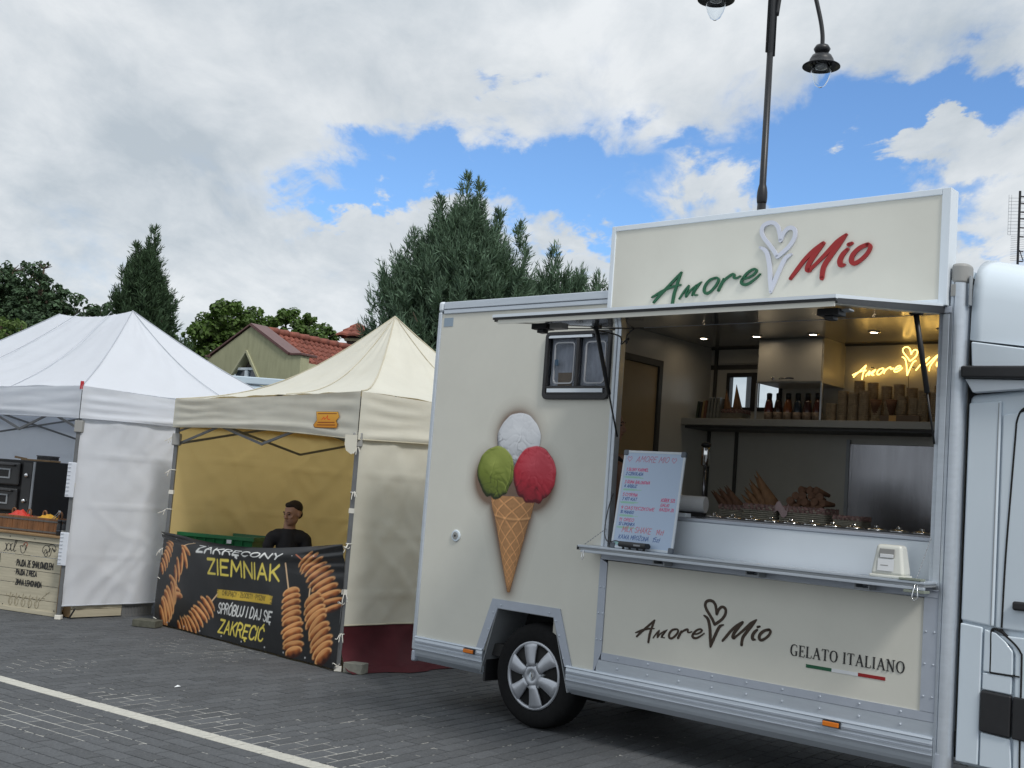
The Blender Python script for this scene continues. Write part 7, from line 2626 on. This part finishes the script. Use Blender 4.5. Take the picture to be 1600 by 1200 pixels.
# roof: stepped courses with a wave profile on the right hand slope
RZ, EZ = 4.86, 3.15
RX0, RX1 = 1.36, 3.25
ncourse, ntile = 14, 40
mbt = MB()
for c in range(ncourse):
    t0, t1 = c / ncourse, (c + 1.12) / ncourse
    for k in range(ntile):
        y0 = .46 + k * .165
        y1 = y0 + .175
        if y1 > 7.2: continue
        xa, za = RX0 + (RX1 - RX0) * t0, RZ + (EZ - RZ) * t0
        xb, zb_ = RX0 + (RX1 - RX0) * t1, RZ + (EZ - RZ) * t1
        j = rng.uniform(-.006, .006)
        vs = []
        for (x_, z_, lift) in ((xa, za, .0), (xb, zb_, .035)):
            for i in range(5):
                f = i / 4
                w = .028 * math.sin(f * 2 * math.pi - .6)
                vs.append((x_ + .5 * (lift + w), y0 + (y1 - y0) * f, z_ + .8 * (lift + w) + j))
        for i in range(5):
            vs.append((vs[5 + i][0] - .01, vs[5 + i][1], vs[5 + i][2] - .04))
        fs = [(i, i + 1, i + 6, i + 5) for i in range(4)] + [(5 + i, 6 + i, 11 + i, 10 + i) for i in range(4)]
        mbt.add(vs, fs)
tag(mbt.build('roof_tiles', M_tile, house, fixn=False), kind='stuff')
mb = MB()
mb.add([(RX0, .46, RZ - .04), (RX1, .46, EZ - .04), (RX1, 7.1, EZ - .04), (RX0, 7.1, RZ - .04), (RX0 - 1.6, .46, 3.5), (RX0 - 1.6, 7.1, 3.5)], [(0, 1, 2, 3), (0, 3, 5, 4)])
mb.build('roof_deck', M_tile, house, solid=.03)
for k in range(20):
    y0 = .46 + k * .33
    MB().tube([(RX0, y0, RZ + .03), (RX0, y0 + .32, RZ + .045)], [.075, .085], 10).build('ridge_tile', M_tile, house, smooth=True)
# chimney with a tiled cap, further along
ch = thing('tiled_chimney', 'dark chimney with a little red tiled cap peeking over the cream tent', 'chimney', (-3.98, 29.2, 0), hang + .5)
MB().box(-.22, .22, -.22, .22, 0, 5.16).build('shaft', mat('dark_brick', (.07, .055, .05), .9, var=.3, vs=12, bump=.3, bs=30), ch)
MB().box(-.27, .27, -.27, .27, 5.03, 5.10).build('ledge', M_render, ch)
for q in range(4):
    mb = MB()
    a = q * math.pi / 2
    ca, sa = math.cos(a), math.sin(a)
    for c in range(3):
        t0, t1 = c / 3, (c + 1.15) / 3
        n = 5 - c
        for k in range(n):
            hw0, hw1 = .40 * t0 + .03, .40 * t1 + .03
            u0, u1 = (k / n) * 2 - 1, ((k + 1) / n) * 2 - 1
            vs = []
            for (hw_, t_, lift) in ((hw0, t0, 0), (hw1, t1, .03)):
                for i in range(5):
                    f = i / 4
                    x_ = (u0 + (u1 - u0) * f) * hw_
                    y_ = -hw_
                    z_ = 5.50 - .34 * t_ + lift + .028 * math.sin(f * math.pi)
                    vs.append((x_ * ca - y_ * sa, x_ * sa + y_ * ca, z_))
            for i in range(5):
                vs.append((vs[5 + i][0], vs[5 + i][1], vs[5 + i][2] - .05))
            mb.add(vs, [(i, i + 1, i + 6, i + 5) for i in range(4)] + [(5 + i, 6 + i, 11 + i, 10 + i) for i in range(4)])
    mb.build('cap_tiles', M_tile, ch, fixn=False)

# white van standing behind the tents
van2 = thing('parked_van', 'white box van behind the tents, only its roof edge and a dark window showing', 'van', (-4.15, 20.5, 0), -.02)
M_bw = mat('bluish_white_paint', (.50, .60, .68), .3, coat=.3)
MB().box(-1.7, 1.6, 0, 2.0, .45, 3.10).build('box_body', M_bw, van2, bevel=.05, seg=3)
MB().box(-1.72, 1.62, -.03, .05, 3.11, 3.24).build('roof_rail', M_bw, van2, bevel=.02)
MB().box(-.35, .85, -.012, -.001, 2.62, 3.00).build('window', M_smoke, van2, bevel=.006)
MB().box(-.42, .92, -.016, -.001, 3.002, 3.04).build('window_ledge', M_white, van2, bevel=.004)
for x in (-1.1, 1.0):
    MB().lathe([(.33, 0), (.34, .03), (.34, .2), (.2, .2)], 28, 'Y', (x, -.02, .34)).build('wheel', M_rubber, van2, smooth=True)

# street lamp with curved arms
M_iron = mat('black_cast_iron', (.012, .013, .016), .4, var=.1)
M_globe = glass_mat('clear_globe', (.92, .95, .97), .02)
lx, ly = 2.583, 12.5
lamp = thing('street_lamp', 'tall black cast iron street lamp with curved arms and clear globes behind the truck', 'street lamp', (lx, ly, 0))
MB().lathe([(.17, 0), (.17, .05), (.12, .10), (.105, .5), (.12, .55), (.085, .62), (.075, 2.0), (.085, 2.05), (.056, 2.1), (.048, 4.9)], 24, 'Z').build('column', M_iron, lamp, smooth=True)
MB().lathe([(.048, 4.90), (.054, 4.92), (.058, 4.97), (.056, 5.03), (.048, 5.08), (.038, 5.12), (.035, 6.75)], 24, 'Z').build('column', M_iron, lamp, smooth=True)
MB().lathe([(.034, 6.60), (.036, 6.61), (.036, 9.2), (.03, 9.25)], 20, 'Z').build('upper_column', M_iron, lamp, smooth=True)
for dx in (-.036, .036):
    MB().tube([(dx, 0, 6.62 if dx < 0 else 6.58), (dx, 0, 9.0)], .019, 10).build('side_rod', M_iron, lamp, smooth=True)
def lamp_head(dx, z, d):
    arm = cat_rom([(0.05 * d, 0, 7.05), (.12 * d, 0, 7.55), (.28 * d, 0, 7.72), (.42 * d, 0, 7.45), (.525 * d, 0, 7.10), (dx * .99, 0, 6.88), (dx, 0, z + .30)], None, 8)[0]
    if d < 0: arm = cat_rom([(0.05 * d, 0, 7.75), (.12 * d, 0, 8.2), (.30 * d, 0, 8.5), (.50 * d, 0, 8.35), (dx * .99, 0, 7.9), (dx, 0, z + .30)], None, 8)[0]
    MB().tube(arm, .024, 10).build('arm', M_iron, lamp, smooth=True)
    h = MB().lathe([(.02, .33), (.07, .32), (.092, .28), (.075, .245), (.05, .235), (.05, .22), (.105, .205), (.130, .16), (.135, .13), (.205, .085), (.207, .075), (.14, .095), (.09, .10)], 32, 'Z', (dx, 0, z), cap=False).build('lamp_hood', M_iron, lamp, smooth=True)
    MB().lathe([(.108, .095), (.112, .06), (.105, .0), (.085, -.07), (.055, -.13), (.02, -.155), (.001, -.158)], 28, 'Z', (dx, 0, z), cap=False).build('globe', M_globe, h, smooth=True, solid=.004)
    MB().lathe([(.06, .11), (.07, .09), (.065, .06), (.03, .05)], 20, 'Z', (dx, 0, z)).build('lamp_socket', mat('lamp_reflector', (.35, .35, .35), .3, metal=.6), h, smooth=True)
lamp_head(.575, 6.42, 1)
lamp_head(-.635, 7.10, -1)
MB().box(-.25, .25, -.25, .25, .0, .02).build('base_plate', M_iron, lamp, bevel=.005)

# television aerial on a roof far right
ant = thing('tv_aerial', 'thin television aerial mast with grid and comb elements at the right edge', 'aerial', (10.83, 25, 0))
MB().tube([(0, 0, 6.0), (0, 0, 8.98)], .028, 8).build('mast', M_iron, ant)
gm = MB()
for k in range(12):
    z = 8.00 + k * .075
    gm.tube([(-.24, 0, z - .02), (.30, .0, z + .02)], .004, 4)
for x in (-.24, -.18, .12, .20, .28):
    gm.tube([(x, 0, 7.98), (x, 0, 8.88)], .004, 4)
gm.build('grid_reflector', M_aludk, ant)
cm = MB()
for k in range(14):
    z = 7.42 + k * .030 * 1.35
    cm.tube([(-.17, 0, z), (.17, 0, z)], .004, 4)
cm.build('comb_elements', M_aludk, ant)
for z in (8.85, 8.7, 8.5, 8.35, 8.15, 7.95, 7.62, 7.40):
    MB().box(.0, .11, -.02, .02, z, z + .02).build('dipole', M_iron, ant)
MB().tube([(.03, 0, 7.66), (.12, 0, 7.42)], .01, 6).build('boom', M_iron, ant)
# building that carries it, out of sight behind the truck
far = thing('plain_house', 'pale block of flats hidden behind the truck cab, carrying the aerial', 'building', (11.5, 26.5, 0), 0)
MB().box(-3.0, 5.5, 0, 8, 0, 5.6).build('wall', M_render2, far)
MB().prism([(-3.3, 5.6), (5.8, 5.6), (1.2, 6.25)], -.3, 8.3, 'Y').build('roof', M_tile, far)
for x in (-2.0, .2, 2.6):
    for z in (1.0, 3.6):
        f_ = MB().box(x, x + 1.2, -.04, -.001, z, z + 1.3).build('window', M_white, far)
        MB().box(x + .08, x + 1.12, -.05, -.041, z + .08, z + 1.22).build('pane', M_smoke, f_)
